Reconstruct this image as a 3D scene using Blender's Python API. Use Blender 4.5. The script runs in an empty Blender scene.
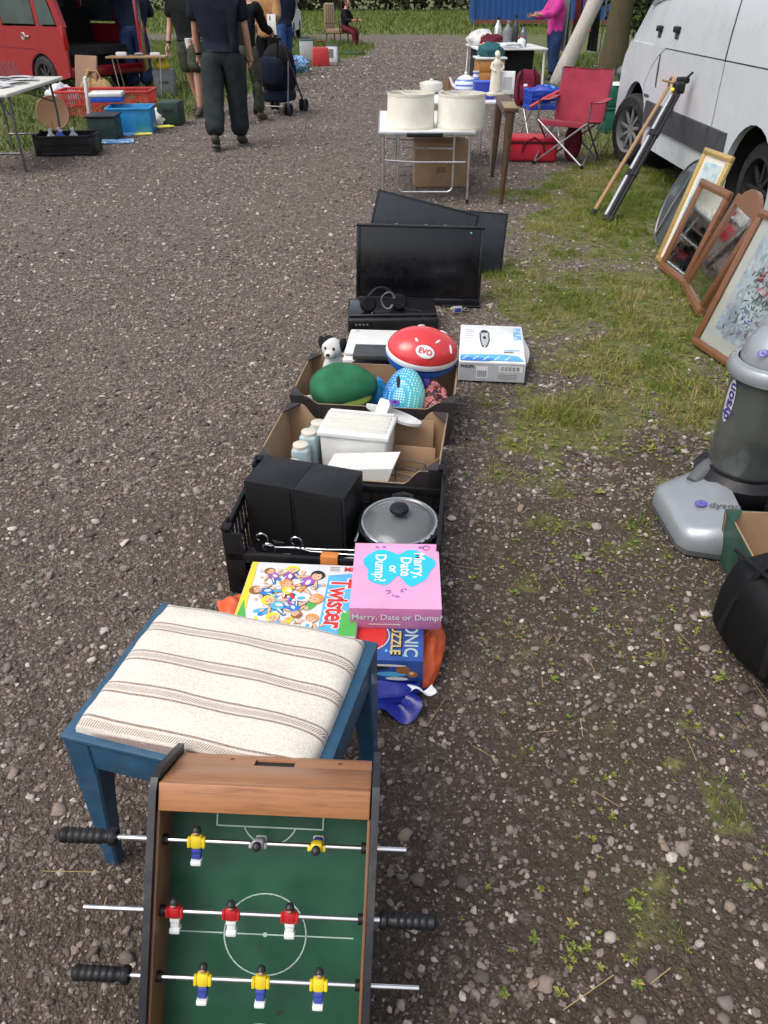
import bpy, bmesh, math, random
import numpy as np
from mathutils import Matrix, Vector

random.seed(7)
SC = bpy.context.scene
COL = SC.collection
R = math.radians

# ------------------------------------------------------------------ camera model (used to measure the place from the photo)
CAM_H, PITCH, FPX = 1.55, 34.0, 773.0
_c, _s = math.cos(R(PITCH)), math.sin(R(PITCH))


def at(u, v, z=0.0):
    """world x, y of the point at height z seen at photo pixel u, v"""
    dZ = -FPX * _s + (512 - v) * _c
    dY = FPX * _c + (512 - v) * _s
    k = (z - CAM_H) / dZ
    return (u - 384) * k, dY * k


def atp(u, v, y):
    """world x, z of the point on the vertical plane at distance y seen at photo pixel u, v"""
    dZ = -FPX * _s + (512 - v) * _c
    dY = FPX * _c + (512 - v) * _s
    k = y / dY
    return (u - 384) * k, CAM_H + dZ * k


# ------------------------------------------------------------------ matrices
def T(x, y=None, z=None):
    return Matrix.Translation((x, y, z) if y is not None else x)


def RX(a): return Matrix.Rotation(R(a), 4, 'X')
def RY(a): return Matrix.Rotation(R(a), 4, 'Y')
def RZ(a): return Matrix.Rotation(R(a), 4, 'Z')
def S(x, y, z): return Matrix.Diagonal((x, y, z, 1))


# ------------------------------------------------------------------ mesh builder
class MB:
    def __init__(s):
        s.v, s.f, s.fm, s.mats = [], [], [], []

    def mi(s, m):
        if m not in s.mats:
            s.mats.append(m)
        return s.mats.index(m)

    def add(s, vs, fs, mat, M=None):
        o = len(s.v)
        if M is not None:
            vs = [M @ Vector(p) for p in vs]
        s.v.extend([tuple(p) for p in vs])
        k = s.mi(mat)
        for f in fs:
            s.f.append([i + o for i in f])
            s.fm.append(k)
        return s

    def addbm(s, bm, mat, M=None):
        bm.verts.index_update()
        s.add([v.co.copy() for v in bm.verts], [[v.index for v in f.verts] for f in bm.faces], mat, M)
        bm.free()
        return s

    def box(s, c, size, mat, M=None, bevel=0.0, seg=2, taper=None):
        bm = bmesh.new()
        bmesh.ops.create_cube(bm, size=1.0)
        for v in bm.verts:
            v.co = Vector((v.co.x * size[0], v.co.y * size[1], v.co.z * size[2]))
            if taper and v.co.z > 0:
                v.co.x *= taper
                v.co.y *= taper
        if bevel > 0:
            bmesh.ops.bevel(bm, geom=bm.edges[:], offset=min(bevel, min(size) * .49), segments=seg, profile=.5, affect='EDGES')
        A = T(*c)
        if M is not None:
            A = M @ A
        return s.addbm(bm, mat, A)

    def cyl(s, p0, p1, r0, mat, r1=None, n=12, M=None, caps=True):
        p0, p1 = Vector(p0), Vector(p1)
        r1 = r0 if r1 is None else r1
        d = (p1 - p0)
        q = d.to_track_quat('Z', 'Y').to_matrix()
        vs, fs = [], []
        for p, r in ((p0, r0), (p1, r1)):
            for i in range(n):
                a = 2 * math.pi * i / n
                vs.append(p + q @ Vector((r * math.cos(a), r * math.sin(a), 0)))
        for i in range(n):
            j = (i + 1) % n
            fs.append([i, j, n + j, n + i])
        if caps:
            fs.append(list(range(n - 1, -1, -1)))
            fs.append(list(range(n, 2 * n)))
        return s.add(vs, fs, mat, M)

    def tube(s, pts, r, mat, n=8, M=None, closed=False):
        pts = [Vector(p) for p in pts]
        m = len(pts)
        rs = r if isinstance(r, (list, tuple)) else [r] * m
        vs, fs = [], []
        up = Vector((0.31, 0.17, 0.93))
        prev = None
        for i, p in enumerate(pts):
            if closed:
                d = pts[(i + 1) % m] - pts[i - 1]
            else:
                d = pts[min(i + 1, m - 1)] - pts[max(i - 1, 0)]
            d.normalize()
            a = prev if prev is not None else (up if abs(d.dot(up)) < .95 else Vector((1, 0, 0)))
            a = (a - d * a.dot(d))
            a.normalize()
            prev = a
            b = d.cross(a)
            for j in range(n):
                t = 2 * math.pi * j / n
                vs.append(p + (a * math.cos(t) + b * math.sin(t)) * rs[i])
        for i in range(m if closed else m - 1):
            i2 = (i + 1) % m
            for j in range(n):
                k = (j + 1) % n
                fs.append([i * n + j, i * n + k, i2 * n + k, i2 * n + j])
        if not closed:
            fs.append(list(range(n - 1, -1, -1)))
            fs.append([(m - 1) * n + j for j in range(n)])
        return s.add(vs, fs, mat, M)

    def lathe(s, prof, mat, n=24, M=None, a0=0, a1=360):
        full = abs(a1 - a0) >= 360
        cnt = n if full else n + 1
        vs, fs = [], []
        for i in range(cnt):
            a = R(a0 + (a1 - a0) * i / n)
            for r, z in prof:
                vs.append((max(r, 1e-5) * math.cos(a), max(r, 1e-5) * math.sin(a), z))
        m = len(prof)
        for i in range(n):
            j = (i + 1) % cnt
            for k in range(m - 1):
                fs.append([i * m + k, j * m + k, j * m + k + 1, i * m + k + 1])
        return s.add(vs, fs, mat, M)

    def ell(s, c, rad, mat, M=None, nu=20, nv=12, fn=None, v0=0.0, v1=1.0):
        vs, fs = [], []
        for j in range(nv + 1):
            t = math.pi * (v0 + (v1 - v0) * j / nv)
            for i in range(nu):
                a = 2 * math.pi * i / nu
                p = Vector((math.sin(t) * math.cos(a), math.sin(t) * math.sin(a), math.cos(t)))
                if fn:
                    p = fn(p)
                vs.append((c[0] + p[0] * rad[0], c[1] + p[1] * rad[1], c[2] + p[2] * rad[2]))
        for j in range(nv):
            for i in range(nu):
                k = (i + 1) % nu
                fs.append([j * nu + i, (j + 1) * nu + i, (j + 1) * nu + k, j * nu + k])
        return s.add(vs, fs, mat, M)

    def prism(s, pts, z0, z1, mat, M=None):
        """outline in local x, y, thickness z0..z1"""
        n = len(pts)
        vs = [(p[0], p[1], z0) for p in pts] + [(p[0], p[1], z1) for p in pts]
        area = sum(pts[i][0] * pts[(i + 1) % n][1] - pts[(i + 1) % n][0] * pts[i][1] for i in range(n))
        fs = [list(range(n - 1, -1, -1)), list(range(n, 2 * n))] + [[i, (i + 1) % n, n + (i + 1) % n, n + i] for i in range(n)]
        if area < 0:
            fs = [f[::-1] for f in fs]
        return s.add(vs, fs, mat, M)

    def poly(s, pts, mat, M=None):
        return s.add(pts, [list(range(len(pts)))], mat, M)

    def disc(s, c, rx, ry, mat, M=None, n=20, rot=0):
        ca, sa = math.cos(R(rot)), math.sin(R(rot))
        pts = []
        for i in range(n):
            a = 2 * math.pi * i / n
            x, y = rx * math.cos(a), ry * math.sin(a)
            pts.append((c[0] + x * ca - y * sa, c[1] + x * sa + y * ca, c[2]))
        return s.poly(pts, mat, M)

    def line(s, pts, w, mat, M=None, z=0.0, closed=False):
        """flat line of width w in local x, y"""
        n = len(pts)
        for i in range(n if closed else n - 1):
            a, b = Vector(pts[i]).to_2d(), Vector(pts[(i + 1) % n]).to_2d()
            d = (b - a)
            if d.length < 1e-6:
                continue
            d.normalize()
            q = Vector((-d.y, d.x)) * w / 2
            e = d * w * .3
            s.poly([(a.x - q.x - e.x, a.y - q.y - e.y, z), (b.x - q.x + e.x, b.y - q.y + e.y, z), (b.x + q.x + e.x, b.y + q.y + e.y, z), (a.x + q.x - e.x, a.y + q.y - e.y, z)], mat, M)
        return s

    def grid(s, fn, nu, nv, mat, M=None, closed_u=False):
        vs = [fn(i / nu, j / nv) for j in range(nv + 1) for i in range(nu + 1)]
        w = nu + 1
        fs = [[j * w + i, j * w + i + 1, (j + 1) * w + i + 1, (j + 1) * w + i] for j in range(nv) for i in range(nu)]
        return s.add(vs, fs, mat, M)

    def text(s, body, size, mat, M, align='CENTER', shear=0, bold=0.0):
        cu = bpy.data.curves.new('t', 'FONT')
        cu.body, cu.size, cu.align_x, cu.align_y, cu.shear, cu.offset = body, size, align, 'CENTER', shear, bold
        cu.resolution_u = 3
        ob = bpy.data.objects.new('t', cu)
        COL.objects.link(ob)
        dg = bpy.context.evaluated_depsgraph_get()
        me = bpy.data.meshes.new_from_object(ob.evaluated_get(dg))
        s.add([v.co.copy() for v in me.vertices], [list(p.vertices) for p in me.polygons], mat, M)
        bpy.data.objects.remove(ob)
        bpy.data.curves.remove(cu)
        bpy.data.meshes.remove(me)
        return s

    def skin(s, joints, edges, mat, root=0, sub=1, M=None):
        """joints: list of (x, y, z, r) or (x, y, z, rx, ry); one smooth surface grown along edges"""
        me = bpy.data.meshes.new('sk')
        me.from_pydata([j[:3] for j in joints], edges, [])
        ob = bpy.data.objects.new('sk', me)
        COL.objects.link(ob)
        md = ob.modifiers.new('s', 'SKIN')
        md.use_smooth_shade = True
        sv = me.skin_vertices[0].data
        for i, j in enumerate(joints):
            sv[i].radius = (j[3], j[4] if len(j) > 4 else j[3])
            sv[i].use_root = (i == root)
        if sub:
            m2 = ob.modifiers.new('ss', 'SUBSURF')
            m2.levels = m2.render_levels = sub
        dg = bpy.context.evaluated_depsgraph_get()
        m3 = bpy.data.meshes.new_from_object(ob.evaluated_get(dg))
        s.add([v.co.copy() for v in m3.vertices], [list(p.vertices) for p in m3.polygons], mat, M)
        bpy.data.objects.remove(ob)
        bpy.data.meshes.remove(me)
        bpy.data.meshes.remove(m3)
        return s

    def build(s, name, parent=None, loc=(0, 0, 0), rot=(0, 0, 0), sharp=38):
        me = bpy.data.meshes.new(name)
        me.from_pydata(s.v, [], s.f)
        for m in s.mats:
            me.materials.append(m)
        me.polygons.foreach_set('material_index', s.fm)
        me.polygons.foreach_set('use_smooth', [True] * len(s.f))
        me.update()
        me.set_sharp_from_angle(angle=R(sharp))
        ob = bpy.data.objects.new(name, me)
        COL.objects.link(ob)
        ob.location = loc
        ob.rotation_euler = [R(a) for a in rot]
        if parent is not None:
            ob.parent = parent
        return ob


def tag(o, label, cat, group=None, kind=None):
    o['label'] = label
    o['category'] = cat
    if group:
        o['group'] = group
    if kind:
        o['kind'] = kind
    return o


def thing(name, label, cat, loc=(0, 0, 0), rot=0, group=None):
    o = bpy.data.objects.new(name, None)
    o.empty_display_size = .05
    COL.objects.link(o)
    o.location = loc if len(loc) == 3 else (loc[0], loc[1], 0)
    o.rotation_euler = [R(a) for a in rot] if isinstance(rot, (tuple, list)) else (0, 0, R(rot))
    return tag(o, label, cat, group)


def one(mb, name, label, cat, loc=(0, 0, 0), rot=0, group=None, sharp=38):
    o = mb.build(name, None, loc if len(loc) == 3 else (loc[0], loc[1], 0), rot if isinstance(rot, (tuple, list)) else (0, 0, rot), sharp)
    return tag(o, label, cat, group)


def dup(o, loc=None, rotz=None, label=None, parent=None):
    c = o.copy()
    COL.objects.link(c)
    if parent is not None:
        c.parent = parent
    if loc is not None:
        c.location = loc
    if rotz is not None:
        c.rotation_euler = (c.rotation_euler[0], c.rotation_euler[1], R(rotz))
    if label:
        c['label'] = label
    for ch in [x for x in bpy.data.objects if x.parent == o]:
        dup(ch, parent=c)
    return c


def np_mesh(name, V, F, mat, attrs=None, parent=None, smooth=False):
    V = np.ascontiguousarray(V, np.float32)
    F = np.ascontiguousarray(F, np.int32)
    me = bpy.data.meshes.new(name)
    n, k = F.shape
    me.vertices.add(len(V))
    me.vertices.foreach_set('co', V.ravel())
    me.loops.add(n * k)
    me.loops.foreach_set('vertex_index', F.ravel())
    me.polygons.add(n)
    me.polygons.foreach_set('loop_start', np.arange(0, n * k, k, dtype=np.int32))
    me.polygons.foreach_set('use_smooth', np.full(n, smooth, bool))
    for an, av in (attrs or {}).items():
        a = me.attributes.new(an, 'FLOAT', 'POINT')
        a.data.foreach_set('value', np.ascontiguousarray(av, np.float32))
    me.update(calc_edges=True)
    me.materials.append(mat)
    ob = bpy.data.objects.new(name, me)
    COL.objects.link(ob)
    if parent:
        ob.parent = parent
    return ob


# ------------------------------------------------------------------ numpy value noise
def _h(ix, iy, seed):
    h = (ix.astype(np.int64) * 374761393 + iy.astype(np.int64) * 668265263 + seed * 974711) & 0xffffffff
    h = ((h ^ (h >> 13)) * 1274126177) & 0xffffffff
    h = h ^ (h >> 16)
    return (h & 0xffff) / 65535.0


def vnoise(x, y, seed=0):
    ix, iy = np.floor(x), np.floor(y)
    fx, fy = x - ix, y - iy
    fx, fy = fx * fx * (3 - 2 * fx), fy * fy * (3 - 2 * fy)
    a, b, c, d = _h(ix, iy, seed), _h(ix + 1, iy, seed), _h(ix, iy + 1, seed), _h(ix + 1, iy + 1, seed)
    return (a * (1 - fx) + b * fx) * (1 - fy) + (c * (1 - fx) + d * fx) * fy


def fbm(x, y, sc, seed=0, octs=3):
    t, amp, tot = 0, 1, 0
    for o in range(octs):
        t = t + amp * vnoise(x * sc, y * sc, seed + o * 17)
        tot += amp
        amp *= .55
        sc *= 2.1
    return t / tot


def sstep(a, b, x):
    t = np.clip((x - a) / (b - a), 0, 1)
    return t * t * (3 - 2 * t)
# ------------------------------------------------------------------ materials
class NT:
    def __init__(s, name):
        s.m = bpy.data.materials.new(name)
        s.m.use_nodes = True
        s.t = s.m.node_tree
        s.b = s.t.nodes['Principled BSDF']
        s.out = s.t.nodes['Material Output']

    def n(s, ty, props=None, **ins):
        nd = s.t.nodes.new(ty)
        for k, v in (props or {}).items():
            setattr(nd, k, v)
        for k, v in ins.items():
            key = int(k[1:]) if k[0] == '_' and k[1:].isdigit() else k.replace('_', ' ')
            s.put(nd.inputs[key], v)
        return nd

    def put(s, sock, v):
        if isinstance(v, bpy.types.NodeSocket):
            s.t.links.new(v, sock)
        elif isinstance(v, bpy.types.Node):
            s.t.links.new(v.outputs[0], sock)
        else:
            if hasattr(sock.default_value, '__len__') and not hasattr(v, '__len__'):
                v = [v] * len(sock.default_value)
            if hasattr(sock.default_value, '__len__') and len(sock.default_value) == 4 and len(v) == 3:
                v = (*v, 1)
            sock.default_value = v

    def obj(s): return s.n('ShaderNodeTexCoord').outputs['Object']
    def pos(s): return s.n('ShaderNodeNewGeometry').outputs['Position']
    def attr(s, a): return s.n('ShaderNodeAttribute', {'attribute_name': a}).outputs['Fac']

    def noise(s, vec, scale, detail=3, rough=.55, dist=0, out='Fac'):
        return s.n('ShaderNodeTexNoise', None, Vector=vec, Scale=scale, Detail=detail, Roughness=rough, Distortion=dist).outputs[out]

    def ramp(s, fac, stops, interp='LINEAR'):
        nd = s.n('ShaderNodeValToRGB', None, Fac=fac)
        cr = nd.color_ramp
        cr.interpolation = interp
        while len(cr.elements) < len(stops):
            cr.elements.new(.5)
        for e, (p, c) in zip(cr.elements, stops):
            e.position = p
            e.color = (*c, 1) if hasattr(c, '__len__') else (c, c, c, 1)
        return nd.outputs[0]

    def mix(s, f, a, b, mode='MIX'):
        nd = s.n('ShaderNodeMix', {'data_type': 'RGBA', 'blend_type': mode})
        s.put(nd.inputs[0], f)
        s.put(nd.inputs[6], a)
        s.put(nd.inputs[7], b)
        return nd.outputs[2]

    def math(s, op, a, b=0.0, clamp=False):
        nd = s.n('ShaderNodeMath', {'operation': op, 'use_clamp': clamp})
        s.put(nd.inputs[0], a)
        s.put(nd.inputs[1], b)
        return nd.outputs[0]

    def maprange(s, x, a, b, c=0.0, d=1.0):
        return s.n('ShaderNodeMapRange', None, Value=x, From_Min=a, From_Max=b, To_Min=c, To_Max=d).outputs[0]

    def mapping(s, vec, scale=(1, 1, 1), rot=(0, 0, 0)):
        return s.n('ShaderNodeMapping', None, Vector=vec, Scale=scale, Rotation=[R(a) for a in rot]).outputs[0]

    def bump(s, h, strength=.3, dist=.01):
        return s.n('ShaderNodeBump', None, Height=h, Strength=strength, Distance=dist).outputs[0]

    def done(s, col, rough=.6, metal=0.0, normal=None, **kw):
        s.put(s.b.inputs['Base Color'], col)
        s.put(s.b.inputs['Roughness'], rough)
        s.put(s.b.inputs['Metallic'], metal)
        if normal is not None:
            s.put(s.b.inputs['Normal'], normal)
        for k, v in kw.items():
            s.put(s.b.inputs[k.replace('_', ' ')], v)
        return s.m


def sc(c, k): return tuple(min(1, max(0, x * k)) for x in c)


def pm(name, col, rough=.55, metal=0.0, var=.14, scale=14, bump=.08, bscale=220, dirt=0.0, **kw):
    """plain surface with slight mottling, uneven gloss, fine bump and optional dusty wear"""
    t = NT(name)
    o = t.obj()
    n1 = t.noise(o, scale, 4)
    c = t.mix(t.maprange(n1, .3, .7), sc(col, 1 - var), sc(col, 1 + var))
    if dirt > 0:
        n2 = t.noise(o, scale * .6, 6, .7)
        c = t.mix(t.math('MULTIPLY', t.maprange(n2, .52, .72), dirt), c, (.20, .17, .14))
    n3 = t.noise(o, bscale, 2)
    r = t.maprange(t.noise(o, scale * 2.3, 3), .3, .7, max(.03, rough - .08), min(1, rough + .08))
    return t.done(c, r, metal, t.bump(n3, bump, .002) if bump else None, **kw)


def fabric(name, col, var=.2, weave=900, rough=.9, bump=.25, fold=6, foldb=.0):
    t = NT(name)
    o = t.obj()
    n1 = t.noise(o, fold, 4)
    n2 = t.noise(o, weave, 1)
    c = t.mix(t.maprange(n1, .3, .7), sc(col, 1 - var), sc(col, 1 + var))
    c = t.mix(t.math('MULTIPLY', n2, .35), c, sc(col, .45))
    h = t.math('ADD', t.math('MULTIPLY', n2, .15), t.math('MULTIPLY', n1, foldb))
    return t.done(c, rough, 0, t.bump(h, bump, .02), Sheen_Weight=.15 if max(col) > .2 else 0.0, Specular_IOR_Level=.25)


def wood(name, a, b, axis='X', scale=6, rough=.45, coat=.2, stretch=14):
    t = NT(name)
    o = t.obj()
    sx = {'X': (1, stretch, stretch), 'Y': (stretch, 1, stretch), 'Z': (stretch, stretch, 1)}[axis]
    v = t.mapping(o, sx)
    n = t.noise(v, scale, 5, .6, .6)
    n2 = t.noise(v, scale * 5, 2)
    f = t.math('ADD', t.math('MULTIPLY', n, .75), t.math('MULTIPLY', n2, .25))
    c = t.ramp(f, [(.3, a), (.5, sc(b, .9)), (.72, b)])
    return t.done(c, t.maprange(n, .3, .7, rough - .08, rough + .1), 0, t.bump(f, .08, .003), Coat_Weight=coat, Coat_Roughness=.25)


M = {}
M['black_plastic'] = pm('black_plastic', (.0085, .0085, .010), .42, var=.3, dirt=.04, bump=.10, Specular_IOR_Level=.35)
M['crate_black'] = pm('crate_black', (.008, .008, .009), .5, var=.3, dirt=.06, bump=.15, Specular_IOR_Level=.3)
M['gloss_black'] = pm('gloss_black', (.008, .008, .010), .16, var=.2, bump=.0, dirt=.05)
M['screen'] = pm('screen', (.004, .004, .006), .22, var=.2, bump=.0, dirt=.03)
M['screen_grey'] = pm('screen_grey', (.020, .023, .030), .3, var=.2, bump=.0, dirt=.1)
M['dark_grey'] = pm('dark_grey', (.045, .047, .052), .5, dirt=.15)
M['mid_grey'] = pm('mid_grey', (.17, .17, .18), .5, dirt=.15)
M['grey_plastic'] = pm('grey_plastic', (.32, .33, .34), .45, dirt=.15)
M['white_plastic'] = pm('white_plastic', (.66, .66, .64), .4, var=.05, dirt=.12)
M['cream_plastic'] = pm('cream_plastic', (.62, .60, .53), .4, var=.06, dirt=.12)
M['white_paint'] = pm('white_paint', (.70, .70, .70), .5, var=.05)
M['white_card'] = pm('white_card', (.70, .71, .72), .6, var=.05, dirt=.15)
M['card_grey'] = pm('card_grey', (.42, .43, .45), .65, var=.1, dirt=.15)
M['paper'] = pm('paper', (.62, .61, .58), .8, var=.08)
M['chrome'] = pm('chrome', (.72, .72, .73), .18, 1.0, var=.05, bump=.0)
M['alu'] = pm('alu', (.62, .63, .65), .34, 1.0, var=.08, bump=.05)
M['steel_dark'] = pm('steel_dark', (.16, .16, .17), .4, .8)
M['rubber'] = pm('rubber', (.012, .012, .013), .75, var=.3, bump=.3, dirt=.15)
M['kraft'] = pm('kraft', (.33, .215, .125), .82, var=.14, scale=9, dirt=.05, bump=.12)
M['kraft_dark'] = pm('kraft_dark', (.20, .13, .08), .85, var=.16, scale=9, bump=.12)
M['box_dark'] = pm('box_dark', (.032, .026, .024), .6, var=.3, dirt=.14)
M['box_green'] = pm('box_green', (.018, .060, .040), .55, var=.25, dirt=.14)
M['blue_wood'] = pm('blue_wood', (.016, .072, .135), .42, var=.22, scale=20, bump=.2, bscale=60, dirt=.10, Coat_Weight=.15)
M['foos_black'] = pm('foos_black', (.020, .020, .024), .45, var=.3, dirt=.25)
M['foos_green'] = pm('foos_green', (.010, .072, .036), .45, var=.22, scale=10, bump=.05, dirt=.06)
M['foos_line'] = pm('foos_line', (.38, .50, .44), .5, var=.12)
M['foos_wood'] = wood('foos_wood', (.22, .086, .032), (.40, .172, .068), 'X', 9, .42, .2)
M['foos_wood_side'] = wood('foos_wood_side', (.11, .045, .020), (.21, .092, .042), 'Y', 9, .45, .2)
M['yellow'] = pm('yellow', (.72, .54, .02), .4)
M['yellow_paper'] = pm('yellow_paper', (.74, .66, .10), .7)
M['red_player'] = pm('red_player', (.52, .02, .025), .4)
M['blue_player'] = pm('blue_player', (.03, .05, .28), .4)
M['skin'] = pm('skin', (.46, .25, .17), .55, var=.12, scale=30)
M['skin_red'] = pm('skin_red', (.50, .24, .17), .55, var=.15, scale=20)
M['hair_dark'] = fabric('hair_dark', (.030, .022, .016), .4, 300)
M['hair_grey'] = fabric('hair_grey', (.20, .18, .16), .4, 300)
M['hair_brown'] = fabric('hair_brown', (.09, .05, .028), .4, 300)
M['navy'] = fabric('navy', (.006, .009, .020), .35, foldb=1, fold=9)
M['navy_jacket'] = fabric('navy_jacket', (.011, .018, .040), .35, foldb=1, fold=7)
M['black_cloth'] = fabric('black_cloth', (.0065, .0065, .008), .4, foldb=1, fold=8)
M['trouser_grey'] = fabric('trouser_grey', (.022, .029, .032), .35, foldb=1.3, fold=10)
M['khaki'] = fabric('khaki', (.062, .066, .045), .55, foldb=1, fold=12)
M['jeans'] = fabric('jeans', (.030, .072, .19), .4, foldb=1, fold=9)
M['jeans_dark'] = fabric('jeans_dark', (.022, .046, .125), .4, foldb=1, fold=9)
M['tan_cloth'] = fabric('tan_cloth', (.36, .19, .075), .25, foldb=1, fold=8)
M['pink_cloth'] = fabric('pink_cloth', (.55, .035, .27), .2, foldb=1, fold=8)
M['maroon_cloth'] = fabric('maroon_cloth', (.11, .014, .024), .3, foldb=1, fold=9)
M['maroon_bag'] = fabric('maroon_bag', (.16, .012, .035), .3, foldb=.8, fold=12)
M['camp_red'] = fabric('camp_red', (.31, .034, .060), .22, foldb=.7, fold=6)
M['cooler_red'] = fabric('cooler_red', (.50, .020, .045), .18, foldb=.5, fold=9)
M['teal_cloth'] = fabric('teal_cloth', (.03, .12, .14), .3, foldb=1)
M['boot'] = pm('boot', (.045, .032, .022), .7, var=.3, dirt=.3)
M['boot_brown'] = pm('boot_brown', (.085, .055, .03), .75, var=.3, dirt=.3)
M['sole'] = pm('sole', (.10, .09, .08), .8, var=.2)
M['car_red'] = pm('car_red', (.30, .011, .022), .22, var=.06, bump=.0, dirt=.06, Coat_Weight=.6, Coat_Roughness=.05)
M['van_white'] = pm('van_white', (.60, .635, .665), .3, var=.05, scale=2.2, bump=.0, dirt=.12, Coat_Weight=.3, Coat_Roughness=.15)
M['van_strip'] = pm('van_strip', (.052, .056, .064), .55, var=.15, dirt=.25)
M['van_dark'] = pm('van_dark', (.008, .008, .009), .8, var=.3)
M['seam'] = pm('seam', (.03, .032, .036), .7)
M['rust'] = pm('rust', (.16, .06, .035), .85, var=.4, scale=25)
M['car_interior'] = pm('car_interior', (.012, .012, .014), .8, var=.4, scale=6)
M['green_plastic'] = pm('green_plastic', (.012, .11, .07), .45, dirt=.1)
M['dark_green'] = pm('dark_green', (.012, .035, .026), .5, dirt=.1)
M['blue_plastic'] = pm('blue_plastic', (.018, .085, .50), .4, dirt=.08)
M['sky_plastic'] = pm('sky_plastic', (.025, .26, .55), .4, dirt=.08)
M['royal'] = pm('royal', (.02, .04, .34), .45, dirt=.08)
M['red_plastic'] = pm('red_plastic', (.50, .032, .035), .42, dirt=.1)
M['container_blue'] = pm('container_blue', (.006, .060, .23), .5, var=.1, scale=1, dirt=.1)
M['straw'] = pm('straw', (.36, .235, .10), .85, var=.3, scale=30, bump=.6, bscale=90)
M['brown_wood'] = wood('brown_wood', (.11, .05, .022), (.24, .12, .055), 'Z', 7)
M['dark_wood'] = wood('dark_wood', (.035, .018, .010), (.085, .043, .022), 'Z', 7)
M['amber_wood'] = wood('amber_wood', (.26, .10, .02), (.48, .22, .05), 'Z', 7)
M['frame_brown'] = wood('frame_brown', (.105, .042, .018), (.22, .092, .040), 'Y', 10, .35, .35)
M['frame_brown_up'] = wood('frame_brown_up', (.105, .042, .018), (.22, .092, .040), 'Z', 10, .35, .35)
M['frame_dark'] = wood('frame_dark', (.085, .034, .016), (.17, .068, .030), 'Z', 10, .35, .35)
M['stick_wood'] = wood('stick_wood', (.20, .11, .05), (.38, .23, .11), 'Z', 7)
M['gold'] = pm('gold', (.60, .42, .16), .38, .55, var=.15, scale=40, bump=.2)
M['brass'] = pm('brass', (.50, .36, .16), .35, .7, var=.2)
M['mount'] = pm('mount', (.68, .63, .55), .8, var=.04)
M['shade_cream'] = fabric('shade_cream', (.72, .68, .55), .06, 500, .85, .15, 20)
M['shade_band'] = fabric('shade_band', (.70, .66, .55), .1, 500)
M['porcelain'] = pm('porcelain', (.70, .70, .68), .2, var=.04, bump=.0)
M['porcelain_blue'] = pm('porcelain_blue', (.05, .11, .42), .2, var=.1, bump=.0)
M['figurine'] = pm('figurine', (.64, .60, .50), .5, var=.12, scale=30)
M['bag_white'] = pm('bag_white', (.55, .58, .62), .4, var=.12, bump=.5, bscale=40)
M['bag_black'] = fabric('bag_black', (.0055, .0055, .0065), .3, 700, .6, .3, 7, .6)
M['vac_silver'] = pm('vac_silver', (.32, .345, .37), .34, .35, var=.06, dirt=.10, bump=.0)
M['vac_grey'] = pm('vac_grey', (.085, .09, .095), .5, dirt=.12)
M['vac_bin'] = pm('vac_bin', (.066, .072, .066), .18, var=.25, scale=5, bump=.0, dirt=.35, Coat_Weight=.6)
M['purple'] = pm('purple', (.10, .065, .38), .45)
M['purple_cloth'] = fabric('purple_cloth', (.085, .04, .28), .3, foldb=1)
M['helmet_red'] = pm('helmet_red', (.66, .040, .045), .25, var=.06, bump=.0, Coat_Weight=.4)
M['helmet_blue'] = pm('helmet_blue', (.02, .12, .46), .35, var=.08)
M['eva_black'] = pm('eva_black', (.007, .007, .008), .8, Specular_IOR_Level=.2)
M['plush_green'] = fabric('plush_green', (.028, .155, .072), .25, 260, .95, .6, 12)
M['plush_white'] = fabric('plush_white', (.62, .62, .60), .15, 260, .95, .6, 20)
M['plush_black'] = fabric('plush_black', (.016, .016, .018), .25, 260, .95, .6, 20)
M['tin_blue'] = pm('tin_blue', (.34, .44, .47), .5, var=.12, dirt=.15)
M['tin_lid'] = pm('tin_lid', (.58, .54, .45), .5, var=.12)
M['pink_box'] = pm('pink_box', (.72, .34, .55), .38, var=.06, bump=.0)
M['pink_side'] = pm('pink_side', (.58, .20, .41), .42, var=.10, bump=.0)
M['cyan_ink'] = pm('cyan_ink', (.025, .50, .66), .38, var=.06, bump=.0)
M['white_ink'] = pm('white_ink', (.74, .74, .74), .45, var=.04, bump=.0)
M['black_ink'] = pm('black_ink', (.02, .02, .025), .45, var=.2, bump=.0)
M['red_ink'] = pm('red_ink', (.62, .035, .03), .4, var=.08, bump=.0)
M['yellow_ink'] = pm('yellow_ink', (.78, .62, .04), .4, var=.06, bump=.0)
M['green_ink'] = pm('green_ink', (.08, .42, .08), .4, var=.08, bump=.0)
M['blue_ink'] = pm('blue_ink', (.03, .20, .58), .4, var=.10, bump=.0)
M['lblue_ink'] = pm('lblue_ink', (.10, .42, .70), .4, var=.10, bump=.0)
M['skin_ink'] = pm('skin_ink', (.74, .44, .28), .4, var=.06, bump=.0)
M['brown_ink'] = pm('brown_ink', (.30, .12, .04), .4, var=.1, bump=.0)
M['orange_ink'] = pm('orange_ink', (.76, .30, .07), .4, var=.1, bump=.0)
M['purple_ink'] = pm('purple_ink', (.32, .10, .40), .4, var=.1, bump=.0)
M['puzzle_blue'] = pm('puzzle_blue', (.025, .075, .29), .35, var=.25, scale=18, bump=.0)
M['bag_blue'] = pm('bag_blue', (.010, .020, .24), .32, var=.2, bump=.4, bscale=50)
M['bag_orange'] = pm('bag_orange', (.66, .105, .030), .5, var=.15, bump=.5, bscale=60)
M['orange_tape'] = pm('orange_tape', (.60, .21, .05), .6, var=.15)
M['brass_ink'] = pm('brass_ink', (.52, .42, .16), .5, bump=.0)
M['pink_wash'] = pm('pink_wash', (.58, .46, .48), .6, bump=.0)
M['purple_wash'] = pm('purple_wash', (.30, .27, .40), .6, bump=.0)
M['rose_wash'] = pm('rose_wash', (.58, .20, .22), .6, bump=.0)
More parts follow.
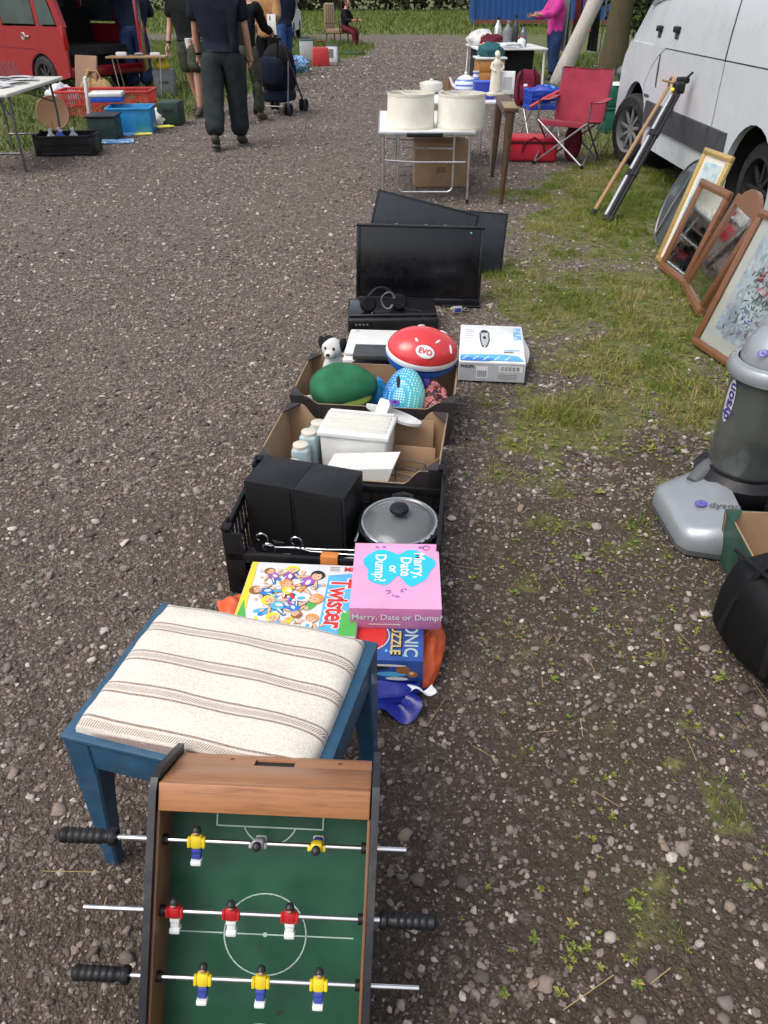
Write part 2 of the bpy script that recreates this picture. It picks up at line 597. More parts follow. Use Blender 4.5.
M['leaf_wash'] = pm('leaf_wash', (.13, .20, .14), .6, bump=.0)
M['level_yellow'] = pm('level_yellow', (.85, .68, .05), .4)  # plain bright yellow of the tripod's spirit level
M['lens_red'] = pm('lens_red', (.42, .01, .012), .15, bump=.0)


def glass(name, col=(.9, .95, .95), rough=.05, tr=1.0):
    t = NT(name)
    n = t.noise(t.obj(), 8, 3)
    return t.done(col, t.maprange(n, .3, .7, rough, rough + .06), 0, None, Transmission_Weight=tr, IOR=1.45)


def mirror(name, col=(.72, .74, .74)):
    t = NT(name)
    o = t.obj()
    n = t.noise(o, 30, 4)
    return t.done(t.mix(t.maprange(n, .45, .75), col, sc(col, .8)), t.maprange(n, .4, .8, .02, .12), 1.0)


M['glass'] = glass('glass')
M['lid_glass'] = glass('lid_glass', (.30, .31, .32), .08, .62)
M['mirror'] = mirror('mirror', (.62, .65, .63))
M['car_glass'] = pm('car_glass', (.055, .075, .080), .06, var=.3, scale=2, bump=.0, Coat_Weight=.8)
M['glass_dark'] = pm('glass_dark', (.07, .085, .09), .07, var=.2, scale=4, bump=.0, Coat_Weight=.8)


def m_cushion():
    t = NT('cushion_stripe')
    o = t.obj()
    xyz = t.n('ShaderNodeSeparateXYZ', None, Vector=o)
    wob = t.math('MULTIPLY', t.noise(o, 9, 2), .006)
    y = t.math('ADD', xyz.outputs['Y'], wob)
    f = t.math('FRACT', t.math('ADD', t.math('MULTIPLY', y, 1 / .0865), 10.43))
    tw = t.n('ShaderNodeTexWave', {'wave_type': 'BANDS', 'bands_direction': 'X'}, Vector=t.mapping(o, (1, 1, 1), (0, 0, 32)), Scale=75, Distortion=1.2, Detail=1).outputs['Fac']
    band = t.ramp(f, [(0, 0), (.34, 0), (.352, 1), (.388, 1), (.40, .12), (.44, .12), (.45, 1), (.56, 1), (.57, .12), (.61, .12), (.622, 1), (.658, 1), (.67, 0), (1, 0)])
    cen = t.ramp(f, [(0, 0), (.435, 0), (.45, 1), (.56, 1), (.575, 0), (1, 0)])
    wv = t.noise(t.mapping(o, (1, .5, 1)), 420, 2)
    wv2 = t.noise(t.mapping(o, (.4, 1, 1)), 420, 2)
    slub = t.noise(t.mapping(o, (1, 9, 1)), 24, 3)
    base = t.mix(t.maprange(t.math('ADD', wv, wv2), .7, 1.3), (.55, .50, .42), (.78, .73, .65))
    base = t.mix(t.math('MULTIPLY', t.maprange(slub, .5, .75), .35), base, (.56, .50, .40))
    dk = t.math('MULTIPLY', band, t.mix(cen, (1, 1, 1), t.maprange(tw, .2, .8, .0, .95)), True)
    dk2 = t.math('MULTIPLY', dk, t.maprange(wv, .3, .7, .55, 1.0))
    c = t.mix(t.math('MULTIPLY', dk2, .95), base, (.13, .050, .040))
    return t.done(c, .95, 0, t.bump(t.math('ADD', wv, wv2), .5, .002), Sheen_Weight=.3)


def m_dots():
    t = NT('teal_dots')
    o = t.obj()
    xyz = t.n('ShaderNodeSeparateXYZ', None, Vector=o)
    g = t.maprange(xyz.outputs['Y'], .085, -.085)
    c = t.ramp(g, [(0, (.01, .09, .42)), (.45, (.01, .30, .55)), (1, (.12, .62, .55))])
    v = t.n('ShaderNodeTexVoronoi', {'feature': 'F1'}, Vector=o, Scale=95, Randomness=.08).outputs['Distance']
    d = t.maprange(v, .30, .40, 1, 0)
    d = t.math('MULTIPLY', d, t.maprange(xyz.outputs['Y'], .085, -.03, .35, 1))
    return t.done(t.mix(d, c, (.66, .82, .80)), .3, 0)


def m_pattern():
    t = NT('patterned_cloth')
    o = t.obj()
    n = t.noise(o, 26, 2, .5, 2.5, 'Color')
    f = t.noise(o, 24, 3, .5, 2)
    c = t.ramp(f, [(.34, (.02, .012, .02)), (.46, (.05, .02, .03)), (.52, (.42, .10, .06)), (.57, (.50, .20, .26)), (.62, (.06, .03, .06)), (.72, (.36, .20, .08))])
    return t.done(c, .9, 0, t.bump(f, .3, .01))


def m_shade():
    t = NT('pleated_cream')
    o = t.obj()
    a = t.n('ShaderNodeTexGradient', {'gradient_type': 'RADIAL'}, Vector=o).outputs['Fac']
    w = t.math('FRACT', t.math('MULTIPLY', a, 64))
    tri = t.math('ABSOLUTE', t.math('SUBTRACT', w, .5))
    n = t.noise(o, 12, 4)
    c = t.mix(t.maprange(n, .35, .7), (.78, .76, .68), (.72, .68, .58))
    return t.done(c, .9, 0, t.bump(tri, .5, .006), Subsurface_Weight=.15, Subsurface_Radius=(.02, .015, .01))


def m_stripes(name, a, b, per, ax='Z', rough=.5, duty=.5):
    t = NT(name)
    o = t.obj()
    xyz = t.n('ShaderNodeSeparateXYZ', None, Vector=o).outputs[ax]
    f = t.math('FRACT', t.math('ADD', t.math('MULTIPLY', xyz, 1 / per), 50))
    n = t.noise(o, 20, 3)
    c = t.mix(t.math('GREATER_THAN', f, duty), a, b)
    c = t.mix(t.math('MULTIPLY', n, .2), c, sc(a, .6))
    return t.done(c, rough)


def m_flecks(name, a, b, c3, scale=120, rough=.5):
    """printed page: many small patches of ink"""
    t = NT(name)
    o = t.obj()
    v = t.n('ShaderNodeTexVoronoi', {'feature': 'F1', 'distance': 'MANHATTAN'}, Vector=o, Scale=scale).outputs['Color']
    f = t.n('ShaderNodeSeparateXYZ', None, Vector=v).outputs['X']
    return t.done(t.ramp(f, [(0, a), (.45, a), (.5, b), (.75, b), (.8, c3), (1, c3)], 'CONSTANT'), rough)


M['cushion'] = m_cushion()
M['dots'] = m_dots()
M['pattern'] = m_pattern()
M['shade'] = m_shade()
M['teapot'] = m_stripes('striped_porcelain', (.70, .72, .74), (.06, .14, .48), .045, 'Z', .2, .6)
M['chair_stripe'] = m_stripes('striped_upholstery', (.50, .40, .29), (.24, .14, .08), .12, 'X', .9, .65)
M['magazine'] = m_flecks('magazine', (.55, .54, .55), (.22, .24, .30), (.10, .09, .10), 14)
M['blue_book'] = m_flecks('blue_book', (.10, .28, .55), (.45, .55, .62), (.04, .12, .36), 30)
M['wicker'] = m_stripes('wicker', (.34, .22, .11), (.20, .12, .05), .03, 'Z', .85, .5)


def m_water_picture():
    t = NT('printed_landscape')
    o = t.obj()
    n = t.noise(t.mapping(o, (1, 1, 3)), 9, 5, .65)
    c = t.ramp(n, [(.28, (.16, .30, .36)), (.42, (.30, .46, .52)), (.52, (.52, .60, .60)), (.62, (.28, .42, .40)), (.75, (.60, .64, .62))])
    return t.done(c, .5)


def m_floral_ground():
    t = NT('printed_wash')
    o = t.obj()
    n = t.noise(o, 7, 5, .65)
    c = t.ramp(n, [(.30, (.30, .34, .42)), (.45, (.50, .54, .60)), (.58, (.66, .67, .68)), (.75, (.58, .56, .60))])
    return t.done(c, .55)


M['landscape'] = m_water_picture()
M['wash'] = m_floral_ground()


# ---- ground, stones, grass, leaves
def m_ground():
    t = NT('gravel_ground')
    p = t.pos()
    warp = t.noise(p, 30, 2, out='Color')
    pw = t.mix(.018, p, warp, 'ADD')
    va = t.n('ShaderNodeTexVoronoi', {'feature': 'F1'}, Vector=pw, Scale=62, Randomness=1)
    vb = t.n('ShaderNodeTexVoronoi', {'feature': 'F1'}, Vector=pw, Scale=150, Randomness=1)
    vc = t.n('ShaderNodeTexVoronoi', {'feature': 'F1'}, Vector=pw, Scale=24, Randomness=1)
    ra = t.n('ShaderNodeSeparateXYZ', None, Vector=va.outputs['Color']).outputs['X']
    rb = t.n('ShaderNodeSeparateXYZ', None, Vector=vb.outputs['Color']).outputs['Y']
    rc = t.n('ShaderNodeSeparateXYZ', None, Vector=vc.outputs['Color']).outputs['Z']
    stones = [(0, (.050, .040, .037)), (.3, (.102, .086, .081)), (.55, (.175, .153, .148)), (.78, (.25, .225, .22)), (.92, (.37, .345, .34)), (1, (.50, .475, .465))]
    ca = t.ramp(ra, stones)
    cb = t.ramp(rb, stones)
    cc = t.ramp(rc, stones)
    cav = t.maprange(va.outputs['Distance'], .30, .62, 1, .0)
    cbv = t.maprange(vb.outputs['Distance'], .30, .65, 1, .0)
    soil = t.mix(t.noise(p, 40, 4), (.019, .013, .009), (.062, .043, .029))
    pick = t.math('GREATER_THAN', t.noise(p, 55, 2), .49)
    fine = t.mix(cbv, soil, cb)
    coarse = t.mix(cav, fine, ca)
    g = t.mix(pick, fine, coarse)
    big = t.math('MULTIPLY', t.math('GREATER_THAN', rc, .90), t.maprange(vc.outputs['Distance'], .24, .40, 1, 0))
    g = t.mix(t.math('MULTIPLY', big, .8), g, cc)
    # broad variation of tone: dusty and damp areas
    n = t.noise(p, .55, 4)
    g = t.mix(t.maprange(n, .35, .65, 0, .32), g, (.185, .164, .158))
    tr = t.noise(t.mapping(p, (1.5, .10, 1)), 1.0, 3)
    g = t.mix(t.maprange(tr, .42, .62, 0, .34), g, (.125, .104, .092))
    sp = t.math('ADD', t.math('MULTIPLY', t.noise(p, 17, 6, .85), .6), t.math('MULTIPLY', t.noise(p, 60, 3, .7), .4))
    g = t.mix(1.0, g, t.ramp(sp, [(.34, .42), (.5, .92), (.60, 1.25), (.70, 1.0)]), 'MULTIPLY')
    g = t.mix(t.maprange(sp, .575, .64), g, (.28, .25, .245))
    sm = t.attr('soil')
    g = t.mix(t.math('MULTIPLY', sm, .85), g, soil)
    moss = t.math('MULTIPLY', t.maprange(t.noise(p, 2.6, 5, .7), .46, .66), t.attr('moss'))
    g = t.mix(t.math('MULTIPLY', moss, .65), g, t.mix(t.noise(p, 45, 4), (.030, .030, .010), (.085, .075, .030)))
    # grass-grown soil
    nn = t.noise(p, 16, 5, .7)
    n3 = t.noise(p, 2.0, 4)
    turf = t.ramp(nn, [(.3, (.040, .040, .014)), (.5, (.090, .095, .024)), (.66, (.16, .145, .046)), (.8, (.24, .18, .08))])
    far = t.ramp(t.noise(p, 5, 6, .75), [(.3, (.045, .060, .014)), (.5, (.078, .095, .022)), (.7, (.13, .135, .035))])
    far = t.mix(t.maprange(n3, .4, .7, 0, .5), far, (.135, .13, .04))
    turf = t.mix(t.attr('far'), turf, far)
    fl = t.math('MULTIPLY', t.math('GREATER_THAN', t.noise(p, 3.2, 5, .8), .56), t.attr('flower'))
    turf = t.mix(fl, turf, (.40, .32, .04))
    gm = t.math('ADD', t.attr('grass'), t.math('MULTIPLY', t.math('SUBTRACT', nn, .5), .9))
    gm = t.maprange(gm, .35, .65)
    g = t.mix(1.0, g, (1.14, 1.03, .92), 'MULTIPLY')
    c = t.mix(gm, g, turf)
    h = t.math('ADD', t.math('MULTIPLY', cav, .6), t.math('MULTIPLY', cbv, .4))
    h = t.mix(gm, h, t.math('MULTIPLY', nn, 2.0))
    return t.done(c, .88, 0, t.bump(h, .9, .008))


def m_stone():
    t = NT('gravel_stone')
    r = t.attr('rnd')
    n = t.noise(t.pos(), 220, 3)
    c = t.ramp(r, [(0, (.048, .038, .035)), (.22, (.098, .082, .078)), (.45, (.168, .146, .142)), (.62, (.225, .202, .198)), (.74, (.23, .188, .155)), (.84, (.305, .282, .275)), (.94, (.40, .38, .37)), (1, (.52, .50, .49))])
    c = t.mix(t.maprange(n, .35, .75, 0, .4), c, (.075, .062, .054))
    c = t.mix(1.0, c, (1.10, 1.01, .92), 'MULTIPLY')
    return t.done(c, .85, 0, t.bump(n, .3, .003))


def m_blade(name, stops):
    t = NT(name)
    c = t.ramp(t.attr('rnd'), stops)
    return t.done(c, .65, 0, None, Subsurface_Weight=.0, Transmission_Weight=.0, Specular_IOR_Level=.25)


M['ground'] = m_ground()
M['stone'] = m_stone()
M['blade'] = m_blade('grass_blade', [(0, (.062, .108, .012)), (.35, (.130, .180, .022)), (.60, (.20, .22, .040)), (.74, (.27, .235, .070)), (.86, (.33, .25, .11)), (1, (.38, .28, .14))])
M['blade_far'] = m_blade('grass_blade_far', [(0, (.055, .095, .015)), (.5, (.10, .15, .022)), (.85, (.16, .18, .036)), (1, (.26, .23, .08))])
M['leaf'] = m_blade('leaf', [(0, (.016, .030, .009)), (.5, (.038, .060, .017)), (.85, (.070, .092, .028)), (1, (.12, .12, .045))])
M['leaf_far'] = m_blade('leaf_far', [(0, (.022, .024, .012)), (.5, (.046, .046, .022)), (.85, (.078, .072, .034)), (1, (.12, .095, .05))])


def m_bark(name, a, b, moss=None):
    t = NT(name)
    o = t.obj()
    n = t.noise(t.mapping(o, (6, 6, 1.2)), 4, 6, .7, .8)
    c = t.mix(t.maprange(n, .3, .7), a, b)
    if moss:
        c = t.mix(t.maprange(t.noise(o, 5, 4), .42, .62), c, moss)
    return t.done(c, .9, 0, t.bump(n, .7, .03))


M['bark_moss'] = m_bark('bark_moss', (.06, .042, .026), (.13, .09, .055), (.075, .075, .025))
M['bark_pale'] = m_bark('bark_pale', (.40, .37, .33), (.60, .56, .51))
# ------------------------------------------------------------------ masks over the ground
def left_edge(y):
    """x of the edge between the gravel track and the grass on the left"""
    return np.interp(y, [0, 9.4, 11.5, 19.6, 23, 26, 31, 33, 34], [-5.6, -4.35, -3.15, -1.95, -1.5, -.6, -.2, -1.2, -40])


def masks(x, y):
    n1 = fbm(x, y, 1.7, 3, 4)
    n2 = fbm(x, y, 5.0, 11, 3)
    nn = (n1 - .5) * 1.5 + (n2 - .5) * .7
    gl = sstep(-.25, .25, (left_edge(y) - x) + nn * .5)
    # strip of grass in front of the van
    lb = np.interp(y, [0, 2.2, 2.6, 3.3, 4.5, 6.0, 7.2, 8.2, 9.5, 12, 16, 19], [2.2, 1.2, .85, .60, .58, .72, .95, 1.6, 2.2, 2.6, 2.9, 2.9])
    e = np.minimum((x - lb), (y - 2.2) * .8)
    gr = sstep(-.30, .55, e + nn * 1.15) * (.42 + .58 * sstep(.34, .60, n1 + .20 * sstep(2.8, 4.6, y)))
    gr = gr * np.where(x > 2.9, .6, 1)
    far = sstep(37, 39, y + nn * 1.5)
    far = np.maximum(far, sstep(17, 19, y) * sstep(2.9, 3.6, x + nn * .6))
    tuft = sstep(.57, .70, fbm(x, y, 9.0, 41, 2)) * sstep(.1, .5, x) * sstep(.5, .9, y) * (y < 3.4) * .60
    g = np.clip(np.maximum(np.maximum(gl, gr), np.maximum(far, tuft)), 0, 1)
    soil = np.clip((1.30 - y / 3.4) * .75 + (fbm(x, y, .9, 77, 3) - .5) * 1.5 + .45 * sstep(.1, .6, x) * (1 - sstep(2.6, 4.5, y)), 0, 1) * (1 - sstep(4, 8, y))
    moss = sstep(.15, .6, x) * (1 - sstep(3.2, 5.5, y))
    fargrass = np.maximum(sstep(9, 13, y) * (x < 0), sstep(14, 18, y))
    flower = sstep(40, 43, y) * (1 - sstep(62, 75, y))
    return g, soil, fargrass, flower, moss


def make_ground():
    def axis(lo, hi, step, reach):
        a = list(np.arange(lo, hi, step))
        st = step
        while a[-1] < reach:
            st *= 1.35
            a.append(a[-1] + st)
        st = step
        while a[0] > -reach:
            st *= 1.35
            a.insert(0, a[0] - st)
        return np.array(a)
    xs = np.concatenate([axis(-3.2, 3.2, .06, 320)])
    ys = np.concatenate([-np.geomspace(1, 120, 14)[::-1] + .3, np.arange(-.4, 9, .06), np.arange(9, 40, .3), 40 + np.geomspace(.4, 420, 34)])
    X, Y = np.meshgrid(xs, ys)
    Z = (fbm(X, Y, .8, 5, 3) - .5) * .035 + (fbm(X, Y, 6, 9, 3) - .5) * .012 - .006
    Z = Z * (1 - sstep(14, 30, np.hypot(X, Y)))
    n, m = len(xs), len(ys)
    V = np.stack([X, Y, Z], -1).reshape(-1, 3)
    i = np.arange(n * m).reshape(m, n)
    F = np.stack([i[:-1, :-1], i[:-1, 1:], i[1:, 1:], i[1:, :-1]], -1).reshape(-1, 4)
    g, so, fa, fl, mo = masks(X.ravel(), Y.ravel())
    ob = np_mesh('ground', V, F, M['ground'], dict(grass=g, soil=so, far=fa, flower=fl, moss=mo), smooth=True)
    ob['kind'] = 'structure'
    return ob


def ground_z(x, y):
    return ((fbm(x, y, .8, 5, 3) - .5) * .035 + (fbm(x, y, 6, 9, 3) - .5) * .012 - .006) * (1 - sstep(14, 30, np.hypot(x, y)))


ICO = None


def stones(name, n, xr, yr, smed, smax, seed, keep=None, sub=1):
    rng = np.random.default_rng(seed)
    bm = bmesh.new()
    bmesh.ops.create_icosphere(bm, subdivisions=sub, radius=1.0)
    bv = np.array([v.co for v in bm.verts], np.float32)
    bf = np.array([[v.index for v in f.verts] for f in bm.faces], np.int32)
    bm.free()
    x = rng.uniform(*xr, n)
    y = rng.uniform(*yr, n)
    dep = .829 * y + .559 * 1.5
    ok = np.abs(x) < .53 * dep + .25
    g, so = masks(x, y)[:2]
    ok &= rng.random(n) > g * .93
    if keep is not None:
        ok &= keep(x, y, rng)
    x, y = x[ok], y[ok]
    n = len(x)
    size = np.minimum(smed * np.exp(rng.normal(0, .52, n)), smax)
    k = len(bv)
    V = np.repeat(bv[None], n, 0)
    V = V * (1 + rng.normal(0, .17, (n, k, 1)))
    V = V * (size[:, None, None] * np.stack([rng.uniform(.75, 1.35, n), rng.uniform(.7, 1.1, n), rng.uniform(.42, .8, n)], -1)[:, None, :])
    a = rng.uniform(0, 6.28, n)
    b = rng.normal(0, .35, n)
    ca, sa, cb, sb = np.cos(a)[:, None], np.sin(a)[:, None], np.cos(b)[:, None], np.sin(b)[:, None]
    vx, vz = V[..., 0] * cb - V[..., 2] * sb, V[..., 0] * sb + V[..., 2] * cb
    V = np.stack([vx * ca - V[..., 1] * sa, vx * sa + V[..., 1] * ca, vz], -1)
    V[..., 0] += x[:, None]
    V[..., 1] += y[:, None]
    V[..., 2] += (ground_z(x, y) + size * rng.uniform(-.10, .35, n))[:, None]
    F = (bf[None] + (np.arange(n) * k)[:, None, None]).reshape(-1, 3)
    rnd = np.repeat(np.clip(rng.beta(1.25, 1.75, n) + rng.normal(0, .04, n) + .10 * (size > smed * 1.7), 0, 1), k)
    ob = np_mesh(name, V.reshape(-1, 3), F, M['stone'], dict(rnd=rnd), smooth=(sub > 1))
    return tag(ob, 'loose grey and white gravel stones lying over the whole track', 'gravel', None, 'stuff')


def blades(name, label, n, xr, yr, h, w, seed, mat, power=1.4, thr=.25, dens=None):
    rng = np.random.default_rng(seed)
    x = rng.uniform(*xr, n)
    y = rng.uniform(*yr, n)
    dep = .829 * y + .559 * 1.5
    ok = (np.abs(x) < .53 * dep + .4)
    g = masks(x, y)[0] if dens is None else dens(x, y)
    clump = fbm(x, y, 9, 5, 2)
    ok &= rng.random(n) < np.clip(g - thr, 0, 1) ** power * 1.6 * sstep(.30, .62, clump) ** 1
    x, y, g, clump = x[ok], y[ok], g[ok], clump[ok]
    n = len(x)
    hh = h * np.exp(rng.normal(0, .4, n)) * (.45 + .75 * g) * (.55 + .9 * sstep(.35, .7, clump))
    a = rng.uniform(0, 6.283, n)
    lean = np.abs(rng.normal(.55, .55, n)) * hh
    ld = rng.uniform(0, 6.283, n)
    dx, dy = np.cos(a) * w * .5, np.sin(a) * w * .5
    lx, ly = np.cos(ld) * lean, np.sin(ld) * lean
    z0 = ground_z(x, y) - .004
    V = np.zeros((n, 5, 3), np.float32)
    V[:, 0] = np.stack([x - dx, y - dy, z0], -1)
    V[:, 1] = np.stack([x + dx, y + dy, z0], -1)
    V[:, 2] = np.stack([x + dx * .75 + lx * .4, y + dy * .75 + ly * .4, z0 + hh * .6], -1)
    V[:, 3] = np.stack([x - dx * .75 + lx * .4, y - dy * .75 + ly * .4, z0 + hh * .6], -1)
    V[:, 4] = np.stack([x + lx, y + ly, z0 + hh * .95], -1)
    o = (np.arange(n) * 5)[:, None]
    F = np.concatenate([o + np.array([[0, 1, 2]]), o + np.array([[0, 2, 3]]), o + np.array([[3, 2, 4]])], 0)
    dry = sstep(.50, .68, fbm(x, y, 1.9, 23, 3))
    rnd = np.clip(rng.random(n) * .62 + dry * rng.random(n) * .75 + .12 * (1 - g), 0, 1)
    ob = np_mesh(name, V.reshape(-1, 3), F, mat, dict(rnd=np.repeat(rnd, 5)))
    return tag(ob, label, 'grass', None, 'stuff')


def leaf_cloud(rng, centers, radii, n, size):
    """n small leaf faces on the shells of several lumps"""
    c = np.array(centers, np.float32)
    r = np.array(radii, np.float32)
    w = (r.mean(1) ** 2)
    idx = rng.choice(len(c), n, p=w / w.sum())
    d = rng.normal(0, 1, (n, 3))
    d /= np.linalg.norm(d, axis=1, keepdims=True)
    rad = rng.uniform(.45, 1.08, n) ** .6
    p = c[idx] + d * r[idx] * rad[:, None]
    nrm = d + rng.normal(0, .7, (n, 3))
    nrm /= np.linalg.norm(nrm, axis=1, keepdims=True)
    t = np.cross(nrm, rng.normal(0, 1, (n, 3)))
    t /= np.linalg.norm(t, axis=1, keepdims=True) + 1e-9
    b = np.cross(nrm, t)
    s = size * rng.uniform(.5, 1.4, n)[:, None]
    V = np.stack([p - t * s, p - b * s * .5, p + t * s, p + b * s * .5], 1)
    F = np.arange(n * 4).reshape(n, 4)
    rnd = np.repeat(np.clip(rng.normal(.45, .22, n) + (rng.random(len(c))[idx] - .5) * .35, 0, 1), 4)
    return V.reshape(-1, 3), F, rnd


ground = make_ground()

# camera
cam_d = bpy.data.cameras.new('camera')
cam_d.sensor_fit = 'VERTICAL'
cam_d.sensor_height = 24.0
cam_d.lens = FPX / 1024 * 24.0
cam_d.clip_start, cam_d.clip_end = .05, 1000
cam = bpy.data.objects.new('camera', cam_d)
COL.objects.link(cam)
cam.location = (0, 0, CAM_H)
cam.rotation_euler = (R(90 - PITCH), 0, 0)
SC.camera = cam

# daylight under a bright overcast sky
SUN_EL, SUN_AZ = 58.0, 235.0        # degrees; azimuth clockwise from +Y (behind the camera, to the left)
w = bpy.data.worlds.new('World')
SC.world = w
w.use_nodes = True
bg = w.node_tree.nodes['Background']
sky = w.node_tree.nodes.new('ShaderNodeTexSky')
sky.sky_type = 'NISHITA'
sky.sun_disc = False
sky.sun_elevation = R(SUN_EL)
sky.sun_rotation = R(SUN_AZ)
sky.air_density, sky.dust_density, sky.ozone_density = 1.0, 4.0, 1.0
hsv = w.node_tree.nodes.new('ShaderNodeHueSaturation')
hsv.inputs['Saturation'].default_value = .45
w.node_tree.links.new(sky.outputs[0], hsv.inputs['Color'])
w.node_tree.links.new(hsv.outputs[0], bg.inputs['Color'])
bg.inputs['Strength'].default_value = .118
sl = bpy.data.lights.new('sun', 'SUN')
sl.energy = .62
sl.angle = R(38)
sl.color = (1.0, .96, .90)
sun = bpy.data.objects.new('sun', sl)
COL.objects.link(sun)
az, el = R(SUN_AZ), R(SUN_EL)
sdir = Vector((math.sin(az) * math.cos(el), math.cos(az) * math.cos(el), math.sin(el)))
sun.rotation_euler = (-sdir).to_track_quat('-Z', 'Y').to_euler()
sun.location = sdir * 30
SC.view_settings.view_transform = 'Standard'
SC.view_settings.look = 'None'
SC.view_settings.exposure = .93
SC.view_settings.gamma = 1.0
SC.cycles.use_denoising = True
SC.cycles.max_bounces = 8

# gravel and grass that nobody could count
stones('gravel', 46000, (-1.6, 1.6), (.35, 2.6), .0030, .010, 1)
stones('gravel', 1900, (-1.7, 1.7), (.35, 3.0), .0075, .016, 2, sub=2)
stones('gravel', 80000, (-3.4, 2.4), (2.4, 5.5), .0040, .012, 3)
stones('gravel', 110000, (-7, 3.5), (5.2, 16), .0062, .017, 4)
stones('gravel', 2500, (-3.4, 2.2), (2.6, 6), .0085, .016, 5)
stones('gravel', 60000, (-9, 5), (15, 34), .0130, .032, 14)
blades('grass', 'short mixed green and dry grass in front of the white van', 230000, (.2, 3.4), (2.0, 9.5), .021, .0036, 6, M['blade'])
blades('grass', 'bright green grass verge along the left side of the track', 130000, (-13, -.3), (8.5, 33), .075, .012, 8, M['blade_far'], 1.0, .3)
blades('grass', 'sparse weeds growing through the gravel in the foreground', 90000, (.1, 1.6), (.6, 3.2), .014, .0024, 9, M['blade'], 1.2, .28)
blades('grass', 'grass around the pale leaning trunk and behind the camping chair', 40000, (2.2, 9), (9.0, 26), .07, .012, 10, M['blade_far'], 1.0, .3)
blades('grass', 'rough far meadow grass before the dark hedge', 90000, (-30, 30), (38, 80), .12, .035, 12, M['blade_far'], 1.0, .2)



def rosettes(name, label, n, xr, yr, size, seed, mat, dens):
    """low broad-leaved weeds: a few flat leaves round a point"""
    rng = np.random.default_rng(seed)
    x, y = rng.uniform(*xr, n), rng.uniform(*yr, n)
    ok = (np.abs(x) < .53 * (.829 * y + .84) + .3) & (rng.random(n) < dens(x, y))
    x, y = x[ok], y[ok]
    n, k = len(x), 6
    a = rng.uniform(0, 6.28, (n, 1)) + np.arange(k)[None] * 6.28 / k + rng.normal(0, .25, (n, k))
    L_ = size * np.exp(rng.normal(0, .4, (n, 1))) * rng.uniform(.6, 1.2, (n, k))
    c, s_ = np.cos(a), np.sin(a)
    z = np.broadcast_to((ground_z(x, y) + .003)[:, None], a.shape)
    X, Y = np.broadcast_to(x[:, None], a.shape), np.broadcast_to(y[:, None], a.shape)
    w_ = L_ * .28
    up = L_ * rng.uniform(.1, .6, (n, k))
    V = np.stack([np.stack([X, Y, z], -1), np.stack([X + c * L_ * .55 - s_ * w_, Y + s_ * L_ * .55 + c * w_, z + up], -1), np.stack([X + c * L_, Y + s_ * L_, z + up * .9], -1), np.stack([X + c * L_ * .55 + s_ * w_, Y + s_ * L_ * .55 - c * w_, z + up], -1)], 2)
    V = V.reshape(-1, 3)
    F = np.arange(len(V)).reshape(-1, 4)
    rnd = np.repeat(np.clip(rng.beta(2.0, 2.2, n * k), 0, 1), 4)
    return tag(np_mesh(name, V, F, mat, dict(rnd=rnd)), label, 'weeds', None, 'stuff')


rosettes('weeds', 'low broad leaved weeds and moss tufts in the gravel and worn grass', 26000, (.1, 3.0), (.55, 7.5), .0075, 51, M['blade'],
         lambda x, y: np.clip(masks(x, y)[0] * .7 + .35 * masks(x, y)[4] * sstep(.46, .66, fbm(x, y, 5.0, 91, 3)), 0, 1))
rng = np.random.default_rng(77)      # dry straws and twigs
n = 420
x, y = rng.uniform(-1.2, 2.2, n), rng.uniform(.6, 5.5, n)
keep = rng.random(n) < .25 + .75 * sstep(0, .6, x)
x, y = x[keep], y[keep]
n = len(x)
a, L_ = rng.uniform(0, 6.28, n), .035 * np.exp(rng.normal(0, .6, n))
dx, dy, wx, wy = np.cos(a) * L_, np.sin(a) * L_, -np.sin(a) * .0009, np.cos(a) * .0009
z = ground_z(x, y) + .008
V = np.stack([np.stack([x - dx - wx, y - dy - wy, z], -1), np.stack([x + dx - wx, y + dy - wy, z + .006], -1), np.stack([x + dx + wx, y + dy + wy, z + .006], -1), np.stack([x - dx + wx, y - dy + wy, z], -1)], 1).reshape(-1, 3)
tag(np_mesh('straw_litter', V, np.arange(len(V)).reshape(-1, 4), M['blade'], dict(rnd=np.repeat(rng.uniform(.8, 1, n), 4))), 'dry straws and stalks scattered over the gravel', 'straw', None, 'stuff')

# far treeline and hedge
rng = np.random.default_rng(5)
cs, rs = [], []
for i in range(46):
    xx = -48 + i * 2.2
    cs.append((xx + rng.normal(0, .6), 84 + rng.normal(0, 1.4), 2.3 + rng.normal(0, .4)))
    rs.append((2.2 + rng.random(), 1.8, 2.6 + rng.random() * 1.5))
    cs.append((xx + rng.normal(0, .6), 88 + rng.normal(0, 1.4), 5 + rng.normal(0, 1.0)))
    rs.append((2.6 + rng.random(), 2.2, 3.4 + rng.random() * 2.5))
V, F, rn = leaf_cloud(rng, cs, rs, 42000, .34)
tl = np_mesh('treeline', V, F, M['leaf_far'], dict(rnd=rn))
tag(tl, 'dark far hedge and trees along the end of the field', 'treeline', None, 'stuff')
# ================================================================== FOREGROUND
# ---- table football
LEN, WID, DEP = .55, .357, .15
D0 = 1.20
bt = Vector((0, .756, .525)) + Vector((-.185, 0, 0))
fm = RX(56) @ RZ(-2.6)
foos = thing('table_football', 'wooden table football game with green pitch leaning against the blue stool', 'table football')
foos.matrix_world = T(bt) @ fm @ T(0, -LEN, 0)
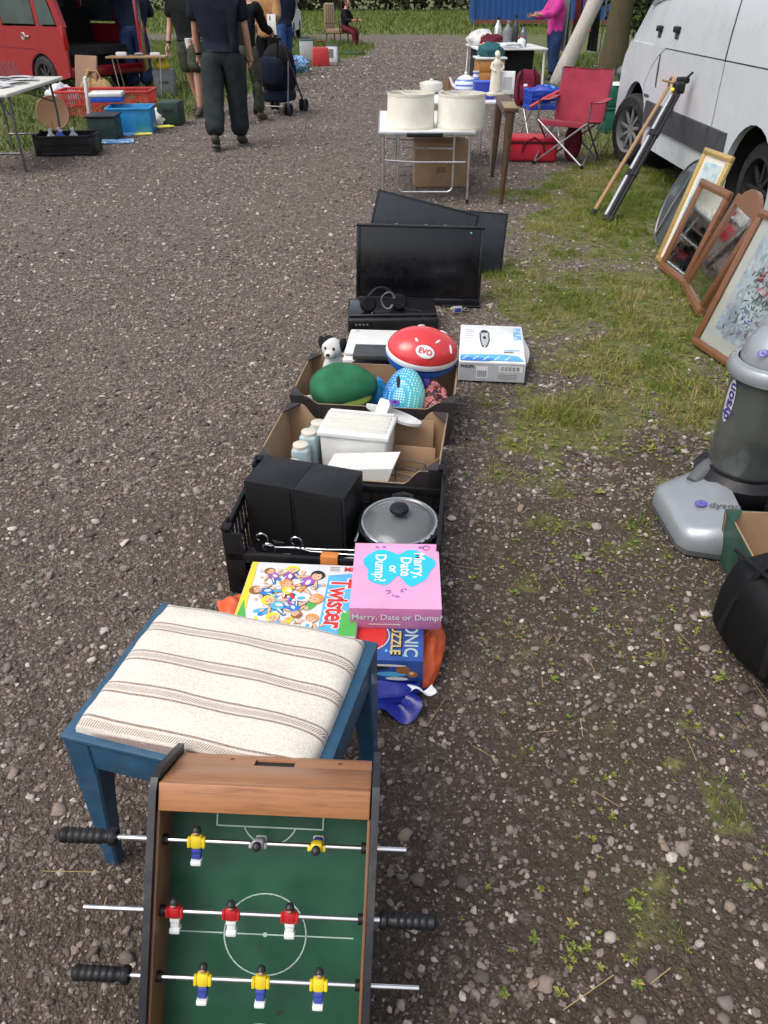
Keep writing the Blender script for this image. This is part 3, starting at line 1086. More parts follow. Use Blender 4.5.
# local: x across, y from the ground end (0) to the top end (LEN), z out of the pitch towards the viewer (rim at 0)
WT = .013
for sx in (-1, 1):
    b = MB()
    x0 = sx * (WID / 2 - WT / 2)
    b.prism([(-.004, -DEP), (LEN + .012, -DEP - .012), (LEN + .014, -.03), (LEN + .006, -.004), (LEN - .012, .006), (.012, .006), (.004, .002)], -WT / 2, WT / 2 - .0015, M['foos_black'],
            T(x0, 0, 0) @ Matrix(((0, 0, -sx, 0), (1, 0, 0, 0), (0, 1, 0, 0), (0, 0, 0, 1))))
    xi = x0 - sx * (WT / 2 + .0015)
    b.box((xi, LEN / 2, -DEP / 2 + .002), (.005, LEN - .09, DEP - .01), M['foos_wood_side'], bevel=.001)
    b.build('side_panel', foos)
b = MB()   # top end: outer face with the finger slot, wide front rim
ew = WID - 2 * WT - .002
slot = []
pts = [(-ew / 2, -DEP), (ew / 2, -DEP), (ew / 2, 0), (-ew / 2, 0)]
b.box((0, LEN - .022, -.006), (ew, .044, .014), M['foos_wood'], bevel=.002)
b.box((0, LEN - .030, -.07), (ew, .024, .118), M['foos_wood'])
# outer face built as four boards round the slot
sw, sz0, sz1 = .034, -.130, -.098
yo = LEN - .009
b.box((0, yo, (sz1 - .012) / 2 - .001), (ew, .018, -sz1 - .012), M['foos_wood'], bevel=.001)
b.box((0, yo, (sz0 - DEP) / 2), (ew, .018, DEP + sz0), M['foos_wood'], bevel=.001)
for sx in (-1, 1):
    b.box((sx * (ew / 4 + sw / 2), yo, (sz0 + sz1) / 2), (ew / 2 - sw, .0178, sz1 - sz0 + .001), M['foos_wood'])
b.box((0, yo + .003, (sz0 + sz1) / 2), (2 * sw - .001, .004, sz1 - sz0 - .001), M['van_dark'])  # dark plate: the shade inside the slot put into its colour
for sx in (-.075, .11):
    b.disc((0, 0, 0), .0035, .0035, M['black_ink'], T(sx, LEN + .0006, -.125) @ RX(-90))
b.build('end_panel', foos)
b = MB()
b.box((0, .022, -.006), (ew, .044, .014), M['foos_wood'], bevel=.002)
b.box((0, .010, -.08), (ew, .020, .13), M['foos_wood'], bevel=.001)
b.build('end_panel', foos)
pz = -.085
b = MB()   # pitch
b.box((0, LEN / 2, pz - .006), (WID - 2 * WT - .006, LEN - .05, .012), M['foos_green'])
px = .136
L = lambda pts, closed=False: b.line(pts, .0024, M['foos_line'], None, pz + .0012, closed)
cy = LEN / 2
circ = lambda cx, cy_, r, a0, a1, n=36: [(cx + r * math.cos(R(a0 + (a1 - a0) * i / n)), cy_ + r * math.sin(R(a0 + (a1 - a0) * i / n))) for i in range(n + 1)]
L([(-px - .01, cy), (px + .01, cy)])
L(circ(0, cy, .068, 0, 360))
for s_, y0 in ((1, LEN - .012), (-1, .012)):
    L([(-.088, y0), (-.088, y0 - s_ * .085), (.088, y0 - s_ * .085), (.088, y0)])
    L([(-.048, y0), (-.048, y0 - s_ * .050), (.048, y0 - s_ * .050), (.048, y0)])
    L(circ(0, y0 - s_ * .068, .046, 22 if s_ < 0 else 202, 158 if s_ < 0 else 338, 20))
b.disc((0, cy, pz + .0016), .004, .004, M['foos_line'])
b.disc((.03, .145, pz + .0010), .006, .003, M['khaki'], rot=30)
b.disc((-.008, cy - .02, pz + .0010), .002, .004, M['khaki'])
b.build('pitch', foos)

RZd = -.028


def player(parent, x, mat, spin=0):
    b = MB()
    A = T(x, 0, 0) @ RX(spin) @ S(1.18, 1.15, 1.18)
    b.box((0, .000, 0), (.017, .021, .013), mat, A, .005)
    for s_ in (-1, 1):
        b.box((s_ * .0098, -.001, .002), (.005, .015, .008), mat, A, .002)
    b.ell((0, .0165, .001), (.0062, .0070, .0066), M['black_ink'], A, 10, 8)
    b.ell((0, .0150, .0040), (.0045, .0045, .0040), M['skin'], A, 8, 6)
    b.box((0, -.0145, 0), (.014, .010, .010), M['white_ink'] if mat is M['red_player'] else M['blue_player'], A, .003)
    b.box((0, -.0225, 0), (.012, .010, .009), M['blue_player'] if mat is M['yellow'] else M['white_ink'], A, .002)
    b.box((0, -.0305, .002), (.0145, .008, .013), M['white_ink'], A, .002)
    return b.build('player', parent)


def rod(yy, x0, x1, hx, players, tilt=0):
    b = MB()
    b.cyl((x0, 0, 0), (x1, 0, 0), .0040, M['chrome'], n=12)
    r = b.build('rod', foos, (0, yy, RZd), (0, 0, tilt))
    h = MB()
    s_ = 1 if hx > 0 else -1
    a0 = hx
    prof = [(.003, 0), (.013, 0), (.0145, .004), (.0145, .010), (.0105, .013), (.0100, .020)]
    for i in range(5):
        z = .022 + i * .011
        prof += [(.0112, z), (.0122, z + .003), (.0122, z + .007), (.0108, z + .010)]
    prof += [(.0122, .078), (.0125, .086), (.008, .090), (.001, .090)]
    h.lathe(prof, M['black_plastic'], 16, T(a0, 0, 0) @ RY(90 * s_))
    h.build('handle', r)
    for xb in (-WID / 2 + WT + .006, WID / 2 - WT - .006):
        u = MB()
        u.cyl((xb - .006, 0, 0), (xb + .006, 0, 0), .0085, M['black_plastic'], n=14)
        u.build('bushing', r)
    for (x, mt, sp) in players:
        player(r, x, mt, sp)
    return r


Y_, G_, R_ = M['yellow'], M['grey_plastic'], M['red_player']
rod(LEN - .100, -.262, .225, -.235, [(-.108, Y_, 12), (-.010, G_, 78), (.083, Y_, 84)])
b = MB()
rr = rod(LEN - .213, -.282, .20, .188, [(-.138, R_, 20), (-.048, R_, 20), (.045, R_, 20)])
rod(LEN - .318, -.230, .255, -.205, [(-.088, Y_, 4), (.004, Y_, 4), (.096, Y_, 4)])
rod(LEN - .430, -.270, .235, .205, [(-.10, R_, 8), (0, R_, 8), (.10, R_, 8)])

# ---- blue stool
st = thing('stool', 'blue painted wooden stool with cream striped woven seat', 'stool', (-.306, 1.076, 0), -14.9)
sw_, sd_ = .500, .385
b = MB()
for (c, s_) in (((0, -sd_ / 2 + .013, .362), (sw_ - .07, .022, .072)), ((0, sd_ / 2 - .013, .362), (sw_ - .07, .022, .072)),
                ((-sw_ / 2 + .013, 0, .362), (.022, sd_ - .07, .072)), ((sw_ / 2 - .013, 0, .362), (.022, sd_ - .07, .072))):
    b.box(c, s_, M['blue_wood'], None, .003)
b.box((0, 0, .4035), (sw_ + .006, sd_ + .006, .011), M['blue_wood'], None, .004)
b.build('frame', st)
for sx in (-1, 1):
    for sy in (-1, 1):
        b = MB()
        t0, t1 = .056, .030
        vs = []
        for z, t in ((.397, t0), (.30, t0 * .98), (.18, .043), (.05, .033), (0, t1)):
            cx, cy2 = sx * (sw_ / 2 - t / 2 + .001), sy * (sd_ / 2 - t / 2 + .001)
            k = .004
            for dx, dy in ((-t / 2 + k, -t / 2), (t / 2 - k, -t / 2), (t / 2, -t / 2 + k), (t / 2, t / 2 - k), (t / 2 - k, t / 2), (-t / 2 + k, t / 2), (-t / 2, t / 2 - k), (-t / 2, -t / 2 + k)):
                vs.append((cx + dx, cy2 + dy, z))
        fs = []
        for l in range(4):
            for i in range(8):
                j = (i + 1) % 8
                fs.append([l * 8 + j, l * 8 + i, (l + 1) * 8 + i, (l + 1) * 8 + j])
        fs.append(list(range(8)))
        fs.append(list(range(39, 31, -1)))
        b.add(vs, fs, M['blue_wood'])
        b.build('leg', st)


def cush(u, v):
    x, y = (u * 2 - 1), (v * 2 - 1)
    ex, ey = 1 - abs(x) ** 9, 1 - abs(y) ** 8
    e = max(0, min(ex, ey))
    z = .409 + .040 * (e ** .35) * (1 - .10 * (x * x + y * y)) + .0022 * math.sin(x * 7 + y * 5) + .0014 * math.sin(y * 17 - x * 3)
    if abs(x) > .999 or abs(y) > .999:
        z = .4092
    return (x * (sw_ / 2 - .020) * (1 - .012 * y * y), y * (sd_ / 2 - .010) * (1 - .02 * x * x), z)


b = MB()
ss = lambda t: .5 - .5 * math.copysign(abs(math.cos(math.pi * t)) ** .62, math.cos(math.pi * t))
b.grid(lambda u, v: cush(ss(u), ss(v)), 60, 50, M['cushion'])
b.build('seat_cushion', st, sharp=70)

# ---- carrier bag under the games, boxed games
def blob(name, label, cat, loc, rad, mat, seed, amp=.18, freq=2.2, nz=28, flat=0.0, parent=None, rot=0, extra=None):
    from mathutils import noise as mn
    b = MB()

    def f(p):
        d = 1 + amp * mn.noise(p * freq + Vector((seed * 3.1, seed, 0))) + amp * .5 * mn.noise(p * freq * 2.7 + Vector((seed, 0, 5)))
        q = p * d
        if q.z < -flat:
            q = Vector((q.x * 1.02, q.y * 1.02, -flat + (q.z + flat) * .1))
        return q
    b.ell((0, 0, rad[2] * flat if flat else 0), rad, mat, None, 36, nz, f)
    if extra:
        extra(b)
    if parent is not None:
        return b.build(name, parent, loc, (0, 0, rot), 80)
    return one(b, name, label, cat, loc, rot, None, 80)


bag = thing('carrier_bag', 'blue and orange plastic carrier bag lying under the stacked game boxes', 'bag', (.02, 1.50, 0))
blob('sack', None, None, (-.035, .035, 0), (.160, .150, .042), M['bag_blue'], 3, .12, 2.6, 24, .45, bag)
blob('orange_panel', None, None, (.102, .080, .0), (.046, .125, .058), M['bag_orange'], 8, .2, 2.4, 22, .35, bag, -8)
b = MB()
b.grid(lambda u, v: (-.06 + .12 * u + .02 * math.sin(v * 5), -.150 + .10 * v + .008 * math.sin(u * 6), .028 + .02 * math.sin(u * 6 + v * 4) * (1 - v) - .022 * (1 - v)), 14, 8, M['bag_blue'])
b.grid(lambda u, v: (.045 + .065 * u + .006 * math.sin(v * 5), -.117 + .02 * v + .006 * math.sin(u * 7), .058 + .010 * math.sin(u * 5 + v * 2)), 12, 6, M['white_card'])
b.build('loose_fold', bag, sharp=80)
one(MB().grid(lambda u, v: ((u - .5) * .10, (v - .5) * .09, .02 + .045 * math.sin(u * 3.1) * math.sin(v * 3.1) + .008 * math.sin(u * 12 + v * 7)), 14, 12, M['bag_orange']), 'plastic_bag', 'small crumpled orange plastic bag at the back left of the stool', 'bag', (*at(236, 606, .03), 0), 20, None, 80)
bb = MB().box((0, 0, .048), (.36, .20, .095), M['kraft_dark'], None, .004)
one(bb, 'cardboard_box', 'plain brown box hidden under the white party game', 'box', (-.235, 1.655, 0), -5)

# Sonic puzzle
sz = thing('puzzle_box', 'blue puzzle box on the carrier bag beneath the pink game box', 'puzzle', (-.005, 1.555, .052), -3)
b = MB()
b.box((0, 0, .037), (.225, .245, .074), M['puzzle_blue'], None, .002)
A = T(0, 0, .0748)
b.disc((-.035, -.035, .0004), .050, .062, M['red_ink'], A)
b.line(circ(-.035, -.035, .056, 0, 360), .003, M['white_ink'], A, .0007)
b.text('SONIC', .050, M['tin_blue'], A @ T(.078, -.035, .0008) @ RZ(-90), bold=.001)
b.text('PUZZLE', .036, M['brass_ink'], A @ T(.038, -.040, .0008) @ RZ(-90), bold=.001)
b.text('PUZZLE', .036, M['black_ink'], A @ T(.0395, -.0415, .0005) @ RZ(-90), bold=.003)
for i in range(12):
    b.disc((random.uniform(-.10, .10), random.uniform(-.115, -.05), .0003), .006, .004, M['lblue_ink'], A, 8, random.uniform(0, 90))
B = T(0, -.1230, .037) @ RX(90)
for i, (x, y, rx, ry, mt) in enumerate([(-.02, .012, .045, .010, 'black_ink'), (.03, -.012, .040, .009, 'lblue_ink'), (.06, .006, .018, .016, 'brown_ink'), (.085, -.010, .014, .012, 'brown_ink'), (.083, -.006, .006, .006, 'skin_ink'), (.02, .020, .05, .004, 'white_ink'), (-.05, -.01, .03, .008, 'lblue_ink')]):
    b.disc((x, y, .0004 + i * .0002), rx, ry, M[mt], B, 14)
b.disc((.045, -.026, .0022), .030, .006, M['white_ink'], B)
b.build('carton', sz)

# pink quiz game box
pk = thing('quiz_game_box', 'pink party game box with turquoise splash, topmost of the games', 'game box', (.034, 1.688, .127), -1.5)
b = MB()
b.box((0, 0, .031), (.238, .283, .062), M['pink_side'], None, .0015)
b.build('tray', pk)
b = MB()
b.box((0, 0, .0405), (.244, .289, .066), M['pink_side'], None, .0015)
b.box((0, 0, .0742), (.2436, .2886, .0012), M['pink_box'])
A = T(0, 0, .0752)
# splash: two round lobes joined at a waist
sp = []
for i in range(72):
    a = 2 * math.pi * i / 72
    r = .064 + .028 * abs(math.cos(a)) ** 1.4 + .006 * math.sin(5 * a + .6) + .0035 * math.sin(9 * a)
    wst = 1 - .40 * math.exp(-((math.cos(a)) / .28) ** 2)
    sp.append((r * 1.06 * math.cos(a) + .006, r * wst * 1.28 * math.sin(a) + .036))
b.poly([(x, y, .0005) for x, y in sp], M['cyan_ink'], A)
for j, (wd, xx, yy) in enumerate((('Marry,', .064, .042), ('Date', .026, .035), ('or', -.008, .022), ('Dump?', -.046, .028))):
    b.text(wd, .044 if j != 2 else .036, M['white_ink'], A @ T(xx, yy, .0010) @ RZ(-90), bold=.0010)
for (x, y) in ((-.058, .128), (-.035, .120), (-.02, -.075), (.0, -.095), (.018, -.07), (.075, .125)):
    for k in range(3):
        a = random.uniform(0, 180)
        b.disc((x + random.uniform(-.008, .008), y + random.uniform(-.008, .008), .0006 + k * .0001), .006, .0022, M['purple_ink'], A, 8, a)
b.line(circ(.086, .124, .010, 0, 320, 16), .003, M['purple_ink'], A, .0006)
b.text('For hours of fun', .010, M['white_ink'], A @ T(.09, -.07, .0008) @ RZ(-90)) if False else None
B = T(0, -.1451, .0405) @ RX(90)
b.text('Marry, Date or Dump?', .026, M['white_ink'], B @ T(.004, .004, .0006), bold=.0005)
b.text('Marry, Date or Dump?', .026, M['purple_ink'], B @ T(.0052, .0028, .0003), bold=.0009)
for i in range(14):
    x = -.07 + i * .006
    b.line([(x, -.020), (x + .004, -.020)], .0035, M['white_ink'], B, .0004)
b.build('lid', pk)

# party game with cartoon children
tw = thing('party_game_box', 'white party game box with cartoon children and red lettering', 'game box', (-.232, 1.652, .098), -4)
b = MB()
b.box((0, 0, .026), (.335, .300, .052), M['white_card'], None, .0015)
A = T(0, 0, .0526)
Q = lambda c, mt, z=.0005: b.poly([(x, y, z) for x, y in c], M[mt], A)
Q([(-.166, -.148), (-.138, -.148), (-.150, .148), (-.166, .148)], 'yellow_ink')
Q([(-.166, -.148), (-.120, -.148), (-.155, -.02)], 'green_ink', .0007)
Q([(.066, -.148), (.166, -.148), (.166, .118), (.066, .100)], 'lblue_ink')
Q([(.120, -.148), (.166, -.148), (.166, -.030), (.120, -.060)], 'green_ink', .0008)
b.text('MB', .026, M['red_ink'], A @ T(.125, .130, .0009), bold=.001)
for i in range(3):
    b.line([(.066 + .001 * i, .138 - i * .008), (.094, .138 - i * .008)], .0024, M['mid_grey'], A, .0008)
b.text('Twister', .066, M['white_ink'], A @ T(.103, -.018, .0010) @ RZ(-90) @ S(1, 1.25, 1), bold=.0045)
b.text('Twister', .066, M['red_ink'], A @ T(.104, -.018, .0014) @ RZ(-90) @ S(1, 1.25, 1), bold=.0016)


def kid(x, y, rot, hair, shirt, leg, k=1.0):
    """a simple drawn child: head, hair, shirt, arms, legs, shoes"""
    Z = [.0010 + random.random() * .0004]

    def e(cx, cy2, rx, ry, mt, ro=0):
        Z[0] += .00013
        b.disc((cx, cy2, Z[0]), rx, ry, M[mt], A @ T(x, y, 0) @ RZ(rot) @ S(k, k, 1), 14, ro)
    for s_ in (-1, 1):
        e(s_ * .014, -.052, .0085, .030, 'black_ink', s_ * 14)
        e(s_ * .014, -.052, .0070, .029, leg, s_ * 14)
        e(s_ * .024, -.082, .012, .007, 'white_ink', s_ * 20)
        e(s_ * .030, -.010, .007, .027, 'black_ink', s_ * 50)
        e(s_ * .030, -.010, .0056, .026, 'skin_ink', s_ * 50)
        e(s_ * .050, .006, .008, .008, 'skin_ink')
    e(0, -.018, .0235, .0285, 'black_ink')
    e(0, -.018, .022, .027, shirt)
    e(0, .028, .0255, .0235, hair)
    e(.003, .020, .0175, .0180, 'skin_ink')
    for s_ in (-1, 1):
        e(s_ * .007, .023, .0020, .0030, 'black_ink')
    e(0, .009, .0045, .0016, 'brown_ink')
    e(.004, .016, .003, .002, 'orange_ink')
    e(-.006, .036, .012, .006, hair, 30)
    e(.006, -.022, .008, .014, 'white_ink' if shirt != 'white_ink' else 'lblue_ink', 20)
    e(-.014, -.045, .003, .02, 'white_ink', -14)


for q in range(16):
    b.disc((random.uniform(-.13, .04), random.uniform(-.13, .13), .0005 + q * .00002), random.uniform(.012, .03), random.uniform(.006, .014), M[random.choice(['lblue_ink', 'yellow_ink', 'blue_ink', 'pink_box', 'green_ink', 'white_ink'])], A, 12, random.uniform(0, 180))
for (x, y, ro, ha, sh_, le, k) in ((-.098, .092, 35, 'brown_ink', 'purple_ink', 'blue_ink', .62), (-.045, .100, -10, 'yellow_ink', 'purple_ink', 'yellow_ink', .70), (.020, .078, -40, 'black_ink', 'purple_ink', 'orange_ink', .85), (-.112, .015, 80, 'brown_ink', 'blue_ink', 'lblue_ink', .72),
                                   (-.045, .035, 15, 'orange_ink', 'yellow_ink', 'red_ink', .70), (.022, -.005, -95, 'orange_ink', 'white_ink', 'blue_ink', .85), (-.070, -.035, 55, 'yellow_ink', 'lblue_ink', 'blue_ink', .80), (-.005, -.060, 200, 'brown_ink', 'blue_ink', 'purple_ink', .62),
                                   (.038, -.105, -20, 'orange_ink', 'white_ink', 'lblue_ink', .72), (-.055, -.110, 20, 'yellow_ink', 'lblue_ink', 'yellow_ink', .75)):
    kid(x, y, ro, ha, sh_, le, k)
for q in range(30):
    x, y = random.uniform(-.13, .05), random.uniform(-.13, .13)
    b.line([(x, y), (x + random.uniform(-.012, .012), y + random.uniform(-.012, .012))], .0014, M['black_ink'], A, .0034)
b.build('carton', tw)
# ================================================================== THE ROW OF GOODS
# ---- black plastic crate
def lattice_wall(b, w, h, mat, A, holes=True):
    """slatted wall in local x (w), z (h), thin in y"""
    b.box((0, 0, .012), (w, .010, .024), mat, A, .002)
    b.box((0, 0, h - .014), (w, .014, .028), mat, A, .003)
    b.box((0, 0, h * .5), (w, .008, .012), mat, A, .001)
    n = max(3, int(w / .034))
    for i in range(n + 1):
        x = -w / 2 + .006 + (w - .012) * i / n
        b.box((x, .001, h / 2), (.010, .007, h - .03), mat, A, .001)
    if not holes:
        b.box((0, -.002, h / 2), (w, .004, h - .02), mat, A)


def plastic_crate(name, label, loc, rot, w, d, h, hf, mat, group=None, low_corner=False, holes=True):
    h0 = h
    t = thing(name, label, 'crate', (*loc, 0) if len(loc) == 2 else loc, rot, group)
    b = MB()
    b.box((0, 0, .010), (w - .02, d - .02, .008), mat)
    for i in range(7):
        b.box((0, -d / 2 + d * (i + .5) / 7, .017), (w - .03, .012, .006), mat)
    b.build('base', t)
    for (ww, hh, A) in ((w - .01, hf, T(0, -d / 2 + .006, .003)), (w - .01, hf, T(0, d / 2 - .006, .003) @ RZ(180)),
                        (d - .01, h - .02, T(-w / 2 + .006, 0, .003) @ RZ(-90)), (d - .01, h - .02, T(w / 2 - .006, 0, .003) @ RZ(90))):
        b = MB()
        lattice_wall(b, ww, hh, mat, A, holes)
        b.build('side_wall', t)
    for sx in (-1, 1):
        for sy in (-1, 1):
            b = MB()
            A = T(sx * (w / 2), sy * (d / 2), 0)
            h = h0 if not (low_corner and sx > 0 and sy < 0) else hf
            b.box((-sx * .004, -sy * .030, h / 2), (.010, .060, h), mat, A, .003)
            b.box((-sx * .030, -sy * .0035, h / 2 - .01), (.060, .009, h - .02), mat, A, .003)
            b.box((-sx * .012, -sy * .012, h - .006), (.030, .030, .012), mat, A, .003)
            b.build('corner_post', t)
    return t


C1 = (-.135, 2.035)
plastic_crate('plastic_crate', 'black slatted plastic crate with high corners holding speakers and a lidded pan', C1, -6, .645, .43, .245, .15, M['crate_black'], None, True)
loc1 = T(C1[0], C1[1], 0) @ RZ(-6)


def in1(x, y, z=.02):
    p = loc1 @ Vector((x, y, z))
    return (p.x, p.y, p.z)


for i, (x, nm) in enumerate(((-.212, 'left hand black box speaker in the black crate, taller back edge'), (-.046, 'black box speaker beside the glass lid in the black crate'))):
    t = thing('speaker', ['black box speaker at the outer side wall of the black crate', 'black box speaker next to the glass lidded pan in the black crate'][i], 'speaker', (-.252 + (i * 2 - 1) * .0835 * .951, 2.072 - (i * 2 - 1) * .0835 * .309, .022), -18, 'pair of black box speakers in the crate')
    b = MB()
    b.box((0, 0, .134), (.1665, .168, .268), M['black_plastic'], None, .0015)
    b.build('cabinet', t)
    b = MB()
    b.box((0, -.0865, .130), (.150, .006, .250), M['eva_black'], None, .004)
    b.build('grille', t)
    b = MB()
    b.line([(-.02, 0), (.02, 0)], .003, M['mid_grey'], T(.02, -.0898, .06) @ RX(90))
    b.line([(-.015, -.006), (.014, -.006)], .002, M['mid_grey'], T(.02, -.0898, .06) @ RX(90))
    b.build('nameplate', t)
# tablet of scrolls: chrome scroll rods
for i, (x, y, z, rz, ln, sgn) in enumerate(((-.235, -.120, .112, 2, .27, 1), (-.125, -.128, .112, -1, .20, 1), (-.21, -.145, .094, 4, .27, 1), (-.18, -.155, .086, 1, .27, 0))):
    lab = ['chrome curtain rod with the largest curled end lying in the black crate', 'chrome curtain rod with a small curled end in front of the speakers',
           'plain twisted chrome rod across the front of the black crate', 'thin chrome rod lowest along the front wall of the black crate'][i]
    b = MB()
    pts = []
    if sgn:
        for k in range(22):
            a = R(-60 + k * 16)
            r = .009 + .019 * k / 21
            pts.append((-r * math.cos(a) * 1.0 - .0, -.004, .034 + r * math.sin(a)))
        e = Vector(pts[-1])
        pts = pts[:-2] + [(e.x + .02, -.004, .010), (e.x + .05, -.004, .002)]
        x0 = pts[-1][0]
    else:
        pts = [(-.05, -.004, .002)]
        x0 = -.05
    pts += [(x0 + ln * q, -.004 + .002 * math.sin(q * 9), .002) for q in (.2, .4, .6, .8, 1.0)]
    b.tube(pts, .0026, M['chrome'], 8)
    b.ell((pts[-1][0], -.004, .002), (.008, .008, .008), M['chrome'], None, 10, 8)
    one(b, 'curtain_rod', lab, 'curtain rod', in1(x, y, z), -6 + rz, 'chrome rods in the black crate')
b = MB()
b.box((0, 0, .035), (.36, .11, .07), M['gloss_black'], None, .004)
b.line([(-.12, .0), (-.04, .01)], .003, M['mid_grey'], T(0, -.01, .0705))
one(b, 'media_player', 'flat glossy black media player under the chrome rods in the crate', 'media player', in1(-.105, -.120, .020), -5)
# strip of chrome trim standing at the crate middle
b = MB().box((0, 0, .05), (.010, .075, .10), M['chrome'], None, .003)
one(b, 'metal_bracket', 'upright polished metal bracket between the rods and the glass lid', 'bracket', in1(.065, -.100, .07), -10)
# pan with glass lid
pan = thing('saucepan', 'black slow cooker pan with round glass lid in the crate', 'pan', in1(.188, -.030, .022), (5, 0, -6))
b = MB()
b.lathe([(.001, 0), (.098, 0), (.108, .012), (.122, .150), (.127, .156), (.127, .160), (.116, .160), (.112, .150), (.100, .012), (.001, .010)], M['gloss_black'], 40)
b.build('pot', pan)
for s_ in (-1, 1):
    b = MB()
    b.tube([(s_ * .03 - .0, .118, .140), (s_ * .028, .150, .146), (0, .158, .148)][:3], .010, M['black_plastic'], 8)
    b.build('handle', pan)
b = MB()
b.lathe([(.112, .163), (.100, .172), (.070, .184), (.030, .191), (.001, .192)], M['lid_glass'], 40)
b.lathe([(.001, .1905), (.030, .1895), (.070, .1825), (.100, .1705), (.112, .1615)], M['lid_glass'], 40)
ld = b.build('glass_lid', pan)
b = MB()
b.lathe([(.110, .160), (.118, .160), (.1205, .164), (.118, .168), (.112, .168), (.110, .164)], M['chrome'], 48)
b.build('rim', ld)
b = MB()
b.lathe([(.001, .191), (.012, .191), (.012, .200), (.026, .206), (.030, .212), (.028, .220), (.018, .224), (.001, .225)], M['black_plastic'], 24)
b.build('knob', ld)
b = MB()
b.lathe([(.001, 0), (.075, .0), (.062, .028), (.001, .034)], M['dark_grey'], 20)
b.build('insert', pan, (.0, -.01, .10))
one(MB().box((0, 0, 0), (.052, .004, .070), M['orange_tape'], None, .001).box((0, .012, .034), (.052, .028, .004), M['orange_tape'], None, .001), 'price_tag', 'orange cardboard tag folded over the front wall of the black crate', 'tag', in1(-.005, -.2195, .128), -6)


# ---- cardboard trays
def wall_prof(w, h, dip, ramp_=.10):
    """tray wall outline: full height at the corners, lower in the middle"""
    k = w / 2
    pts = [(-k, 0), (k, 0), (k, h), (k - ramp_ * .55, h)]
    for i in range(7):
        t = i / 6
        pts.append((k - ramp_ * (.55 + .55 * t), h - dip * (3 * t * t - 2 * t ** 3)))
    for i in range(6, -1, -1):
        t = i / 6
        pts.append((-k + ramp_ * (.55 + .55 * t), h - dip * (3 * t * t - 2 * t ** 3)))
    pts += [(-k + ramp_ * .55, h), (-k, h)]
    return pts


def card_tray(name, label, loc, rot, w, d, h, dip, out, inn, lean=6, group=None):
    t = thing(name, label, 'cardboard box', (*loc, 0), rot, group)
    b = MB()
    b.box((0, 0, .005), (w - .01, d - .01, .008), inn)
    b.build('base', t)
    for (ww, A, dp) in ((w, T(0, -d / 2, .002), dip), (w, T(0, d / 2, .002) @ RZ(180), dip), (d, T(-w / 2, 0, .002) @ RZ(-90), 0), (d, T(w / 2, 0, .002) @ RZ(90), 0)):
        b = MB()
        F = A @ Matrix(((1, 0, 0, 0), (0, 0, -1, 0), (0, 1, 0, 0), (0, 0, 0, 1)))
        F = A @ RX(lean) @ RX(90)
        pr = wall_prof(ww, h, dp) if dp else [(-ww / 2, 0), (ww / 2, 0), (ww / 2 + h * .10, h), (-ww / 2 - h * .10, h)]
        if dp:
            pr = [(x * (1 + .10 * h / ww * 2 * y / h), y) for x, y in pr]
        b.prism(pr, -.0005, .0025, out, F)
        b.prism([(x * .992, y * .997) for x, y in pr], -.0055, -.0006, inn, F)
        wobj = b.build('side_wall', t)
        if not dp:
            b = MB()
            b.disc((0, h * .60, .0030), .045, .014, M['van_dark'], F)
            b.build('hand_hole', wobj)
    for sx in (-1, 1):      # folded corner flaps
        for sy in (-1, 1):
            b = MB()
            b.prism([(0, 0), (-sx * .055, 0), (0, -sy * .085)], h - .002, h + .003, out, T(sx * (w / 2 + h * .085), sy * (d / 2 + h * .085), 0))
            b.build('corner_flap', t)
    return t


C2 = (-.10, 2.515)
card_tray('cardboard_tray', 'dark printed cardboard tray with kraft inside holding white plastic organisers', C2, -8, .60, .41, .195, .060, M['box_dark'], M['kraft'], 6)
loc2 = T(C2[0], C2[1], 0) @ RZ(-8)


def in2(x, y, z=.012):
    p = loc2 @ Vector((x, y, z))
    return (p.x, p.y, p.z)


C3 = (-.025, 3.03)
card_tray('cardboard_tray', 'brown cardboard tray full of soft toys and bicycle helmets', C3, -6.5, .63, .40, .195, .035, M['box_dark'], M['kraft'], 5)
loc3 = T(C3[0], C3[1], 0) @ RZ(-6.5)


def in3(x, y, z=.012):
    p = loc3 @ Vector((x, y, z))
    return (p.x, p.y, p.z)


# contents of tray 2
wo = thing('plastic_organiser', 'large white ribbed plastic organiser in the cardboard tray', 'organiser', in2(-.005, .055, .012), -11)
b = MB()
b.box((0, 0, .098), (.245, .165, .170), M['white_plastic'], None, .014, 3, 1.04)
b.build('body', wo)
b = MB()
b.box((0, 0, .193), (.270, .188, .022), M['white_plastic'], None, .007, 3)
for yy in (-.055, -.02, .015, .05):
    b.box((0, yy, .2045), (.235, .024, .006), M['cream_plastic'], None, .002)
b.box((0, .078, .208), (.25, .014, .010), M['white_plastic'], None, .003)
b.build('lid', wo)
b = MB()
b.prism([(-.115, 0), (.105, 0), (.125, .135), (-.115, .06)], -.062, .062, M['white_plastic'], RX(90))
b.box((.0, 0, .128), (.02, .001, .001), M['white_plastic'])
wd = one(b, 'plastic_holder', 'sloping white plastic holder in front of the ribbed organiser', 'holder', in2(.022, -.115, .06), (0, 8, -14))
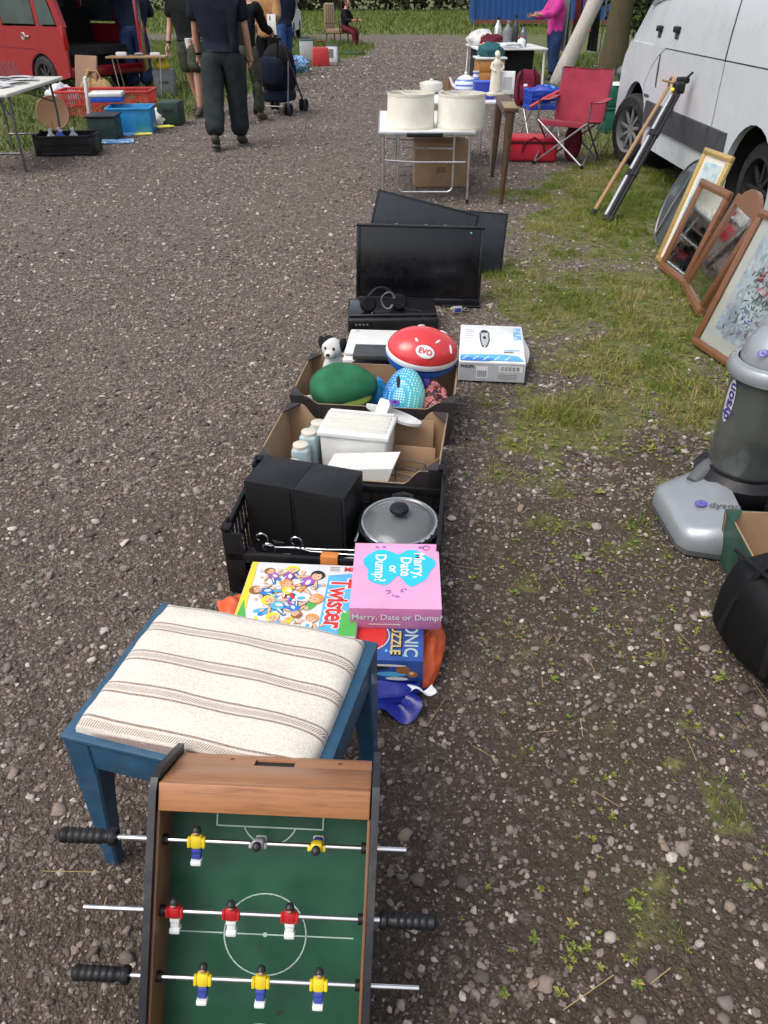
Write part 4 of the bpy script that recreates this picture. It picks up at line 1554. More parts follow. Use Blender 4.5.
for i, (x, y) in enumerate(((-.215, -.130), (-.200, -.055), (-.185, .02), (-.165, .095))):
    lab = ['pale blue tin with cream lid nearest the black crate', 'pale blue tin second in the line of four along the tray wall', 'pale blue tin third in the line, beside the ribbed organiser', 'pale blue tin farthest back in the tray corner'][i]
    t = thing('storage_tin', lab, 'tin', in2(x, y, .012), -8 + random.uniform(-5, 5), 'pale blue tins in the cardboard tray')
    hh = (.115, .15, .165, .165)[i]
    b = MB()
    b.box((0, 0, hh / 2), (.066, .066, hh), M['tin_blue'], None, .012, 3)
    b.build('body', t)
    b = MB()
    b.lathe([(.001, hh + .012), (.022, hh + .013), (.029, hh + .010), (.029, hh - .002), (.001, hh - .002)], M['tin_lid'], 20)
    b.build('lid', t)
sl_ = thing('slipper', 'white slipper with a purple flower lying across the tray edge', 'slipper', in2(.115, .165, .205), (0, 10, -22))
b = MB()
b.prism([(.115 * math.cos(a) * (1.0), (.036 + .010 * math.cos(a)) * math.sin(a) * (1 - .25 * math.cos(a - .4) ** 2 * (math.cos(a) > 0))) for a in [i * math.pi / 18 for i in range(36)]], -.008, .004, M['plush_white'])
b.build('sole', sl_)
b = MB()
b.grid(lambda u, v: (-.04 + .045 * (u - .5) + (.0), -.042 + .084 * v, .004 + .045 * math.sin(math.pi * v)), 8, 14, M['white_paint'])
b.build('upper', sl_)
b = MB()
for k in range(6):
    a = k * 60
    b.ell((.013 * math.cos(R(a)), .013 * math.sin(R(a)), 0), (.010, .010, .004), M['purple'], T(-.005, 0, .050), 10, 6)
b.ell((0, 0, .002), (.006, .006, .005), M['maroon_bag'], T(-.005, 0, .051), 8, 6)
b.build('flower', sl_)
wr = MB()
for (p, q) in (((-.05, -.06, 0), (-.05, .06, 0)), ((.07, -.06, 0), (.07, .06, 0))):
    wr.tube([p, (p[0], p[1], .10), (q[0], q[1], .10), q], .0026, M['steel_dark'], 6)
for yy in (-.06, 0, .06):
    wr.tube([(-.05, yy, .10), (.07, yy, .10)], .0026, M['steel_dark'], 6)
    wr.tube([(-.05, yy, .03), (.07, yy, .03)], .0026, M['steel_dark'], 6)
one(wr, 'wire_rack', 'small dark wire rack standing beside the white organiser', 'wire rack', in2(.175, -.075, .014), -25)
g = MB()
g.box((0, 0, .022), (.05, .10, .044), M['gloss_black'], RZ(20), .012, 3)
g.cyl((.0, .05, .03), (.01, .06, .06), .016, M['chrome'], n=14)
one(g, 'torch', 'black gadget with a metal tip in the corner of the tray', 'torch', in2(.245, -.065, .014), 5)
for i, (x, y, w_, h_, rz) in enumerate(((.185, .165, .17, .165, 2), (.205, .080, .16, .10, -2))):
    one(MB().box((0, 0, h_ / 2), (w_, .006, h_), M['kraft'], None, .001), 'card_divider', ['tall brown card divider against the back wall of the tray', 'lower brown card divider in front of the tall one'][i], 'card divider', in2(x, y, .012), (-8, 0, -8 + rz), 'card dividers in the tray')

# contents of tray 3
from mathutils import noise as mnoise
pl = thing('soft_toy', 'green plush turtle shell cushion lying in the front of the toy tray', 'soft toy', in3(-.145, -.07, .165), (8, -6, -4))
b = MB()


def turtle(p):
    q = Vector(p) * (1 + .05 * mnoise.noise(p * 2.2))
    q.x *= 1 + .12 * (q.x > 0) * abs(q.x)
    q.y *= 1 - .22 * q.x
    if q.z < -.3:
        q.z = -.3 + (q.z + .3) * .35
    return q


b.ell((0, 0, .01), (.135, .105, .098), M['plush_green'], None, 36, 22, turtle)
b.build('shell', pl, sharp=80)
b = MB()
b.ell((.03, -.04, -.022), (.10, .075, .020), fabric('olive_plush', (.12, .17, .03), .2, 260, .95, .5), None, 24, 10)
b.build('rim', pl, sharp=80)
b = MB()
b.ell((-.132, -.055, -.005), (.020, .018, .034), M['plush_white'], RX(12), 14, 10)
b.build('tag', pl, sharp=80)
# spotted dog
dg_ = thing('soft_toy', 'small black and white plush dog sitting at the back of the toy tray', 'soft toy', in3(-.205, .085, .10), -14)
b = MB()
b.ell((0, 0, .07), (.05, .045, .085), M['plush_white'], None, 18, 12)
b.ell((0, -.035, .035), (.055, .035, .03), M['plush_white'], None, 16, 10)
b.build('body', dg_, sharp=80)
hd = MB()
hd.ell((0, -.008, .185), (.046, .044, .043), M['plush_white'], None, 20, 14)
hd.ell((0, -.048, .172), (.024, .028, .020), M['plush_white'], None, 14, 10)
hd.ell((0, -.074, .178), (.009, .007, .007), M['gloss_black'], None, 10, 8)
for s_ in (-1, 1):
    hd.ell((s_ * .018, -.046, .196), (.006, .005, .007), M['gloss_black'], None, 8, 6)
hd.ell((-.020, .004, .203), (.033, .034, .030), M['plush_black'], None, 14, 10)
ho = hd.build('head', dg_, sharp=80)
for s_ in (-1, 1):
    e = MB()
    e.ell((0, 0, 0), (.017, .024, .034), M['plush_black'], T(s_ * .044, -.002, .198) @ RY(s_ * 14), 12, 8)
    e.build('ear', ho, sharp=80)


# helmets
def helmet(name, label, cat, loc, rot, shell, band, low, size, text=None, slots=(), rim=True):
    t = thing(name, label, cat, loc, rot)

    def dome(p):
        q = Vector(p)
        q.x *= 1.0 + .10 * (q.x * -1) * (q.x < 0)
        q.y *= 1 - .14 * q.x
        return q
    A, B_, H_ = size
    b = MB()
    b.ell((0, 0, 0), (A, B_, H_), shell, None, 48, 18, dome, 0, .5)
    b.build('shell', t, sharp=70)
    if band is not None:
        k = MB()
        prof = [(1.0, .002), (1.018, -.002), (1.022, -.016), (1.012, -.022)]
        k.grid(lambda u, v: (lambda p, r: (A * p.x * r[0], B_ * p.y * r[0], r[1]))(dome(Vector((math.cos(u * 6.28319), math.sin(u * 6.28319), 0))), prof[min(3, int(v * 3 + .01))]), 48, 3, band)
        k.build('band', t)
    if low is not None:
        k = MB()
        prof2 = [(1.010, -.022), (.995, -.052), (.94, -.064), (.86, -.062), (.84, -.02)]
        k.grid(lambda u, v: (lambda p, r: (A * p.x * r[0], B_ * p.y * r[0], r[1] + .010 * math.cos(u * 6.28319 * 2)))(dome(Vector((math.cos(u * 6.28319), math.sin(u * 6.28319), 0))), prof2[min(4, int(v * 4 + .01))]), 48, 4, low)
        k.ell((0, 0, -.018), (A * .85, B_ * .85, H_ * .7), M['eva_black'], None, 32, 8, dome, 0, .5)
        k.build('liner', t)

    def on(az, el_, off=.001):
        """frame on the shell surface at the given direction"""
        p = Vector((math.cos(R(el_)) * math.cos(R(az)), math.cos(R(el_)) * math.sin(R(az)), math.sin(R(el_))))
        q = dome(p)
        P = Vector((q.x * A, q.y * B_, q.z * H_))
        nrm = Vector((p.x / A, p.y / B_, p.z / H_)).normalized()
        zx = Vector((0, 0, 1)) - nrm * nrm.z
        zx.normalize()
        xx = zx.cross(nrm)
        mm = Matrix.Identity(4)
        for i in range(3):
            mm[i][0], mm[i][1], mm[i][2], mm[i][3] = xx[i], zx[i], nrm[i], P[i] + nrm[i] * off
        return mm
    for (az_, el_, rx_, ry_, ro, mt) in slots:
        k = MB()
        k.ell((0, 0, 0), (rx_, ry_, .0045), M[mt], on(az_, el_, .000) @ RZ(ro), 16, 8)
        k.build('vent', t)
    if text:
        az_, el_, ro = text[1:]
        k = MB()
        k.ell((0, 0, -.0005), (.040, .027, .004), M['white_ink'], on(az_, el_, 0) @ RZ(ro), 28, 8)
        k.text(text[0], .030, M['red_ink'], on(az_, el_, .0042) @ RZ(ro), bold=.0012)
        k.build('badge', t)
    return t


helmet('cycle_helmet', 'red cycle helmet with white band lying on top of the toy tray', 'helmet', in3(.188, .095, .285), (15, 9, 12), M['helmet_red'], M['white_paint'], M['helmet_blue'], (.148, .116, .092),
       ('EVO', -105, 38, -6), ((-66, 62, .015, .006, 20, 'white_paint'), (-42, 36, .020, .0055, 70, 'white_paint'), (-140, 58, .012, .005, -30, 'white_paint'), (100, 50, .02, .008, 20, 'white_paint'), (30, 55, .02, .008, 60, 'white_paint')))
helmet('skate_helmet', 'blue and turquoise dotted helmet propped on its side in the toy tray', 'helmet', in3(.120, -.095, .150), (0, -62, 72), M['dots'], None, M['royal'], (.125, .092, .085),
       None, ((20, 60, .028, .0085, 80, 'van_dark'),))
blob('cloth_bundle', 'crumpled purple cloth between the two helmets', 'cloth', in3(.145, .0, .13), (.085, .075, .09), M['purple_cloth'], 4, .2, 2.4, 20)
blob('patterned_cloth', 'dark scarf with orange and pink pattern in the corner of the toy tray', 'scarf', in3(.245, -.075, .075), (.075, .085, .125), M['pattern'], 6, .25, 2.6, 22)
blob('cloth_bundle', 'bright blue cloth showing between the green plush and the dotted helmet', 'cloth', in3(.0, -.02, .11), (.045, .05, .085), M['sky_plastic'], 14, .2, 2.4, 16)
blob('cloth_bundle', 'black cloth filling the back of the toy tray', 'cloth', in3(-.07, .06, .05), (.16, .10, .06), M['black_cloth'], 15, .2, 2.4, 16)

# ---- printers, television, box of the shaver
def printer(name, label, x, y, rot, w, d, h, mat, lidm, trayd):
    t = thing(name, label, 'printer', (x, y, 0), rot)
    b = MB()
    b.box((0, 0, h * .42), (w, d, h * .80), mat, None, .014, 3)
    b.build('body', t)
    b = MB()
    b.box((0, .01, h * .90), (w - .01, d - .03, h * .16), lidm, None, .012, 3)
    b.disc((-w / 2 + .045, d / 2 - .035, h * .982), .010, .004, M['dark_grey'])
    b.build('scanner_lid', t)
    if trayd:
        b = MB()
        b.prism([(-.045, .0), (.045, .0), (.045, .004), (-.045, .004)], -w * .38, w * .36, trayd, T(0, -d / 2 + .002, h * .55) @ RY(90) @ RX(-12))
        b.box((-.01 * w, -d / 2 + .002, h * .42), (w * .78, .012, h * .6), M['gloss_black'], None, .003)
        b.box((-.01 * w, -d / 2 + .040, h * .90 + .006), (w * .76, .14, h * .17), trayd, RX(0), .004)
        b.build('tray', t)
    return t


px, py = at(395, 345, .13)
printer('printer', 'white flatbed printer with a dark front tray behind the toy tray', .050, 3.56, -4, .47, .33, .145, M['white_plastic'], M['white_plastic'], M['dark_grey'])
bp = printer('printer', 'black printer carrying a headset in front of the television', .045, 4.18, 2, .49, .30, .105, M['black_plastic'], M['gloss_black'], None)
b = MB()
b.box((-.17, -.151, .055), (.11, .004, .03), M['gloss_black'], None, .001)
for i in range(4):
    b.box((-.20 + i * .02, -.1535, .055), (.010, .004, .010), M['mid_grey'], None, .002)
b.line([(-.115, -.13), (-.095, .02)], .003, M['grey_plastic'], None, .1062)
b.build('control_panel', bp)
hs = thing('headset', 'black headset with a looped grey cable on the black printer', 'headset', (-.005, 4.13, .105), 10)
for s_ in (-1, 1):
    b = MB()
    b.lathe([(.001, 0), (.035, 0), (.045, .010), (.045, .026), (.034, .040), (.001, .040)], M['eva_black'], 20, T(s_ * .085, 0, .032) @ RX(70) @ RZ(20))
    b.build('ear_cup', hs)
b = MB()
b.tube([(-.085 + .17 * i / 12, .055 + .02 * math.sin(math.pi * i / 12), .04 + .055 * math.sin(math.pi * i / 12)) for i in range(13)], .008, M['black_plastic'], 8)
b.build('headband', hs)
b = MB()
b.tube([(.02 + .04 * math.cos(t * .42) * (1 - .01 * t), -.03 + .010 * math.sin(t * .9), .058 + .045 * math.sin(t * .42)) for t in range(30)], .0028, M['mid_grey'], 6)
b.tube([(.06, -.03, .06), (.12, -.05, .01), (.19, -.08, .006), (.215, -.12, -.03)], .003, M['black_plastic'], 6)
b.build('cable', hs)

tv = thing('television', 'large black flat screen television standing behind the black printer', 'television', (.200, 4.52, .0), (-7, 1.2, -1.5))
b = MB()
b.box((0, .020, .225), (.735, .036, .435), M['black_plastic'], None, .008, 2)
b.box((0, .055, .21), (.50, .05, .28), M['black_plastic'], None, .02, 2, .9)
b.build('housing', tv)
b = MB()
b.box((0, .0005, .236), (.690, .004, .385), M['screen'], None, .001)
b.build('screen', tv)
b = MB()
for (c, s_) in (((0, -.001, .4355), (.735, .010, .016)), ((0, -.001, .020), (.735, .010, .034)), ((-.357, -.001, .228), (.020, .010, .400)), ((.357, -.001, .228), (.020, .010, .400))):
    b.box(c, s_, M['gloss_black'], None, .003)
b.disc((.275, -.0068, .4355 - .018), .0055, .0055, M['lblue_ink'], RX(90) @ RX(-90)) if False else None
b.ell((.29, -.003, .408), (.006, .003, .006), M['lblue_ink'], None, 10, 6)
for xx in (-.14, .03, .14):
    b.box((xx, .012, .4450), (.016, .012, .005), M['mid_grey'], None, .001)
b.build('bezel', tv)
b = MB()
b.box((.255, .06, -.002), (.24, .19, .012), M['gloss_black'], None, .004)
b.build('stand', tv)
b = MB()
b.box((0, 0, .020), (.055, .03, .036), M['grey_plastic'], None, .004)
b.box((0, -.016, .022), (.035, .004, .022), M['blue_player'], None, .001)
b.tube([(.02, 0, .01), (.06, -.02, .008), (.09, .03, .006)], .004, M['black_plastic'], 6)
one(b, 'cable_plug', 'grey plug with a blue socket on the gravel below the television', 'plug', (*at(457, 313, 0), 0), 10)
x0, z0 = atp(413, 225, 5.02)
t2 = thing('monitor', 'dark matt panel tilted sideways behind the television', 'monitor', (.185, 4.98, .05), (-10, 14, 2))
b = MB()
b.box((0, .018, .215), (.66, .03, .43), M['black_plastic'], None, .006)
b.build('housing', t2)
b = MB()
b.box((0, .0015, .215), (.63, .004, .40), M['screen_grey'], None, .001)
b.build('screen', t2)
t3 = thing('monitor', 'smaller dark grey screen tilted outward at the back of the televisions', 'monitor', (.565, 5.16, -.0), (-13, 5, 3))
b = MB()
b.box((0, .016, .19), (.44, .03, .375), M['black_plastic'], None, .006)
b.build('housing', t3)
b = MB()
b.box((0, -.0005, .19), (.415, .004, .35), M['screen_grey'], None, .001)
b.build('screen', t3)

ph = thing('shaver_box', 'white appliance carton with blue bands and a drawn shaver', 'carton', (.535, 3.655, 0), -6)
b = MB()
PW, PD, PH = .315, .485, .098
b.box((0, 0, PH / 2), (PW, PD, PH), M['white_card'], None, .002)
b.box((0, PD * .12, PH + .0012), (PW * .995, PD * .72, .002), M['white_card'], RZ(0), .0008)
A = T(0, 0, PH + .0026)
Qp = lambda c, mt, z=.0004, A_=A: b.poly([(x, y, z) for x, y in c], M[mt], A_)
Qp([(-.150, -.232), (.150, -.222), (.125, -.165), (.04, -.150), (-.150, -.165)], 'lblue_ink')
Qp([(-.150, -.236), (-.02, -.236), (.03, -.205), (-.150, -.195)], 'blue_ink', .0006)
for k in range(5):
    b.line([(-.14 + k * .05, -.22), (-.115 + k * .05, -.18)], .006, M['white_ink'], A, .0009)
b.text('PHILIPS', .052, M['lblue_ink'], A @ T(.128, .125, .0006) @ RZ(-90), bold=.0015)
# the drawn shaver
b.disc((-.035, .135, .0006), .020, .030, M['black_ink'], A, 20, 8)
b.poly([(-.058, .125, .0007), (-.014, .130, .0007), (-.012, .02, .0007), (-.025, -.06, .0007), (-.045, -.06, .0007), (-.055, .02, .0007)], M['card_grey'], A)
b.line([(-.058, .125), (-.055, .02), (-.045, -.06), (-.025, -.06), (-.012, .02), (-.014, .13)], .006, M['black_ink'], A, .0009)
b.disc((-.035, .06, .0010), .008, .022, M['black_ink'], A)
b.disc((-.035, -.055, .0010), .011, .014, M['black_ink'], A)
b.disc((-.035, -.055, .0012), .006, .008, M['white_ink'], A)
for k in range(5):
    b.line([(-.13, .17 - k * .03), (-.10 + .012 * (k % 2), .17 - k * .03)], .007, M['card_grey'], A, .0006)
b.line([(.06, -.10), (.13, -.095)], .012, M['lblue_ink'], A, .0006)
b.line([(.06, -.12), (.10, -.118)], .008, M['mid_grey'], A, .0006)
Bf = T(0, -PD / 2 - .0006, PH / 2) @ RX(90)
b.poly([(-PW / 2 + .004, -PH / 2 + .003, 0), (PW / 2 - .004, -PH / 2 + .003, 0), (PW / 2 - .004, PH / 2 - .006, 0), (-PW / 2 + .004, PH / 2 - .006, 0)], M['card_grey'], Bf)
b.text('PHILIPS', .020, M['black_ink'], Bf @ T(-.115, .024, .0006), bold=.0006)
for (x, y, w_, h_) in ((-.045, -.002, .055, .06), (.09, .018, .11, .03)):
    b.poly([(x - w_ / 2, y - h_ / 2, .0004), (x + w_ / 2, y - h_ / 2, .0004), (x + w_ / 2, y + h_ / 2, .0004), (x - w_ / 2, y + h_ / 2, .0004)], M['white_ink'], Bf)
for k in range(16):
    x = -.068 + k * .0030
    b.line([(x, -.026), (x, .006)], .0016 if k % 3 else .0008, M['black_ink'], Bf, .0008)
    x = .042 + k * .006
    b.line([(x, .008), (x, .028)], .0034 if k % 3 else .0015, M['black_ink'], Bf, .0008)
for k in range(3):
    b.line([(.03, -.012 - k * .010), (.12, -.012 - k * .010)], .003, M['mid_grey'], Bf, .0006)
b.build('carton_body', ph)
b = MB()
b.grid(lambda u, v: (PW / 2 + .001 + .030 * v * (.3 + .7 * math.sin(math.pi * u)), -.18 + .33 * u, PH - .002 - .03 * v), 10, 4, M['white_card'])
b.build('open_flap', ph)
# ================================================================== RIGHT SIDE: VAN AND WHAT LEANS ON IT
def wheel(name, parent, loc, r, wdt, rot, tyre, rim, spokes=10, style='alloy'):
    """axis along local x; outer face towards -x"""
    w_ = MB()
    w_.lathe([(r * .66, -wdt / 2), (r * .90, -wdt / 2), (r * .985, -wdt * .36), (r, -wdt * .2), (r, wdt * .2), (r * .985, wdt * .36), (r * .9, wdt / 2), (r * .66, wdt / 2)], tyre, 36, RY(90))
    for i in range(40):
        w_.box((r * .995 * math.cos(i * .15708), r * .995 * math.sin(i * .15708), 0), (.012, .010, wdt * .7), tyre, RY(90) @ T(0, 0, 0)) if False else None
    wo_ = w_.build('wheel', parent, loc, rot)
    q = MB()
    q.lathe([(r * .66, -wdt * .48), (r * .64, -wdt * .40), (r * .60, -wdt * .1), (r * .60, wdt * .4)], rim, 36, RY(90))
    q.lathe([(.001, -wdt * .30), (r * .17, -wdt * .30), (r * .19, -wdt * .2), (r * .19, 0)], rim, 18, RY(90))
    for i in range(spokes):
        a = i * 360 / spokes
        q.box((-wdt * .27, 0, r * .40), (.022, r * .10 if style == 'alloy' else r * .22, r * .46), rim, RX(a), .005)
    q.lathe([(.001, wdt * .0), (r * .60, wdt * .02)], M['van_dark'], 24, RY(90))
    q.build('rim', wo_)
    return wo_


def arch_outline(y0, y1, zb, zt, arches, n=16):
    """side panel outline (y, z) with wheel arch cut-outs in the lower edge"""
    pts = [(y0, zt), (y0, zb)]
    for (yc, zc, r) in arches:
        a0 = math.acos(min(1, max(-1, 1))) if False else math.asin((zb - zc) / r)
        for i in range(n + 1):
            a = math.pi - a0 - (math.pi - 2 * a0) * i / n
            pts.append((yc + r * math.cos(a), zc + r * math.sin(a)))
    pts += [(y1, zb), (y1, zt)]
    return pts


YZ = Matrix(((0, 0, 1, 0), (1, 0, 0, 0), (0, 1, 0, 0), (0, 0, 0, 1)))      # prism x->y, y->z, z->x
van = thing('van', 'dusty white panel van with dark rub strip parked on the grass', 'van', (2.6, 0, 0))
FW, RW, VW = 9.05, 5.98, 1.92
b = MB()
arch = [(RW, .34, .43), (FW, .34, .44)]
low_out = arch_outline(5.02, 9.72, .26, 1.115, arch)[:-1] + [(9.72, .86), (9.66, .98), (9.50, 1.115)]
for x0, x1 in ((0, .05), (VW - .05, VW)):
    b.prism(low_out, x0, x1, M['van_white'], YZ)
# upper body: sections along the length
secs = []
for (y, zt, ins) in ((5.00, 1.90, .02), (5.05, 1.97, 0), (6.0, 2.0, 0), (7.6, 2.02, 0), (8.3, 2.02, 0), (8.60, 1.98, .0), (8.78, 1.90, .005), (9.24, 1.46, .01), (9.40, 1.26, .015), (9.52, 1.13, .02), (9.70, 1.10, .06), (9.92, .98, .18), (9.98, .8, .24)):
    ring = []
    zb = 1.11 if y < 9.7 else .32
    for q in range(17):
        u_ = q / 16
        if u_ <= .5:
            k = u_ * 2
            side = [(0, 0), (.2, .01), (.45, .03), (.7, .075), (.85, .12), (.94, .20), (.985, .34), (1.0, .55), (1.0, 1.0)]
            j = k * 8
            i0 = min(7, int(j))
            f = j - i0
            hz = side[i0][0] * (1 - f) + side[i0 + 1][0] * f
            hx = side[i0][1] * (1 - f) + side[i0 + 1][1] * f
            tall = max(.001, zt - zb)
            fx = min(1, tall / .8)
            ring.append((ins + (hx if hx < .9 else .9) * (VW / 2 - ins) / .96 * (fx if hx < .5 else 1) * (1 if hx < .99 else 1.0), y, zb + hz * tall))
        else:
            p = ring[16 - q]
            ring.append((VW - p[0], p[1], p[2]))
    ring[8] = (VW / 2, y, zt + .01)
    secs.append(ring)
vs = [p for r_ in secs for p in r_]
fs = []
for i in range(len(secs) - 1):
    for q in range(16):
        fs.append([i * 17 + q, i * 17 + q + 1, (i + 1) * 17 + q + 1, (i + 1) * 17 + q])
fs.append(list(range(17)))
fs.append([(len(secs) - 1) * 17 + q for q in range(16, -1, -1)])
b.add(vs, fs, M['van_white'])
b.box((VW / 2, 5.05, .70), (VW - .06, .06, .86), M['van_white'])
b.box((VW / 2, 9.86, .55), (VW - .34, .42, .62), M['van_white'], None, .10, 4)
b.build('body', van, sharp=30)
b = MB()
b.box((VW / 2, 7.4, .62), (VW - .5, 4.6, .86), M['van_dark'])
for yc in (RW, FW):
    b.lathe([(.46, .02), (.46, .40)], M['van_dark'], 24, T(0.03, yc, .34) @ RY(90))
b.build('underbody', van)
for (y0, y1) in ((RW + .47, 6.79), (6.815, FW - .47)):
    b = MB()
    b.prism([(y0, .455), (y1, .455), (y1 + (.02 if y1 < 7 else .0), .50), (y1, .655), (y0, .655)], -.022, .004, M['van_strip'], YZ)
    b.build('rub_strip', van)
b = MB()
b.box((-.008, 5.30, .555), (.03, .46, .20), M['van_strip'], None, .006)
b.build('rub_strip', van)
for (yc) in (RW, FW):       # dark arch lips
    b = MB()
    b.lathe([(.425, -.006), (.455, -.010), (.462, .004), (.425, .03)], M['van_strip'] if yc == RW else M['van_white'], 28, T(0, yc, .34) @ RY(90) @ RZ(0), 90 - 0, 270) if False else None
b = MB()
Wn = .007
Sx = Matrix(((0, 0, -1, 0), (1, 0, 0, 0), (0, 1, 0, 0), (0, 0, 0, 1)))      # line x->y, y->z, facing -x
b.line([(6.80, .30), (6.80, .52), (6.80, 1.11)], .010, M['seam'], T(-.0012, 0, 0) @ Sx)
b.line([(5.2, 1.108), (8.30, 1.108)], .009, M['seam'], T(-.0012, 0, 0) @ Sx)
b.line([(8.30, 1.108)] + [(8.30 + .60 * math.sin(t), .62 + .488 * math.cos(t)) for t in [R(i * 9) for i in range(1, 11)]] + [(8.90, .50)], .007, M['seam'], T(-.0012, 0, 0) @ Sx) if False else b.line([(8.30, 1.108), (8.48, 1.04), (8.66, .93), (8.78, .80), (8.80, .66)], .007, M['seam'], T(-.0012, 0, 0) @ Sx)
b.tube([(-.002 + .0, 6.80, 1.11), (.008, 6.80, 1.3), (.028, 6.80, 1.5), (.07, 6.80, 1.74)], .006, M['seam'], 6)
b.build('panel_seam', van)
for (y, z) in ((8.57, 1.255), (8.06, 1.265)):
    b = MB()
    b.box((-.006, y, z), (.035, .135, .050), M['black_plastic'], None, .012, 3)
    b.box((.004, y, z - .045), (.006, .10, .06), M['van_strip'], None, .003)
    b.build('door_handle', van)
b = MB()
b.prism([(8.40, .78), (8.425, .80), (8.44, .95), (8.43, 1.05), (8.415, 1.055), (8.405, .93)], -.006, .0, M['seam'], YZ)
b.build('air_vent', van)
b = MB()
for i in range(5):
    b.box((-.004, 8.72 - i * .034, .690), (.006, .024, .030 if i % 2 else .024), M['steel_dark'], None, .003)
b.build('badge', van)
b = MB()
b.prism([(9.45, .70), (9.70, .62), (9.75, .45), (9.50, .30), (9.36, .34)], -.008, .03, M['rust'], YZ) if False else b.prism([(8.56, .26), (8.62, .26), (8.60, .45), (8.54, .42)], -.003, .0, M['rust'], YZ)
b.build('rust_patch', van)
b = MB()
b.prism([(8.28, 1.30), (8.30, 1.80), (8.45, 1.75), (8.88, 1.42), (9.02, 1.28)], .02, .045, M['glass_dark'], YZ @ T(0, 0, 0)) if False else None
gv = [(.040, 7.55, 1.54), (.036, 8.70, 1.475), (.036, 9.06, 1.425), (.075, 8.78, 1.70), (.105, 8.56, 1.80), (.115, 7.58, 1.82)]
b.poly([(x - .014, y, z) for x, y, z in gv], M['car_glass'])
b.build('side_window', van)
b = MB()
b.poly([(.30, 9.262, 1.462), (VW - .30, 9.262, 1.462), (VW - .36, 8.82, 1.885), (.36, 8.82, 1.885)], M['car_glass'])
b.build('windscreen', van)
b = MB()
b.box((-.10, 8.95, 1.78), (.20, .10, .26), M['black_plastic'], None, .03, 3)
b.box((-.02, 8.93, 1.68), (.16, .05, .06), M['black_plastic'], None, .01)
b.build('wing_mirror', van)
wheel('wheel', van, (.19, RW, .335), .335, .20, (0, 0, 0), M['rubber'], M['rubber'], 8)  # rim takes the tyre's black: shade of the arch put into its colour
wheel('wheel', van, (.06, FW + .0, .335), .335, .20, (0, 0, 15), M['rubber'], M['mid_grey'], 9)
for yc in (RW, FW):
    wheel('wheel', van, (VW - .10, yc, .335), .335, .20, (0, 0, 180), M['rubber'], M['dark_grey'], 8)
for x in (.18, VW - .18):
    b = MB()
    b.ell((x, 10.0, .78), (.16, .08, .10), M['glass_dark'], None, 16, 10)
    b.build('headlight', van)


# ---- things leaning by the van
def leaning(p0, p1, lean):
    """frame with local x along the ground from p0 to p1, y up the slope, z out of its face"""
    d = Vector((p1[0] - p0[0], p1[1] - p0[1], 0))
    wdt = d.length
    d.normalize()
    n_in = Vector((-d.y, d.x, 0))
    u = n_in * math.sin(R(lean)) + Vector((0, 0, math.cos(R(lean))))
    z = d.cross(u)
    m = Matrix.Identity(4)
    for i in range(3):
        m[i][0], m[i][1], m[i][2], m[i][3] = d[i], u[i], z[i], (p0[0], p0[1], .004)[i]
    return m, wdt


def picture_frame(name, label, cat, p0, p1, lean, h, bw, dep, mat_h, mat_v, inner, arch_=0, lip=None):
    m, w_ = leaning(p0, p1, lean)
    t = thing(name, label, cat)
    t.matrix_world = m
    b = MB()
    b.box((w_ / 2, h / 2, -dep * .55), (w_ - .01, h - .01, dep * .5), M['kraft_dark'])
    b.build('backing', t)
    for (c, s_, mt) in (((w_ / 2, bw / 2, 0), (w_, bw, dep), mat_h), ((bw / 2, h / 2, 0), (bw, h - 2 * bw - .001, dep), mat_v), ((w_ - bw / 2, h / 2, 0), (bw, h - 2 * bw - .001, dep), mat_v)):
        b = MB()
        b.box(c, s_, mt, None, .004)
        b.box((c[0], c[1], dep * .5), (max(.004, s_[0] - bw * .55), max(.004, s_[1] - bw * .55), .007), mt, None, .003)
        b.build('frame_rail', t)
    b = MB()
    if arch_:
        pts = [(0, h - bw), (w_, h - bw), (w_, h)]
        for i in range(13):
            a = i / 12
            x = w_ * (.86 - .72 * a)
            pts.append((x, h + arch_ * (math.sin(math.pi * a) ** .7)))
        pts += [(0, h)]
        b.prism(pts, -dep / 2, dep / 2, mat_h)
    else:
        b.box((w_ / 2, h - bw / 2, 0), (w_, bw, dep), mat_h, None, .004)
        b.box((w_ / 2, h - bw / 2, dep * .5), (w_ - bw * .5, bw * .45, .007), mat_h, None, .003)
    b.build('frame_rail', t)
    inner(t, w_, h, bw, dep)
    return t


def in_mirror(t, w_, h, bw, dep):
    b = MB()
    b.box((w_ / 2, h / 2, 0), (w_ - 2 * bw + .002, h - 2 * bw + .002, .004), M['mirror'])
    b.build('mirror_glass', t)


def in_landscape(t, w_, h, bw, dep):
    b = MB()
    b.box((w_ / 2, h / 2, -.004), (w_ - 2 * bw + .002, h - 2 * bw + .002, .004), M['mount'])
    b.build('mount', t)
    b = MB()
    k = bw + .035
    b.box((w_ / 2, h / 2, -.001), (w_ - 2 * k, h - 2 * k, .004), M['landscape'])
    b.build('print', t)


